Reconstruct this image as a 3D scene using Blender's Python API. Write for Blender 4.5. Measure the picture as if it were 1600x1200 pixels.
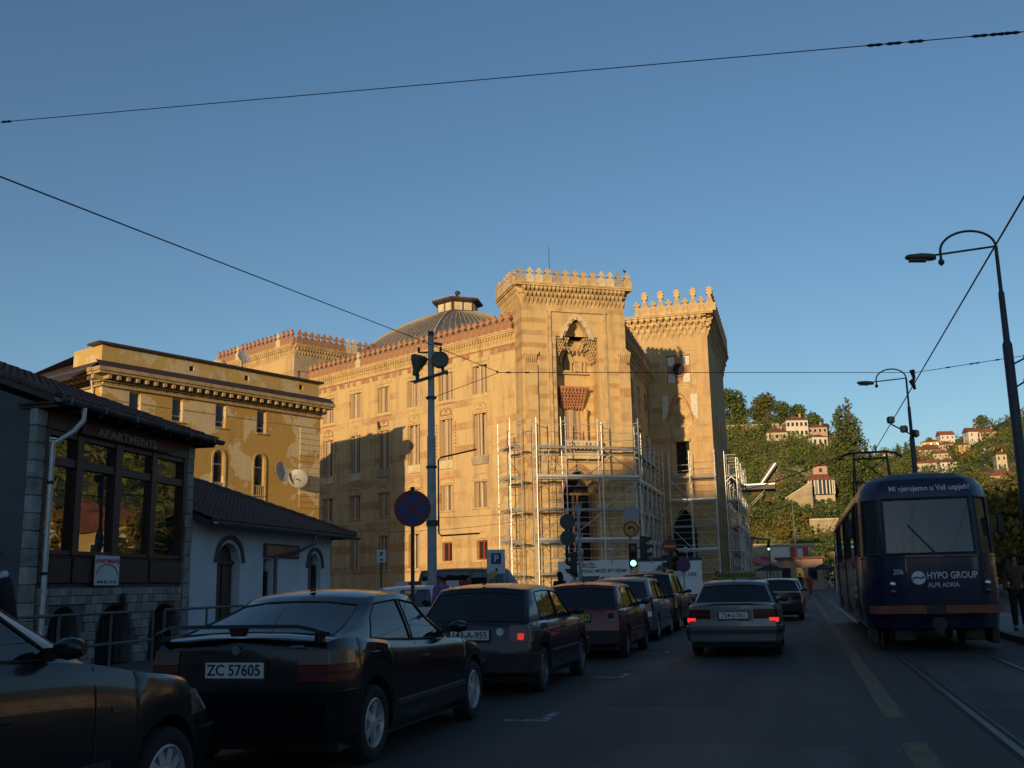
import bpy, bmesh, math, random
from mathutils import Vector, Matrix, noise as mnoise
random.seed(7)
for o in list(bpy.data.objects): bpy.data.objects.remove(o)
scene = bpy.context.scene
COL = scene.collection
rad = math.radians

# ---------------------------------------------------------------- camera
CAM_H = 1.40
cd = bpy.data.cameras.new('camera'); cam = bpy.data.objects.new('camera', cd); COL.objects.link(cam)
cd.sensor_width = 36.0; cd.lens = 36.0; cd.clip_start = 0.1; cd.clip_end = 6000
cam.matrix_world = (Matrix.Translation((0, 0, CAM_H)) @ Matrix.Rotation(0.265644, 4, 'Z')
                    @ Matrix.Rotation(math.pi/2 + 0.192814, 4, 'X') @ Matrix.Rotation(-0.021, 4, 'Z'))
scene.camera = cam

# ---------------------------------------------------------------- sky, sun, exposure
SUN_AZ = 186.0      # clockwise from +Y: low evening sun behind the camera, a little to the left
SUN_EL = 6.5
world = bpy.data.worlds.new('World'); scene.world = world; world.use_nodes = True
wn = world.node_tree.nodes; wl = world.node_tree.links
for n in list(wn): wn.remove(n)
wo = wn.new('ShaderNodeOutputWorld'); wb = wn.new('ShaderNodeBackground'); ws = wn.new('ShaderNodeTexSky')
ws.sky_type = 'NISHITA'; ws.sun_disc = False
ws.sun_elevation = rad(SUN_EL); ws.sun_rotation = rad(SUN_AZ)
ws.altitude = 520; ws.air_density = 1.0; ws.dust_density = 0.3; ws.ozone_density = 2.6
wb.inputs['Strength'].default_value = 0.15
wl.new(ws.outputs[0], wb.inputs[0]); wl.new(wb.outputs[0], wo.inputs[0])
sd = bpy.data.lights.new('sun', 'SUN'); sun = bpy.data.objects.new('sun', sd); COL.objects.link(sun)
sd.energy = 4.3; sd.angle = rad(0.6); sd.color = (1.0, 0.70, 0.36)
_a, _e = rad(SUN_AZ), rad(SUN_EL)
to_sun = Vector((math.sin(_a)*math.cos(_e), math.cos(_a)*math.cos(_e), math.sin(_e)))
sun.rotation_euler = to_sun.to_track_quat('Z', 'Y').to_euler()
sun.location = to_sun*200
scene.view_settings.view_transform = 'Standard'; scene.view_settings.look = 'None'
scene.view_settings.gamma = 1.0; scene.view_settings.exposure = 0.0
scene.view_settings.use_curve_mapping = False
scene.render.resolution_x = 1024; scene.render.resolution_y = 768

# ---------------------------------------------------------------- materials
MATS = {}
def newmat(name):
    m = bpy.data.materials.new(name); m.use_nodes = True
    nt = m.node_tree
    for n in list(nt.nodes): nt.nodes.remove(n)
    out = nt.nodes.new('ShaderNodeOutputMaterial'); b = nt.nodes.new('ShaderNodeBsdfPrincipled')
    nt.links.new(b.outputs[0], out.inputs[0])
    MATS[name] = m
    return m, nt, b
def mathn(nt, op, a, b=None, c=None, clamp=False):
    n = nt.nodes.new('ShaderNodeMath'); n.operation = op; n.use_clamp = clamp
    for i, v in enumerate((a, b, c)):
        if v is None: continue
        if isinstance(v, (int, float)): n.inputs[i].default_value = v
        else: nt.links.new(v, n.inputs[i])
    return n.outputs[0]
def mixc(nt, f, a, b):
    n = nt.nodes.new('ShaderNodeMix'); n.data_type = 'RGBA'
    for s, v in ((n.inputs[0], f), (n.inputs[6], a), (n.inputs[7], b)):
        if isinstance(v, (int, float)): s.default_value = v
        elif isinstance(v, tuple): s.default_value = (*v[:3], 1)
        else: nt.links.new(v, s)
    return n.outputs[2]
def texco(nt, scale=(1, 1, 1)):
    t = nt.nodes.new('ShaderNodeTexCoord'); mp = nt.nodes.new('ShaderNodeMapping')
    mp.inputs['Scale'].default_value = scale
    nt.links.new(t.outputs['Object'], mp.inputs[0]); return mp.outputs[0]
def noisen(nt, vec, scale, detail=4, rough=0.55, out='Fac'):
    n = nt.nodes.new('ShaderNodeTexNoise'); n.inputs['Scale'].default_value = scale
    n.inputs['Detail'].default_value = detail; n.inputs['Roughness'].default_value = rough
    nt.links.new(vec, n.inputs['Vector']); return n.outputs[out]
def ramp(nt, fac, lo, hi):
    n = nt.nodes.new('ShaderNodeMapRange'); n.inputs[1].default_value = lo; n.inputs[2].default_value = hi
    nt.links.new(fac, n.inputs[0]); return n.outputs[0]
def bumpn(nt, b, h, strength, dist=0.02):
    n = nt.nodes.new('ShaderNodeBump'); n.inputs['Strength'].default_value = strength; n.inputs['Distance'].default_value = dist
    nt.links.new(h, n.inputs['Height']); nt.links.new(n.outputs[0], b.inputs['Normal'])
def plain(name, col, rough=0.6, metal=0.0, var=0.25, scale=3.0, bump=0.15, dirt=None, spec=0.5, coat=0.0):
    """a colour broken up by two noises, with a little relief"""
    m, nt, b = newmat(name)
    v = texco(nt)
    n1 = noisen(nt, v, scale, 5); n2 = noisen(nt, v, scale*7.3, 3)
    f = mathn(nt, 'ADD', mathn(nt, 'MULTIPLY', n1, 0.7), mathn(nt, 'MULTIPLY', n2, 0.3))
    f = ramp(nt, f, 0.35, 0.65)
    d = dirt or tuple(c*(1-var) for c in col)
    l = tuple(min(1, c*(1+var*0.5)) for c in col)
    nt.links.new(mixc(nt, f, d, l), b.inputs['Base Color'])
    b.inputs['Metallic'].default_value = metal; b.inputs['Specular IOR Level'].default_value = spec
    nt.links.new(ramp(nt, n2, 0.0, 1.0) if False else mathn(nt, 'ADD', mathn(nt, 'MULTIPLY', n1, 0.2), rough-0.1), b.inputs['Roughness'])
    if coat: b.inputs['Coat Weight'].default_value = coat; b.inputs['Coat Roughness'].default_value = 0.05
    if bump: bumpn(nt, b, n2, bump)
    return m
def emit(name, col, strength):
    m, nt, b = newmat(name)
    b.inputs['Base Color'].default_value = (*col, 1); b.inputs['Emission Color'].default_value = (*col, 1)
    b.inputs['Emission Strength'].default_value = strength; return m
def glass(name, tint=(0.02, 0.025, 0.025), clear=0.35, rough=0.02, ior=1.5):
    m, nt, b = newmat(name)
    b.inputs['Base Color'].default_value = (*tint, 1); b.inputs['Roughness'].default_value = rough
    b.inputs['Specular IOR Level'].default_value = 0.6; b.inputs['IOR'].default_value = ior
    v = texco(nt); bumpn(nt, b, noisen(nt, v, 1.3, 2), 0.06, 0.02)
    if clear > 0:
        out = [n for n in nt.nodes if n.type == 'OUTPUT_MATERIAL'][0]
        t = nt.nodes.new('ShaderNodeBsdfTransparent'); t.inputs[0].default_value = (0.75, 0.85, 0.85, 1)
        mx = nt.nodes.new('ShaderNodeMixShader')
        fr = nt.nodes.new('ShaderNodeFresnel'); fr.inputs[0].default_value = ior
        f = mathn(nt, 'SUBTRACT', clear, mathn(nt, 'MULTIPLY', fr.outputs[0], clear), clamp=True)
        nt.links.new(f, mx.inputs[0])
        nt.links.new(b.outputs[0], mx.inputs[1]); nt.links.new(t.outputs[0], mx.inputs[2])
        nt.links.new(mx.outputs[0], out.inputs[0])
    return m
def paint(name, col, metal=0.0, rough=0.35, dust=0.12):
    """dusty car paint"""
    m, nt, b = newmat(name)
    v = texco(nt); n1 = noisen(nt, v, 2.2, 5); n2 = noisen(nt, v, 40, 2)
    sp = nt.nodes.new('ShaderNodeSeparateXYZ'); t = nt.nodes.new('ShaderNodeTexCoord'); nt.links.new(t.outputs['Object'], sp.inputs[0])
    f = mathn(nt, 'MULTIPLY', ramp(nt, n1, 0.35, 0.7), dust)
    nt.links.new(mixc(nt, f, tuple(col), (0.16, 0.14, 0.12)), b.inputs['Base Color'])
    b.inputs['Metallic'].default_value = metal
    nt.links.new(mathn(nt, 'ADD', mathn(nt, 'MULTIPLY', n1, 0.2), rough-0.12), b.inputs['Roughness'])
    b.inputs['Specular IOR Level'].default_value = .4
    b.inputs['Coat Weight'].default_value = 0.35; b.inputs['Coat Roughness'].default_value = 0.05
    return m

# ---------------------------------------------------------------- mesh helpers
class MB:
    """collects shapes; build() links them as one mesh object"""
    def __init__(s, M=None): s.v = []; s.f = []; s.M = M
    def add(s, vs, fs):
        k = len(s.v)
        if s.M is None: s.v += [tuple(p) for p in vs]
        else: s.v += [tuple(s.M @ Vector(p)) for p in vs]
        s.f += [tuple(i+k for i in f) for f in fs]; return s
    def box(s, x0, x1, y0, y1, z0, z1, bev=0.0):
        if x0 > x1: x0, x1 = x1, x0
        if y0 > y1: y0, y1 = y1, y0
        if z0 > z1: z0, z1 = z1, z0
        if bev <= 0:
            return s.add([(x0,y0,z0),(x1,y0,z0),(x1,y1,z0),(x0,y1,z0),(x0,y0,z1),(x1,y0,z1),(x1,y1,z1),(x0,y1,z1)],
                         [(0,3,2,1),(4,5,6,7),(0,1,5,4),(1,2,6,5),(2,3,7,6),(3,0,4,7)])
        b = min(bev, (x1-x0)*.45, (y1-y0)*.45, (z1-z0)*.45)
        def ring(i, z): return [(x0+i,y0,z),(x1-i,y0,z),(x1,y0+i,z),(x1,y1-i,z),(x1-i,y1,z),(x0+i,y1,z),(x0,y1-i,z),(x0,y0+i,z)]
        def inner(z): return [(x0+b,y0+b,z),(x1-b,y0+b,z),(x1-b,y0+b,z),(x1-b,y1-b,z),(x1-b,y1-b,z),(x0+b,y1-b,z),(x0+b,y1-b,z),(x0+b,y0+b,z)]
        return s.loft([inner(z0), ring(b, z0+b), ring(b, z1-b), inner(z1)], True, True, True)
    def loft(s, rings, closed=True, cap0=False, cap1=False):
        n = len(rings[0]); vs = [p for r in rings for p in r]; fs = []
        for i in range(len(rings)-1):
            for j in range(n if closed else n-1):
                a = i*n+j; b2 = i*n+(j+1) % n
                fs.append((a, b2, b2+n, a+n))
        if cap0: fs.append(tuple(range(n-1, -1, -1)))
        if cap1: fs.append(tuple(range((len(rings)-1)*n, len(rings)*n)))
        return s.add(vs, fs)
    def prism(s, poly, axis, a, b):
        """polygon of 2-D points extruded along an axis: 'x' -> (y,z), 'y' -> (x,z), 'z' -> (x,y)"""
        def P(p, t):
            return (t, p[0], p[1]) if axis == 'x' else (p[0], t, p[1]) if axis == 'y' else (p[0], p[1], t)
        n = len(poly); vs = [P(p, a) for p in poly]+[P(p, b) for p in poly]
        fs = [(i, (i+1) % n, (i+1) % n+n, i+n) for i in range(n)] + [tuple(range(n-1, -1, -1)), tuple(range(n, 2*n))]
        return s.add(vs, fs)
    def tube(s, pts, r, n=8, cap=True):
        """tube through points, r one radius or one per point"""
        pts = [Vector(p) for p in pts]; rs = r if isinstance(r, (list, tuple)) else [r]*len(pts)
        rings = []; prev = None
        for i, p in enumerate(pts):
            d = (pts[min(i+1, len(pts)-1)]-pts[max(i-1, 0)])
            if d.length < 1e-9: d = Vector((0, 0, 1))
            d.normalize()
            if prev is None:
                u = d.orthogonal().normalized()
            else:
                u = prev - d*prev.dot(d)
                u = u.normalized() if u.length > 1e-6 else d.orthogonal().normalized()
            prev = u; w = d.cross(u)
            rings.append([tuple(p+(u*math.cos(2*math.pi*k/n)+w*math.sin(2*math.pi*k/n))*rs[i]) for k in range(n)])
        return s.loft(rings, True, cap, cap)
    def lathe(s, prof, n=16, c=(0, 0, 0), axis='z', cap=True):
        rings = []
        for r, h in prof:
            rr = []
            for k in range(n):
                a = 2*math.pi*k/n; x, y = r*math.cos(a), r*math.sin(a)
                p = (x, y, h) if axis == 'z' else (h, x, y) if axis == 'x' else (y, h, x)
                rr.append((p[0]+c[0], p[1]+c[1], p[2]+c[2]))
            rings.append(rr)
        return s.loft(rings, True, cap, cap)
    def bar(s, a, b, w, h=None, up=(0, 0, 1)):
        """rectangular bar from a to b"""
        a, b = Vector(a), Vector(b); d = (b-a).normalized(); h = h or w
        u = Vector(up); sdir = d.cross(u)
        if sdir.length < 1e-4: sdir = d.orthogonal()
        sdir.normalize(); u = sdir.cross(d)
        q = [sdir*w/2+u*h/2, -sdir*w/2+u*h/2, -sdir*w/2-u*h/2, sdir*w/2-u*h/2]
        return s.loft([[tuple(a+x) for x in q], [tuple(b+x) for x in q]], True, True, True)
    def quad(s, a, b, c, d): return s.add([a, b, c, d], [(0, 1, 2, 3)])
    def mesh(s, name, smooth=None):
        me = bpy.data.meshes.new(name); me.from_pydata(s.v, [], s.f); me.update()
        bm = bmesh.new(); bm.from_mesh(me)
        bmesh.ops.remove_doubles(bm, verts=bm.verts, dist=1e-5)
        bmesh.ops.recalc_face_normals(bm, faces=bm.faces)
        bm.to_mesh(me); bm.free()
        if smooth is not None:
            me.shade_smooth(); me.set_sharp_from_angle(angle=rad(smooth))
        return me
    def build(s, name, mat, parent=None, smooth=None, **kw):
        me = s.mesh(name, smooth)
        return obj(name, me, mat, parent, **kw)
def obj(name, me, mat, parent=None, loc=None, rot=None, label=None, cat=None, group=None, kind=None):
    o = bpy.data.objects.new(name, me); COL.objects.link(o)
    if me is not None and mat is not None and len(me.materials) == 0:
        me.materials.append(MATS[mat] if isinstance(mat, str) else mat)
    if parent is not None: o.parent = parent
    if loc is not None: o.location = loc
    if rot is not None: o.rotation_euler = rot
    if label: o['label'] = label
    if cat: o['category'] = cat
    if group: o['group'] = group
    if kind: o['kind'] = kind
    return o
def thing(name, label, cat, loc=(0, 0, 0), rz=0.0, group=None):
    o = obj(name, None, None, None, loc, (0, 0, rz), label, cat, group)
    o.empty_display_size = 0.3; return o
def copy_tree(o, parent=None):
    c = o.copy(); COL.objects.link(c); c.parent = parent
    for ch in list(o.children): copy_tree(ch, c)
    return c
def text_mesh(s, size, bold=0.0, depth=0.0, align='CENTER', narrow=1.0):
    """lettering as a mesh in its own XY plane"""
    cu = bpy.data.curves.new('lettering', 'FONT'); cu.body = s; cu.size = size; cu.align_x = align; cu.align_y = 'CENTER'
    cu.offset = bold*size; cu.extrude = depth; cu.resolution_u = 3
    t = bpy.data.objects.new('tmp_lettering', cu); COL.objects.link(t)
    dg = bpy.context.evaluated_depsgraph_get()
    me = bpy.data.meshes.new_from_object(t.evaluated_get(dg))
    bpy.data.objects.remove(t); bpy.data.curves.remove(cu)
    if narrow != 1.0:
        for v in me.vertices: v.co.x *= narrow
    me.materials.clear(); return me
def text(s, size, mat, parent, loc, rot, name='lettering', bold=0.0, narrow=1.0, align='CENTER', depth=0.002):
    return obj(name, text_mesh(s, size, bold, depth, align, narrow), mat, parent, loc, rot)
def az(deg): a = rad(deg); return Vector((math.sin(a), math.cos(a), 0))
def frame(p0, a, out=None):
    """matrix of a wall: local x along azimuth a, local y INTO the wall (outward = -y), z up"""
    d = az(a); n = out if out is not None else Vector((d.y, -d.x, 0))   # outward, right-hand side of d by default
    M = Matrix.Identity(4)
    M.col[0] = (*d, 0); M.col[1] = (*(-n), 0); M.col[2] = (0, 0, 1, 0); M.col[3] = (p0[0], p0[1], p0[2] if len(p0) > 2 else 0, 1)
    return M
def arch_pts(x0, x1, zs, zt, n=10, pointed=False):
    """points of an arch from (x0,zs) over the top to (x1,zs)"""
    c = (x0+x1)/2; w = (x1-x0)/2; h = zt-zs; out = []
    for i in range(n+1):
        u = -1+2*i/n
        if pointed: z = zs+h*(1-abs(u)**1.6)**0.75
        else: z = zs+h*math.sqrt(max(0, 1-u*u))
        out.append((c+w*u, z))
    return out
def wall_open(mb, x0, x1, z0, z1, ops, depth=0.25, y=0.0):
    """wall front at local y with real openings; ops = (x0,x1,z0,z1[,arch spring z[,pointed]])"""
    xs = sorted({x0, x1, *[o[0] for o in ops], *[o[1] for o in ops]}); zs = sorted({z0, z1, *[o[2] for o in ops], *[o[3] for o in ops]})
    xs = [v for v in xs if x0-1e-6 <= v <= x1+1e-6]; zs = [v for v in zs if z0-1e-6 <= v <= z1+1e-6]
    for i in range(len(xs)-1):
        run = None
        for j in range(len(zs)-1):
            cx, cz = (xs[i]+xs[i+1])/2, (zs[j]+zs[j+1])/2
            if any(o[0] < cx < o[1] and o[2] < cz < o[3] for o in ops): continue
            mb.quad((xs[i], y, zs[j]), (xs[i+1], y, zs[j]), (xs[i+1], y, zs[j+1]), (xs[i], y, zs[j+1]))
    for o in ops:
        a, b, c, d = o[:4]
        if len(o) > 4 and o[4]:
            pts = arch_pts(a, b, o[4], d, 12, len(o) > 5 and o[5])
            for p, q in zip(pts[:-1], pts[1:]):
                mb.quad((p[0], y, p[1]), (q[0], y, q[1]), (q[0], y, d), (p[0], y, d))
                mb.quad((p[0], y, p[1]), (p[0], y+depth, p[1]), (q[0], y+depth, q[1]), (q[0], y, q[1]))
            top = o[4]
        else:
            top = d; mb.quad((a, y, d), (b, y, d), (b, y+depth, d), (a, y+depth, d))
        mb.quad((a, y, c), (a, y, top), (a, y+depth, top), (a, y+depth, c))
        mb.quad((b, y, c), (b, y+depth, c), (b, y+depth, top), (b, y, top))
        mb.quad((a, y, c), (a, y+depth, c), (b, y+depth, c), (b, y, c))
# ================================================================ materials of the setting
def asphalt(name, c):
    m, nt, b = newmat(name); v = texco(nt)
    n1 = noisen(nt, v, 0.35, 5); n2 = noisen(nt, v, 60, 3, 0.7); n3 = noisen(nt, texco(nt, (1.2, 0.08, 1)), 1.1, 4)
    f = mathn(nt, 'ADD', mathn(nt, 'MULTIPLY', ramp(nt, n1, .3, .7), .45), mathn(nt, 'MULTIPLY', n2, .35))
    f = mathn(nt, 'ADD', f, mathn(nt, 'MULTIPLY', ramp(nt, n3, .4, .65), .25))
    col = mixc(nt, f, tuple(x*.5 for x in c), tuple(x*1.45 for x in c))
    vo = nt.nodes.new('ShaderNodeTexVoronoi'); vo.feature = 'DISTANCE_TO_EDGE'; vo.inputs['Scale'].default_value = .55; vo.inputs['Randomness'].default_value = 1
    wv = nt.nodes.new('ShaderNodeVectorMath'); wv.operation = 'ADD'; nt.links.new(v, wv.inputs[0]); nt.links.new(noisen(nt, v, 2.5, 4, .6, 'Color'), wv.inputs[1]); nt.links.new(wv.outputs[0], vo.inputs['Vector'])
    crk = mathn(nt, 'MULTIPLY', mathn(nt, 'SUBTRACT', 1.0, ramp(nt, vo.outputs['Distance'], 0.0, .012)), ramp(nt, noisen(nt, v, .4, 3), .45, .6))
    col = mixc(nt, crk, col, (0.012, 0.012, 0.012))
    col = mixc(nt, mathn(nt, 'MULTIPLY', ramp(nt, noisen(nt, v, 1.7, 4, .7), .60, .75), .55), col, tuple(x*.35 for x in c))
    nt.links.new(col, b.inputs['Base Color'])
    nt.links.new(mathn(nt, 'SUBTRACT', 0.9, mathn(nt, 'MULTIPLY', n3, .3)), b.inputs['Roughness']); bumpn(nt, b, n2, .35, .01); return m
asphalt('asphalt', (0.042, 0.037, 0.030)); asphalt('pavement', (0.10, 0.095, 0.085)); asphalt('platform', (0.16, 0.16, 0.155))
plain('earth', (0.20, 0.16, 0.09), .95, var=.4, scale=.05, bump=.3)
plain('kerb_stone', (0.22, 0.21, 0.20), .85, var=.35, scale=2)
plain('steel_rail', (0.13, 0.125, 0.12), .5, metal=.7, var=.3)
plain('groove', (0.012, 0.012, 0.012), .9)
def worn(name, c, keep=.5):
    m, nt, b = newmat(name); v = texco(nt); n = noisen(nt, v, 9, 6, .7); f = ramp(nt, n, keep-.12, keep+.12)
    nt.links.new(mixc(nt, f, c, (0.05, 0.05, 0.05)), b.inputs['Base Color']); b.inputs['Roughness'].default_value = .8; return m
worn('yellow_paint', (0.19, 0.14, 0.055), .52); worn('white_paint_worn', (0.42, 0.42, 0.42), .48)

# ================================================================ ground, road, tracks
MB().box(-1200, 1400, -900, 1700, -0.6, -0.03).build('ground', 'earth', kind='structure')
road = MB().box(-7.0, 4.2, -140, 230, -0.028, 0.0)
road.box(-60, -7.001, 36, 62, -0.028, -0.002)
road.build('road', 'asphalt', kind='structure')
MB().box(6.4, 12.5, -140, 230, -0.028, -0.004).build('track_bed', 'asphalt', kind='structure')
pv = MB().box(-40, -7.0, -140, 35.9, -0.028, 0.10); pv.build('pavement', 'pavement', kind='structure')
MB().box(-40, -14.8, 62.1, 120, -0.028, 0.07).box(-14.79, -5.2, 62.1, 120, -0.028, 0.073).build('hall_forecourt', 'pavement', kind='structure')
MB().box(4.2, 6.4, -20, 120, -0.028, 0.12).build('tram_platform', 'platform', kind='structure')
MB().box(12.5, 22, -140, 230, -0.028, 0.13).build('river_pavement', 'pavement', kind='structure')
kb = MB()
for i in range(120): kb.box(-7.0, -6.86, -60+i*.8, -60+i*.8+.79, -.02, .125+.004*math.sin(i*7.1), .012)
kb.build('kerb', 'kerb_stone', kind='structure')
kb = MB()
for i in range(150): kb.box(4.2-.003, 4.34, -20+i*.8, -20+i*.8+.79, -.02, .145+.004*math.sin(i*5.1), .012)
kb.build('platform_kerb', 'kerb_stone', kind='structure')
rl = MB()
for cx in (1.60, 3.10, 8.0, 9.5):
    rl.box(cx-.035, cx+.035, -30, 228, -.03, .006); rl.box(cx+.085, cx+.10, -30, 228, -.03, .005)
rl.build('tram_rails', 'steel_rail', kind='structure')
gv = MB()
for cx in (1.60, 3.10, 8.0, 9.5): gv.box(cx+.036, cx+.0845, -30, 228, -.02, .0015); gv.box(cx-.09, cx-.036, -30, 228, -.02, .001)
gv.build('rail_grooves', 'groove', kind='structure')
asphalt('asphalt_patch', (0.024, 0.022, 0.019)); asphalt('asphalt_pale', (0.066, 0.060, 0.050))
for i, (xa, xb, ya, yb_, mt_) in enumerate(((-2.3, -.9, 12.2, 15.3, 'asphalt_patch'), (-1.6, .3, 7.6, 9.4, 'asphalt_pale'), (-.4, .5, 16.5, 24.0, 'asphalt_patch'), (-2.9, -2.2, 17, 21.0, 'asphalt_pale'), (-1.9, -1.1, 26, 33, 'asphalt_patch'), (1.78, 2.9, 8, 12.3, 'asphalt_patch'), (1.8, 2.95, 14.0, 18.5, 'asphalt_pale'))):
    rr_ = random.Random(i); n_ = 7
    pts_ = [(xa+(xb-xa)*k/n_, ya+rr_.uniform(-.05, .05)) for k in range(n_)]+[(xb+rr_.uniform(-.05, .05), ya+(yb_-ya)*k/n_) for k in range(n_)]+[(xb-(xb-xa)*k/n_, yb_+rr_.uniform(-.05, .05)) for k in range(n_)]+[(xa+rr_.uniform(-.05, .05), yb_-(yb_-ya)*k/n_) for k in range(n_)]
    MB().prism(pts_, 'z', -.01, .002).build('road_patch', mt_, kind='structure')
yl = MB().box(.72, .93, 11.35, 200, .0, .004)
for y0 in (-6, -1.6, 2.6, 6.6): yl.box(.72, .93, y0, y0+2.6 if y0 < 6 else 9.7, .0, .004)
yl.build('yellow_line', 'yellow_paint', kind='structure')
wl_ = MB()
for y0 in (10.72, 15.6, 20.8, 26.0): wl_.box(-3.1, -2.62, y0, y0+.11, 0, .004); wl_.box(-2.73, -2.62, y0, y0+.7, 0, .0045)
wl_.build('parking_marks', 'white_paint_worn', kind='structure')

# ================================================================ hills
def lerp_tab(tab, x):
    if x <= tab[0][0]: return tab[0][1]
    for (a, b), (c, d) in zip(tab[:-1], tab[1:]):
        if x <= c: return b+(d-b)*(x-a)/(c-a)
    return tab[-1][1]
TOP1 = [(-40, 58), (-12, 55), (-3, 50.5), (0, 48.5), (1.9, 44.5), (3.2, 36), (4.6, 22), (6.5, 8), (8.5, 0), (120, 0)]
TOP2 = [(-40, 60), (0, 74), (3, 82), (5, 86), (6, 86), (7.2, 88.5), (8.4, 93), (9.6, 99), (11.3, 105), (16, 116), (40, 130), (120, 140)]
BASE2 = [(-40, 330), (12, 300), (26, 130), (120, 120)]
def hill_z(x, y):
    d = math.hypot(x, y); a = math.degrees(math.atan2(x, y))
    n = mnoise.noise(Vector((x*.012, y*.012, 3.1)))*5+mnoise.noise(Vector((x*.04, y*.04, 1.7)))*1.6
    t1 = lerp_tab(TOP1, a); u = (d-205)/135.0
    h1 = t1*(max(0, min(1, u))**.9) if u < 1 else t1*max(.3, 1-(u-1)*.35)
    b2 = lerp_tab(BASE2, a); t2 = lerp_tab(TOP2, a); w = (d-b2)/(770.0-b2)
    h2 = t2*max(0, min(1.12, w)) if w < 1 else t2*max(.2, 1.0-(w-1)*.5)
    h = max(h1, h2)
    k = min(1, max(0, h/6))
    return h+n*k-.3*(1-k)
def hill_mesh():
    mb = MB(); vs = []; fs = []
    azs = []; a = -30.0
    while a < 115: azs.append(a); a += (0.6 if -8 < a < 16 else 3.0)
    ds = [95+11*i for i in range(65)]+[830+60*i for i in range(14)]
    for d in ds:
        for a in azs:
            p = az(a)*d; vs.append((p.x, p.y, hill_z(p.x, p.y)))
    n = len(azs)
    for i in range(len(ds)-1):
        for j in range(n-1): fs.append((i*n+j, i*n+j+1, (i+1)*n+j+1, (i+1)*n+j))
    mb.add(vs, fs); return mb
m, nt, b = newmat('hill_ground'); v = texco(nt)
n1 = noisen(nt, v, .025, 6, .65); n2 = noisen(nt, v, .25, 5, .7); n3 = noisen(nt, v, .06, 4)
c = mixc(nt, ramp(nt, n1, .4, .6), (0.07, 0.085, 0.025), (0.17, 0.13, 0.045))
c = mixc(nt, ramp(nt, n2, .58, .72), c, (0.36, 0.28, 0.17)); c = mixc(nt, ramp(nt, n3, .6, .7), c, (0.22, 0.11, 0.045))
nt.links.new(c, b.inputs['Base Color']); b.inputs['Roughness'].default_value = .95; bumpn(nt, b, n2, .8, .8)
hill_mesh().build('hills', 'hill_ground', kind='structure', smooth=60)
# hill added unseen, left and behind, to block sky light (sun passes its end)
vs = []; fs = []; azs = [200+4*i for i in range(28)]; ds = [150, 200, 260, 330, 420, 520, 640, 800]
for d in ds:
    for a in azs:
        p = az(a)*d; e = min(1, (a-200)/22)*min(1, (308-a)/16); h = max(0, min(1, (d-160)/430))*150*max(0, e)
        vs.append((p.x, p.y, h-.2+(mnoise.noise(Vector((p.x*.01, p.y*.01, 9)))*9 if h > 5 else 0)))
n = len(azs)
for i in range(len(ds)-1):
    for j in range(n-1): fs.append((i*n+j, i*n+j+1, (i+1)*n+j+1, (i+1)*n+j))
MB().add(vs, fs).build('sky_block_hill', 'hill_ground', kind='structure', smooth=60)
# ================================================================ the ornate hall
def striped(name, c1, c2, period, ratio, fade=.5, off=0.0, grime=(0.30, 0.21, 0.12)):
    """horizontal bands of two stones, patched with plaster and grime"""
    m, nt, b = newmat(name)
    t = nt.nodes.new('ShaderNodeTexCoord'); sp = nt.nodes.new('ShaderNodeSeparateXYZ'); nt.links.new(t.outputs['Object'], sp.inputs[0])
    v = texco(nt); nA = noisen(nt, v, .35, 5, .6); nB = noisen(nt, v, 3.2, 6, .65); nC = noisen(nt, texco(nt, (1, 1, .16)), 1.6, 5, .7); nD = noisen(nt, v, 18, 3, .6)
    zz = mathn(nt, 'ADD', sp.outputs[2], mathn(nt, 'MULTIPLY', mathn(nt, 'SUBTRACT', nB, .5), .10))
    fr = mathn(nt, 'FRACT', mathn(nt, 'DIVIDE', mathn(nt, 'ADD', zz, off), period))
    st = mathn(nt, 'MULTIPLY', ramp(nt, fr, ratio-.02, ratio+.02), ramp(nt, nA, fade-.08, fade+.08))
    c = mixc(nt, st, c1, c2)
    c = mixc(nt, mathn(nt, 'MULTIPLY', ramp(nt, nB, .50, .68), .40), c, (0.66, 0.50, 0.29))
    c = mixc(nt, mathn(nt, 'MULTIPLY', ramp(nt, nC, .48, .72), .75), c, grime)
    c = mixc(nt, mathn(nt, 'MULTIPLY', ramp(nt, noisen(nt, v, 1.1, 6, .7), .56, .66), .6), c, (0.50, 0.40, 0.26))
    c = mixc(nt, mathn(nt, 'MULTIPLY', ramp(nt, nD, .55, .8), .25), c, (0.42, 0.24, 0.12))
    nt.links.new(c, b.inputs['Base Color']); b.inputs['Roughness'].default_value = .9
    # shallow courses of stone
    cr = mathn(nt, 'FRACT', mathn(nt, 'DIVIDE', sp.outputs[2], period/4))
    gr = mathn(nt, 'MULTIPLY', ramp(nt, cr, 0.0, .08), 1.0)
    h = mathn(nt, 'ADD', mathn(nt, 'MULTIPLY', gr, .5), mathn(nt, 'ADD', nB, nD)); bumpn(nt, b, h, .5, .03); return m
striped('hall_tower_stone', (0.60, 0.43, 0.19), (0.47, 0.26, 0.11), 0.86, .60, .48)
striped('hall_side_stone', (0.60, 0.43, 0.21), (0.46, 0.25, 0.11), 1.62, .60, .50, .3)
striped('hall_upper_plaster', (0.61, 0.44, 0.20), (0.45, 0.26, 0.12), 1.62, .68, .54, .3)
striped('hall_wing_stone', (0.56, 0.38, 0.18), (0.42, 0.25, 0.12), 1.3, .62, .56)
plain('cornice_stone', (0.60, 0.43, 0.22), .9, var=.35, scale=1.5, bump=.5)
plain('pale_stone', (0.66, 0.55, 0.36), .9, var=.3, scale=2.0, bump=.4)
plain('terracotta', (0.42, 0.225, 0.125), .9, var=.4, scale=2.5, bump=.4)
plain('red_carving', (0.46, 0.21, 0.11), .9, var=.35, scale=2.5, bump=.5)
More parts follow.
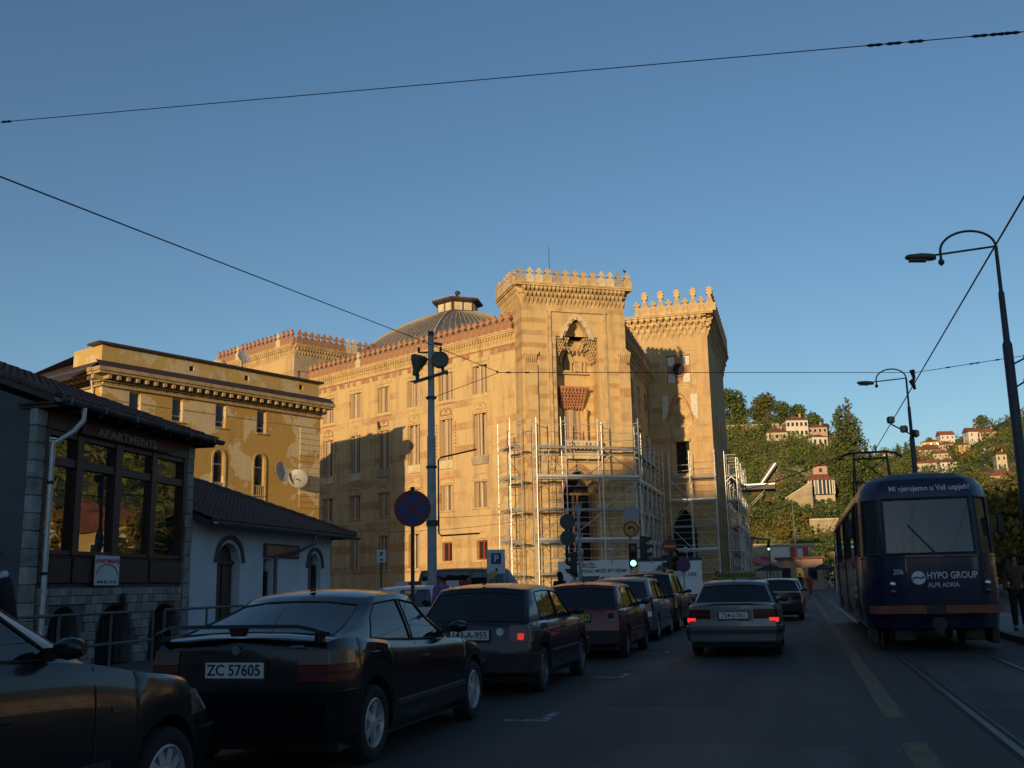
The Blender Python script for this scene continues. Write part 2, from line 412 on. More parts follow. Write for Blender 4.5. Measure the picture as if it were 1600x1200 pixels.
plain('grey_plaster', (0.40, 0.33, 0.24), .9, var=.3, scale=1.5, bump=.3)
plain('dark_void', (0.022, 0.02, 0.018), .9)
plain('red_frame', (0.30, 0.06, 0.03), .6)
plain('wire_black', (0.02, 0.02, 0.022), .5)
plain('lead_roof', (0.23, 0.22, 0.21), .5, metal=.4, var=.35, scale=.8, bump=.2)
plain('roof_brown', (0.07, 0.05, 0.045), .6, var=.4, scale=1)
plain('lattice_white', (0.72, 0.68, 0.58), .8, var=.35, scale=9, bump=.8)
def planky(name, c):
    m, nt, b = newmat(name); v = texco(nt, (5, 5, .5)); n = noisen(nt, v, 2.0, 5, .65); n2 = noisen(nt, texco(nt, (4.7, 4.7, .02)), 1.2, 2)
    g_ = nt.nodes.new('ShaderNodeNewGeometry')
    nt.links.new(mixc(nt, ramp(nt, mathn(nt, 'ADD', mathn(nt, 'MULTIPLY', n, .45), mathn(nt, 'MULTIPLY', g_.outputs['Random Per Island'], .55)), .2, .8), tuple(x*.38 for x in c), tuple(x*1.35 for x in c)), b.inputs['Base Color'])
    b.inputs['Roughness'].default_value = .85; bumpn(nt, b, n, .4); return m
planky('old_planks', (0.42, 0.30, 0.18))

hall = thing('ornate_hall', 'ornate striped ochre stone hall with crenellated corner tower, half wrapped in scaffolding', 'building', (-13.809, 66.072, 0))
HB = hall.matrix_basis.inverted() if False else Matrix.Translation((13.809, -66.072, 0))
TC = Vector((-13.809, 66.072, 0))
TL = TC+az(58)*-3.45; TR = TC+az(58)*4.0
P0 = TL+az(-32)*1.6; R0 = TR+az(-32)*1.6
WC = Vector((-6.076, 84.783, 0))
F_T = HB @ frame(TC, 58); F_L = HB @ frame(P0, 118); F_R = HB @ frame(R0, 0); F_W = HB @ frame(WC, 90)
LT0 = P0+az(-62)*23.3+az(-152)*1.8
F_LT = HB @ frame(LT0, 118); F_LTR = HB @ frame(LT0, 28)
def hp(name, mb, mat, parent=None, smooth=None, kind=None): return mb.build(name, mat, parent or hall, smooth, kind=kind)

# --- long left face
cols = [-(3.45+3.48*k) for k in range(6)]
rows = {'ground': (3.05, 4.35, 1.05), 'first': (6.6, 8.35, 1.4), 'second': (10.15, 13.1, 1.36), 'third': (14.5, 16.5, 1.5)}
ops = []
for k, cx in enumerate(cols):
    for rn, (za, zb, w) in rows.items():
        if rn == 'ground' and k >= 2: za, zb, w = 2.65, 5.1, 1.25
        ops.append((cx-w/2, cx+w/2, za, zb, rn, k))
def face_wall(F, x0, x1, z0, z1, ops, depth, mat, name='wall'):
    mb = MB(F); wall_open(mb, x0, x1, z0, z1, [o[:4] for o in ops if z0 <= o[2] and o[3] <= z1], depth); return hp(name, mb, mat)
face_wall(F_L, -34, 0, 0, 9.3, ops, .35, 'hall_side_stone'); face_wall(F_L, -34, 0, 9.3, 17.2, ops, .35, 'hall_upper_plaster')
mb = MB(F_L); mb.box(-34, 0, .0, .5, 17.2, 18.2); hp('frieze', mb, 'hall_upper_plaster')
def boards(F, x0, x1, z0, z1, y, seed):
    """rough upright planks nailed over an opening"""
    r = random.Random(seed); mb = MB(F); x = x0
    while x < x1-.02:
        w = min(r.uniform(.13, .24), x1-x); lo = r.uniform(-.02, .05); dy = r.uniform(0, .09)
        mb.box(x+.014, x+w-.014, y-dy-.03, y-dy, z0+max(0, lo), z1-r.choice((0, 0, 0, .04, .12)))
        x += w
    return mb
wi = 0
for (a, b2, c, d, rn, k) in ops:
    wi += 1
    back = MB(F_L).quad((a, .33, c), (b2, .33, c), (b2, .33, d), (a, .33, d))
    w = hp('window', back, 'dark_void')
    if rn == 'ground' and k < 2:
        fr = MB(F_L); y0, y1 = .20, .27
        fr.box(a, a+.09, y0, y1, c, d); fr.box(b2-.09, b2, y0, y1, c, d); fr.box(a+.09, b2-.09, y0, y1, c, c+.09); fr.box(a+.09, b2-.09, y0, y1, d-.09, d)
        fr.box((a+b2)/2-.06, (a+b2)/2+.06, y0-.01, y1, c+.09, d-.09); hp('window_frame', fr, 'red_frame', w)
    else:
        bo = boards(F_L, a, b2, c, d, .22, wi); hp('boarding', bo, 'old_planks', w)
        if rn != 'third' or k % 2 == 0:
            bt = MB(F_L).box((a+b2)/2-.05, (a+b2)/2+.05, .10, .125, c+.02, d-.05)
            hp('batten', bt, 'pale_stone', w)
    # surround and sill
    s = MB(F_L)
    if rn == 'third':
        o = .22; s.box(a-o, a-.04, -.05, .02, c-.05, d+.42); s.box(b2+.04, b2+o, -.05, .02, c-.05, d+.42); s.box(a-o, b2+o, -.07, .02, d+.24, d+.42)
        hp('surround', s, 'hall_upper_plaster', w)
        cv = MB(F_L); cz = c-.62; rr = random.Random(k)
        for i in range(9):
            t = i/8*math.pi; cv.box(a+.75+math.cos(t)*.55-.06, a+.75+math.cos(t)*.55+.06, -.05, .01, cz-.3+math.sin(t)*.33-.05, cz-.3+math.sin(t)*.33+.05)
        cv.box(a+.1, b2-.1, -.04, .01, cz-.52, cz-.40); cv.box(a+.64, a+.86, -.06, .01, cz-.28, cz-.05); cv.box(a-.14, b2+.14, -.03, .01, cz+.30, cz+.42)
        hp('carved_panel', cv, 'terracotta' if k % 2 else 'cornice_stone', w)
    elif rn == 'second':
        s.box(a-.12, a-.02, -.04, .02, c-.05, d+.1); s.box(b2+.02, b2+.12, -.04, .02, c-.05, d+.1); s.box(a-.14, b2+.14, -.06, .02, d+.1, d+.2)
        hp('surround', s, 'hall_upper_plaster', w); hp('sill', MB(F_L).prism([(a-.06, c-.62), (b2+.06, c-.62), (b2+.16, c-.06), (a-.16, c-.06)], 'y', -.12, .01), 'pale_stone' if k % 3 else 'grey_plaster', w)
        cv = MB(F_L); rr = random.Random(k+50)
        for i in range(10):
            for sx in (a-.3, b2+.3): cv.box(sx-.06, sx+.06, -.04, .01, c+.3+i*.25, c+.42+i*.25)
        hp('carved_strip', cv, 'terracotta' if k % 2 else 'cornice_stone', w, kind='stuff')
    else:
        hp('sill', MB(F_L).box(a-.12, b2+.12, -.09, .02, c-.14, c-.02), 'cornice_stone', w)
        pts = arch_pts(a-.1, b2+.1, d+.25, d+.6, 8)
        for p, q in zip(pts[:-1], pts[1:]): s.bar((p[0], -.03, p[1]), (q[0], -.03, q[1]), .08, .10)
        hp('lintel', MB(F_L).box(a-.16, b2+.16, -.07, .02, d+.08, d+.18), 'cornice_stone', w); hp('hood_mould', s, 'cornice_stone', w)
# cornice with dentils
def cornice(F, x0, x1, z, over, rowsn, step, mat='cornice_stone', dz=.33, y0=0.0, ends=False):
    """corbel table: rows of little brackets stepping out, then a slab"""
    mb = MB(F); n = int(round((x1-x0)/step))
    for r in range(rowsn):
        yo = y0-over*(r+1)/(rowsn+.6); zz = z+dz*r
        for i in range(n):
            cx = x0+(i+.5+(.5 if r % 2 else 0))*(x1-x0)/n
            if cx > x1-.05: continue
            w = step*.30
            mb.add([(cx-w*.4, y0+.02, zz-dz*.5), (cx+w*.4, y0+.02, zz-dz*.5), (cx+w, yo, zz+dz*.45), (cx-w, yo, zz+dz*.45), (cx+w, yo, zz+dz), (cx-w, yo, zz+dz), (cx+w, y0+.02, zz+dz), (cx-w, y0+.02, zz+dz)],
                   [(0, 1, 2, 3), (3, 2, 4, 5), (5, 4, 6, 7), (0, 3, 5, 7), (1, 6, 4, 2)])
        mb.box(x0, x1, y0-over*r/(rowsn+.6)-.01, y0+.05, zz+dz*.72, zz+dz*1.02)
    hp('corbel_table', mb, mat, kind='stuff')
    hp('corbel_backing', MB(F).box(x0+.01, x1-.01, y0+.03, y0+.38, z-.35, z+dz*rowsn), mat)
    s = MB(F); zt = z+dz*rowsn; e = over if ends else 0
    s.box(x0-e, x1+e, y0-over, y0+.4, zt, zt+.12); s.box(x0-e, x1+e, y0-over-.06, y0+.4, zt+.12, zt+.22); hp('cornice', s, mat)
    return zt+.22
cz = cornice(F_L, -34, 0, 17.75, .24, 2, .27, 'hall_upper_plaster', dz=.26)
mb = MB(F_L); rr_ = random.Random(9)
for i in range(96):
    if rr_.random() < .45: mb.box(-33.5+i*.35, -33.5+i*.35+.34, -.04, .02, 17.12, 17.42)
    for j in range(2): mb.box(-33.5+i*.35+j*.17, -33.4+i*.35+j*.17, -.06, .02, 17.45, 17.56)
hp('carved_band', mb, 'terracotta', kind='stuff')
def merlon_mesh(w, h, t, nm):
    q = [(-.5, 0), (.5, 0), (.5, .42), (.36, .47), (.15, .52), (.14, .60), (.40, .66), (.36, .73), (.13, .88), (0, 1.0), (-.13, .88), (-.36, .73), (-.40, .66), (-.14, .60), (-.15, .52), (-.36, .47), (-.5, .42)]
    return MB().prism([(a*w*.98, b2*h) for a, b2 in q], 'y', -t/2, t/2).mesh(nm)
ME_side = {'terracotta': merlon_mesh(.62, 1.26, .20, 'merlon'), 'pale_stone': merlon_mesh(.62, 1.26, .20, 'merlon')}
ME_top = {'cornice_stone': merlon_mesh(.62, 1.05, .24, 'merlon'), 'pale_stone': merlon_mesh(.62, 1.05, .24, 'merlon'), 'grey_plaster': merlon_mesh(.62, 1.05, .24, 'merlon')}
def crest(F, x0, x1, step, z, y, meshes, weights, seed):
    r = random.Random(seed); n = int(round((x1-x0)/step)); rz = F.to_euler().z
    for i in range(n):
        p = F @ Vector((x0+(i+.5)*(x1-x0)/n, y, z)); k = r.choices(list(meshes), weights)[0]
        o = obj('merlon', meshes[k], k, hall, p, (0, r.uniform(-.03, .03), rz+r.uniform(-.04, .04)))
        o.scale.z = r.uniform(.95, 1.03)
crest(F_L, -23.4, -.1, .63, cz, -.2, ME_side, (9, 1), 1)

# --- corner tower
nx0, nx1 = -1.07, 1.97
tower_ops = [(nx0, nx1, 9.6, 17.75), (-.87, 1.455, 0.3, 8.67, 7.3, True)]
mb = MB(F_T)
for (z0, z1, oo) in ((0, 9.3, [tower_ops[1]]), (9.3, 17.75, [tower_ops[0]])):
    wall_open(mb, -3.45, 4.0, z0, z1, oo, 1.3)
wall_open(mb, -3.45, 4.0, 17.75, 19.8, [(-.40, 1.28, 17.75, 18.95, 17.8, True)], 1.3)
mb.quad((-3.45, 0, 0), (-3.45, 4.6, 0), (-3.45, 4.6, 19.8), (-3.45, 0, 19.8)); mb.quad((4.0, 0, 0), (4.0, 4.6, 0), (4.0, 4.6, 19.8), (4.0, 0, 19.8))
mb.quad((-3.45, 4.6, 0), (4.0, 4.6, 0), (4.0, 4.6, 19.8), (-3.45, 4.6, 19.8)); hp('tower_wall', mb, 'hall_tower_stone')
mb = MB(F_T).box(-3.4, 3.95, .1, 4.5, 20.9, 21.0); hp('tower_roof', mb, 'roof_brown')
mb = MB(F_T); mb.quad((nx0, 1.3, 9.6), (nx1, 1.3, 9.6), (nx1, 1.3, 18.95), (nx0, 1.3, 18.95)); niche = hp('niche', mb, 'hall_tower_stone')
mb = MB(F_T).quad((-.87, 1.29, .3), (1.455, 1.29, .3), (1.455, 1.29, 8.67), (-.87, 1.29, 8.67)); lower = hp('arched_opening', mb, 'dark_void')
mb = MB(F_T)
for (u, v2, hh) in ((-.87, .29, 4.2), (.29, 1.455, 4.2)):
    mb.box(u+.08, u+.2, .85, .97, .3, 7.2); mb.box(v2-.2, v2-.08, .85, .97, .3, 7.2)
for zz in (2.6, 5.2, 7.1): mb.box(-.8, 1.4, .86, .96, zz, zz+.16)
hp('window_frame', mb, 'terracotta', lower)
mb = MB(F_T); pts = arch_pts(-1.05, 1.635, 7.2, 8.95, 14, True)
for i, (p, q) in enumerate(zip(pts[:-1], pts[1:])): mb.bar((p[0], -.03, p[1]), (q[0], -.03, q[1]), .12, .30)
hp('arch_ring', mb, 'terracotta', lower)
# moulded frame round the niche
mb = MB(F_T)
for (xa, xb) in ((-1.58, -1.40), (2.35, 2.53)):
    mb.box(xa, xb, -.12, .02, 3.0, 19.55); mb.box(xa-.10 if xa < 0 else xb+.03, xa-.03 if xa < 0 else xb+.10, -.06, .02, 3.0, 19.55)
mb.box(-1.68, 2.63, -.13, .02, 19.40, 19.58); mb.box(-1.58, 2.53, -.08, .02, 19.60, 19.68)
for i in range(24):
    for xx in (-1.49, 2.44): mb.box(xx-.05, xx+.05, -.15, -.1, 4+i*.65, 4.14+i*.65)
for xx in (-.9, -.3, 1.2, 1.9): mb.box(xx-.1, xx+.1, -.16, -.1, 19.42, 19.54)
hp('niche_frame', mb, 'cornice_stone', niche)
mb = MB(F_T); pts = arch_pts(-.72, 1.60, 17.55, 19.18, 16, True)
for i, (p, q) in enumerate(zip(pts[:-1], pts[1:])): mb.bar((p[0], -.03, p[1]), (q[0], -.03, q[1]), .14, .18)
pts = arch_pts(-.52, 1.40, 17.6, 19.02, 12, True)
for i, (p, q) in enumerate(zip(pts[:-1], pts[1:])):
    if i % 2: mb.bar((p[0], -.035, p[1]), (q[0], -.035, q[1]), .10, .16)
hp('arch_moulding', mb, 'pale_stone', niche)
# ribbed half dome and stalactite corbels
mb = MB(F_T); rings = []
for j in range(6):
    e = j/5*math.pi/2; rings.append([(.44+.80*math.cos(t)*math.cos(e)*(1+.05*math.cos(t*14)), .25+1.0*math.sin(t)*math.cos(e), 17.78+1.05*math.sin(e)) for t in [math.pi*i/28 for i in range(29)]])
mb.loft(rings, False); hp('shell_hood', mb, 'cornice_stone', niche, smooth=30)
mb = MB(F_T)
for r in range(8):
    zz = 17.70-.20*r
    for side in (0, 1):
        n = 6-r*.62
        for i in range(max(1, int(n))):
            for dpt in range(0, 4):
                x = nx0+.10+i*.17+(r % 2)*.085 if side == 0 else nx1-.10-i*.17-(r % 2)*.085
                y = .10+dpt*.30+.04*r
                mb.add([(x-.075, y, zz), (x+.075, y, zz), (x+.075, y+.22, zz), (x-.075, y+.22, zz), (x, y+.10, zz-.22)], [(0, 1, 2, 3), (0, 1, 4), (1, 2, 4), (2, 3, 4), (3, 0, 4)])
for r in range(5):
    for i in range(9-r):
        a = math.pi*(i+.5)/(9-r); x = .44+(.75-.08*r)*math.cos(a); y = .35+(.9-.1*r)*math.sin(a)
        mb.add([(x-.08, y, 17.75-.2*r), (x+.08, y, 17.75-.2*r), (x, y+.2, 17.75-.2*r), (x, y+.06, 17.5-.2*r)], [(0, 1, 2), (0, 1, 3), (1, 2, 3), (2, 0, 3)])
mb.box(nx0, nx1, .9, 1.29, 17.0, 17.74); hp('stalactite_corbels', mb, 'cornice_stone', niche, kind='stuff')
mb = MB(F_T); pts = arch_pts(-.17, .31, 16.2, 16.85, 8, True)
mb.prism([(-.17, 15.7), (.31, 15.7)]+[(p[0], p[1]) for p in reversed(pts)], 'y', 1.24, 1.285); nw = hp('niche_window', mb, 'dark_void')
mb = MB(F_T)
for xx in (-.55, -.28, .42, .70, 1.15, 1.42): mb.tube([(xx, 1.18, 15.55), (xx, 1.18, 16.3)], .05, 6)
mb.box(-.75, 1.6, 1.05, 1.29, 15.38, 15.52); mb.box(.75, 1.12, 1.2, 1.28, 15.6, 16.2); mb.box(-1.0, -.62, 1.2, 1.28, 15.6, 16.2)
pts = arch_pts(-.4, .54, 16.2, 17.15, 8, True)
for p, q in zip(pts[:-1], pts[1:]): mb.bar((p[0], 1.2, p[1]), (q[0], 1.2, q[1]), .12, .12)
hp('colonnettes', mb, 'cornice_stone', nw)
mb = MB(F_T)
for r in range(7):
    zz = 14.3-.19*r; w = 1.0-.03*r; n = 9 if r % 2 else 8
    for i in range(n):
        x = .32-w+2*w*(i+.5)/n; y = .55+.07*r
        mb.add([(x-.11, y, zz), (x+.11, y, zz), (x+.11, 1.29, zz), (x-.11, 1.29, zz), (x, y+.10, zz-.26), (x, 1.29, zz-.26)], [(0, 1, 2, 3), (0, 1, 4), (1, 2, 5, 4), (3, 0, 4, 5)])
mb.box(-.85, 1.45, .5, 1.29, 14.3, 14.42); hp('red_canopy', mb, 'red_carving', niche, kind='stuff')
mb = MB(F_T)
for xx in (-.62, 1.28):
    mb.lathe([(.16, 10.6), (.16, 10.75), (.10, 10.85), (.09, 12.4), (.10, 12.5), (.17, 12.75), (.17, 12.95)], 10, (xx, .95, 0))
hp('columns', mb, 'cornice_stone', niche, smooth=40, kind='stuff')
bo = boards(F_T, -.25, .92, 10.6, 12.95, 1.25, 99); hp('boarding', bo, 'old_planks', niche)
mb = MB(F_T); mb.box(-.75, 1.75, -.65, 1.29, 9.62, 9.85); mb.box(-.6, 1.6, -.55, 1.29, 9.38, 9.62); mb.box(-.75, 1.75, -.65, -.5, 10.42, 10.58)
for i in range(9): mb.box(-.7+i*.29, -.58+i*.29, -.62, -.52, 9.85, 10.42)
hp('balcony', mb, 'pale_stone')
# corner piers
for xa, xb, zt in ((-3.30, -2.45, 16.6), (3.40, 4.18, 16.8)):
    mb = MB(F_T); mb.box(xa, xb, -.16, .02, 0, zt-.9); mb.box(xa-.06, xb+.06, -.24, .02, zt-.25, zt)
    for i in range(6): mb.add([(xa+i*.14, -.2, zt-.25), (xa+i*.14+.12, -.2, zt-.25), (xa+i*.14+.12, .0, zt-.25), (xa+i*.14, .0, zt-.25), (xa+i*.14+.06, -.05, zt-.9)], [(0, 1, 4), (1, 2, 4), (3, 0, 4), (0, 1, 2, 3)])
    mb.prism([(xa-.03, zt), (xb+.03, zt), ((xa+xb)/2, zt+.35)], 'y', -.18, .0); hp('corner_pier', mb, 'hall_side_stone')
tz = cornice(F_T, -3.45, 4.0, 20.0, .46, 3, .30, dz=.36, ends=True)
F_TL = F_T @ Matrix.Translation((-3.45, 4.6, 0)) @ Matrix.Rotation(-math.pi/2, 4, 'Z')
F_TR = F_T @ Matrix.Translation((4.0, 0, 0)) @ Matrix.Rotation(math.pi/2, 4, 'Z')
cornice(F_TL, 0, 4.6, 20.002, .46, 3, .30, dz=.36); cornice(F_TR, 0, 4.6, 20.004, .46, 3, .30, dz=.36)
crest(F_T, -3.9, 4.45, .62, tz, -.38, ME_top, (6, 3, 1), 2); crest(F_TL, .1, 4.4, .62, tz, -.38, ME_top, (6, 3, 1), 3); crest(F_TR, .5, 4.6, .62, tz, -.38, ME_top, (6, 3, 1), 4)
mb = MB(F_T).tube([(-1.2, .5, 21), (-1.2, .5, 24.2)], [.03, .015], 5); hp('lightning_rod', mb, 'wire_black')

# --- river face between tower and wing, and the tall wing
rops = [(3.0+3.5*k-.7, 3.0+3.5*k+.7, za, zb) for k in range(4) for za, zb in ((3.0, 5.2), (6.6, 8.35), (10.15, 13.1), (14.5, 16.5))]
face_wall(F_R, 0, 15.3, 0, 17.6, rops, .35, 'hall_side_stone')
for (a, b2, c, d) in rops:
    w = hp('window', MB(F_R).quad((a, .33, c), (b2, .33, c), (b2, .33, d), (a, .33, d)), 'dark_void')
    hp('boarding', boards(F_R, a, b2, c, d, .25, int(a*31+c)), 'old_planks', w)
zr = cornice(F_R, 0, 15.2, 17.35, .5, 3, .4, dz=.3); crest(F_R, 0.2, 15.1, .63, zr, -.3, ME_side, (9, 1), 5)
wops = [(-3.10, -2.0, 10.1, 12.7), (-3.67, -1.71, .25, 7.13, 5.4, True)]
mb = MB(F_W); wall_open(mb, -7.5, 0, 0, 9.3, [wops[1]], .6); wall_open(mb, -7.5, 0, 9.3, 16.8, [(-3.46, -1.67, 9.9, 16.4, 14.6, True)], .5)
wall_open(mb, -7.5, 0, 16.8, 21.7, [(-3.5, -1.5, 17.55, 19.98)], .22); hp('wing_wall', mb, 'hall_wing_stone')
hp('arched_opening', MB(F_W).quad((-3.67, .59, .25), (-1.71, .59, .25), (-1.71, .59, 7.13), (-3.67, .59, 7.13)), 'dark_void')
mb = MB(F_W); wall_open(mb, -3.46, -1.67, 9.9, 16.4, [(-3.10, -2.0, 10.1, 12.7)], .4, .49); hn = hp('arched_niche', mb, 'cornice_stone')
hp('opening', MB(F_W).quad((-3.1, .88, 10.1), (-2.0, .88, 10.1), (-2.0, .88, 12.7), (-3.1, .88, 12.7)), 'dark_void', hn)
mb = MB(F_W)
for i in range(7):
    for j in range(12):
        if (i+j) % 2: mb.box(-3.3+i*.22, -3.12+i*.22, .42, .49, 13.1+j*.26, 13.3+j*.26)
mb.box(-3.2, -1.9, .2, .49, 12.72, 13.0); hp('fretwork', mb, 'cornice_stone', hn, kind='stuff')
mb = MB(F_W).prism([(-1.62, 15.2), (-1.1, 14.4), (-1.1, 16.6), (-1.62, 16.6)], 'y', -.02, .03); mb.prism([(-3.51, 15.2), (-4.0, 14.4), (-4.0, 16.6), (-3.51, 16.6)], 'y', -.02, .03); hp('lattice_spandrel', mb, 'lattice_white', kind='stuff')
mb = MB(F_W); pts = arch_pts(-3.62, -1.52, 14.4, 16.75, 14, True)
for p, q in zip(pts[:-1], pts[1:]): mb.bar((p[0], -.03, p[1]), (q[0], -.03, q[1]), .12, .14)
hp('arch_ring', mb, 'terracotta', hn)
rw = hp('lattice_window', MB(F_W).quad((-3.5, .2, 17.55), (-1.5, .2, 17.55), (-1.5, .2, 19.98), (-3.5, .2, 19.98)), 'terracotta')
for qx in (-3.42, -2.16):
    for qz in (17.63, 19.12): hp('lattice_pane', MB(F_W).box(qx, qx+.58, .14, .19, qz, qz+.78), 'lattice_white', rw)
mb = MB(F_W)
for (r0, r1, y) in ((.52, .62, .02),):
    for i in range(24):
        a0, a1 = 2*math.pi*i/24, 2*math.pi*(i+1)/24
        mb.add([(-2.5+r*math.cos(a), yy, 18.77+r*math.sin(a)) for a in (a0, a1) for r in (r0, r1) for yy in (y, .19)], [(0, 2, 6, 4), (1, 3, 7, 5), (2, 3, 7, 6), (0, 1, 5, 4)])
hp('round_frame', mb, 'terracotta', rw)
hp('round_opening', MB(F_W).lathe([(.52, .10), (.52, .16)], 24, (-2.5, 0, 18.77), 'y'), 'dark_void', rw)
mb = MB(F_W)
for o, t in ((.12, .06), (.32, .05)): 
    mb.box(-3.5-o-.1, -3.5-o, -t, .02, 17.55-o, 19.98+o); mb.box(-1.5+o, -1.5+o+.1, -t, .02, 17.55-o, 19.98+o); mb.box(-3.5-o-.1, -1.5+o+.1, -t, .02, 19.98+o, 20.08+o); mb.box(-3.5-o-.1, -1.5+o+.1, -t, .02, 17.45-o, 17.55-o)
hp('surround', mb, 'cornice_stone', rw)
wz = cornice(F_W, -7.5, 0, 21.5, .62, 4, .55, dz=.44, ends=True)
F_WR = HB @ frame(WC, 0)
rops2 = [(2.0+3.6*k, 3.6+3.6*k, za, zb, za+(zb-za)*.7, True) for k in range(5) for za, zb in ((1, 7), (10, 15.5))]
mb = MB(F_WR); wall_open(mb, 0, 19, 0, 9.3, [o for o in rops2 if o[2] < 5], .8); wall_open(mb, 0, 19, 9.3, 21.7, [o for o in rops2 if o[2] > 5], .8)
hp('wing_wall', mb, 'hall_wing_stone')
hp('wing_wall', MB(F_WR).quad((0.6, .8, 0), (19, .8, 0), (19, .8, 21), (.6, .8, 21)), 'dark_void')
cornice(F_WR, 0, 19, 21.502, .62, 4, .55, dz=.44)
hp('wing_roof', MB(F_W).box(-7.5, 0, .3, 18.9, 23.0, 23.12), 'roof_brown')
mb = MB(F_W).quad((-7.5, 0, 0), (-7.5, 19, 0), (-7.5, 19, 23), (-7.5, 0, 23)).quad((-7.5, 19, 0), (0, 19, 0), (0, 19, 23), (-7.5, 19, 23)); hp('wing_wall', mb, 'hall_wing_stone')
# tall pinnacles and crosses on the wing
mb = MB(); mb.prism([(-.48, 0), (.48, 0), (.48, .62), (.26, .70), (.12, 1.25), (.14, 1.38), (.27, 1.45), (.20, 1.6), (.31, 1.72), (.20, 1.82), (.24, 1.98), (.10, 1.98), (0, 2.12), (-.10, 1.98), (-.24, 1.98), (-.20, 1.82), (-.31, 1.72), (-.20, 1.6), (-.27, 1.45), (-.14, 1.38), (-.12, 1.25), (-.26, .70), (-.48, .62)], 'y', -.16, .16); me_tall = mb.mesh('pinnacle')
mb = MB(); mb.prism([(-.18+0, 0), (.18, 0), (.18, .58), (.34, .58), (.34, .60), (.12, .72), (.12, .85), (.28, .88), (.28, 1.06), (.10, 1.08), (.08, 1.25), (-.08, 1.25), (-.10, 1.08), (-.28, 1.06), (-.28, .88), (-.12, .85), (-.12, .72), (-.34, .60), (-.34, .58), (-.18, .58)], 'y', -.14, .14); me_cross = mb.mesh('cross_merlon')
for F, n, st in ((F_W, 5, -1), (F_WR, 14, 1)):
    for i in range(n):
        for me, off, nm in ((me_tall, 0, 'pinnacle'), (me_cross, .68, 'cross_merlon')):
            x = st*(i*1.36+off)+(.42 if st < 0 else 1.0)
            if F is F_WR and x > 18.8: continue
            obj(nm, me, 'cornice_stone', hall, F @ Vector((x, -.45, wz)), (0, 0, F.to_euler().z))

# --- left corner tower, roofs, dome
mb = MB(F_LT); wall_open(mb, -12, 0, 0, 21.0, [(-4.6, -2.2, 14.0, 18.1)], .3)
hp('tower_wall', mb, 'hall_upper_plaster')
hp('niche', MB(F_LT).quad((-4.6, .3, 14.0), (-2.2, .3, 14.0), (-2.2, .3, 18.1), (-4.6, .3, 18.1)), 'terracotta')
mb = MB(F_LTR); wall_open(mb, 0, 12, 0, 21.0, [(.4, 1.9, 16.9, 19.1)], .12); hp('tower_wall', mb, 'grey_plaster')
hp('blind_panel', MB(F_LTR).quad((.4, .12, 16.9), (1.9, .12, 16.9), (1.9, .12, 19.1), (.4, .12, 19.1)), 'grey_plaster')
lz = cornice(F_LT, -12, 0, 20.45, .26, 2, .30, dz=.32, ends=False); cornice(F_LTR, 0, 12, 20.453, .26, 2, .30, dz=.32)
crest(F_LT, -11.6, .2, .62, lz, -.2, ME_side, (4, 1.2), 7); crest(F_LTR, 0, 12, .62, lz, -.2, ME_side, (4, 1.8), 8)
hp('tower_roof', MB(F_LT).box(-12, 0, .3, 12, 20.8, 20.9), 'roof_brown')
mb = MB(F_LT).quad((-12, 0, 0), (-12, 12, 0), (-12, 12, 20.9), (-12, 0, 20.9)).quad((-12, 12, 0), (0, 12, 0), (0, 12, 20.9), (-12, 12, 20.9)); hp('tower_wall', mb, 'hall_upper_plaster')
a1 = F_L @ Vector((-34, .4, 18.0)); a2 = F_L @ Vector((.0, .4, 18.0)); a3 = F_R @ Vector((0, .4, 18.0)); a4 = F_R @ Vector((15, .4, 18.0)); a5 = F_R @ Vector((40, .4, 18.0))
hp('main_roof', MB().add([a1, a2, a3, a4, a5], [(0, 1, 2, 3, 4)]), 'lead_roof')
mb = MB().quad(a1, a5, a5-Vector((0, 0, 18)), a1-Vector((0, 0, 18))); mb.quad(F_R @ Vector((15, 0, 0)), F_R @ Vector((40, 0, 0)), F_R @ Vector((40, 0, 18)), F_R @ Vector((15, 0, 18))); hp('rear_wall', mb, 'hall_side_stone')
DC = HB @ Vector((-28.84, 87.36, -.02))
mb = MB(); NS = 6; rings = []
prof = [(10.0, 18.7), (9.2, 21.55), (8.2, 22.55), (6.8, 23.6), (5.0, 24.65), (3.4, 25.42), (2.1, 25.87)]
sub = 14
def hexring(r, z, rot=rad(35)):
    out = []
    for k in range(NS):
        p = Vector((math.cos(rot+k*math.tau/NS), math.sin(rot+k*math.tau/NS), 0)); q = Vector((math.cos(rot+(k+1)*math.tau/NS), math.sin(rot+(k+1)*math.tau/NS), 0))
        for i in range(sub): out.append(tuple(DC+(p.lerp(q, i/sub))*r+Vector((0, 0, z))))
    return out
mb.loft([hexring(r, z) for r, z in prof], True, False, True); dome = hp('dome', mb, 'lead_roof')
mb = MB()
for i in range(NS*sub):
    pts = [Vector(hexring(r*1.004, z+.02)[i]) for r, z in prof[1:]]
    mb.tube(pts, .035 if i % sub else .10, 5)
hp('seam', mb, 'grey_plaster', dome, kind='stuff')
mb = MB(); mb.loft([hexring(1.95, 25.85), hexring(1.95, 26.92)], True, False, True); lan = hp('lantern', mb, 'roof_brown')
for k in range(NS):
    a0 = rad(35)+k*math.tau/NS; p = DC+Vector((math.cos(a0), math.sin(a0), 0))*1.95; q = DC+Vector((math.cos(a0+math.tau/NS), math.sin(a0+math.tau/NS), 0))*1.95
    for j in range(2):
        mid = p.lerp(q, .27+.46*j); d = (q-p).normalized(); n = Vector((d.y, -d.x, 0)); M = Matrix.Translation(mid+Vector((0, 0, 26.37)))
        w = MB(); w.bar(mid-d*.36+n*.02+Vector((0, 0, 26.37)), mid+d*.36+n*.02+Vector((0, 0, 26.37)), .06, .72); hp('louvre', w, 'pale_stone', lan)
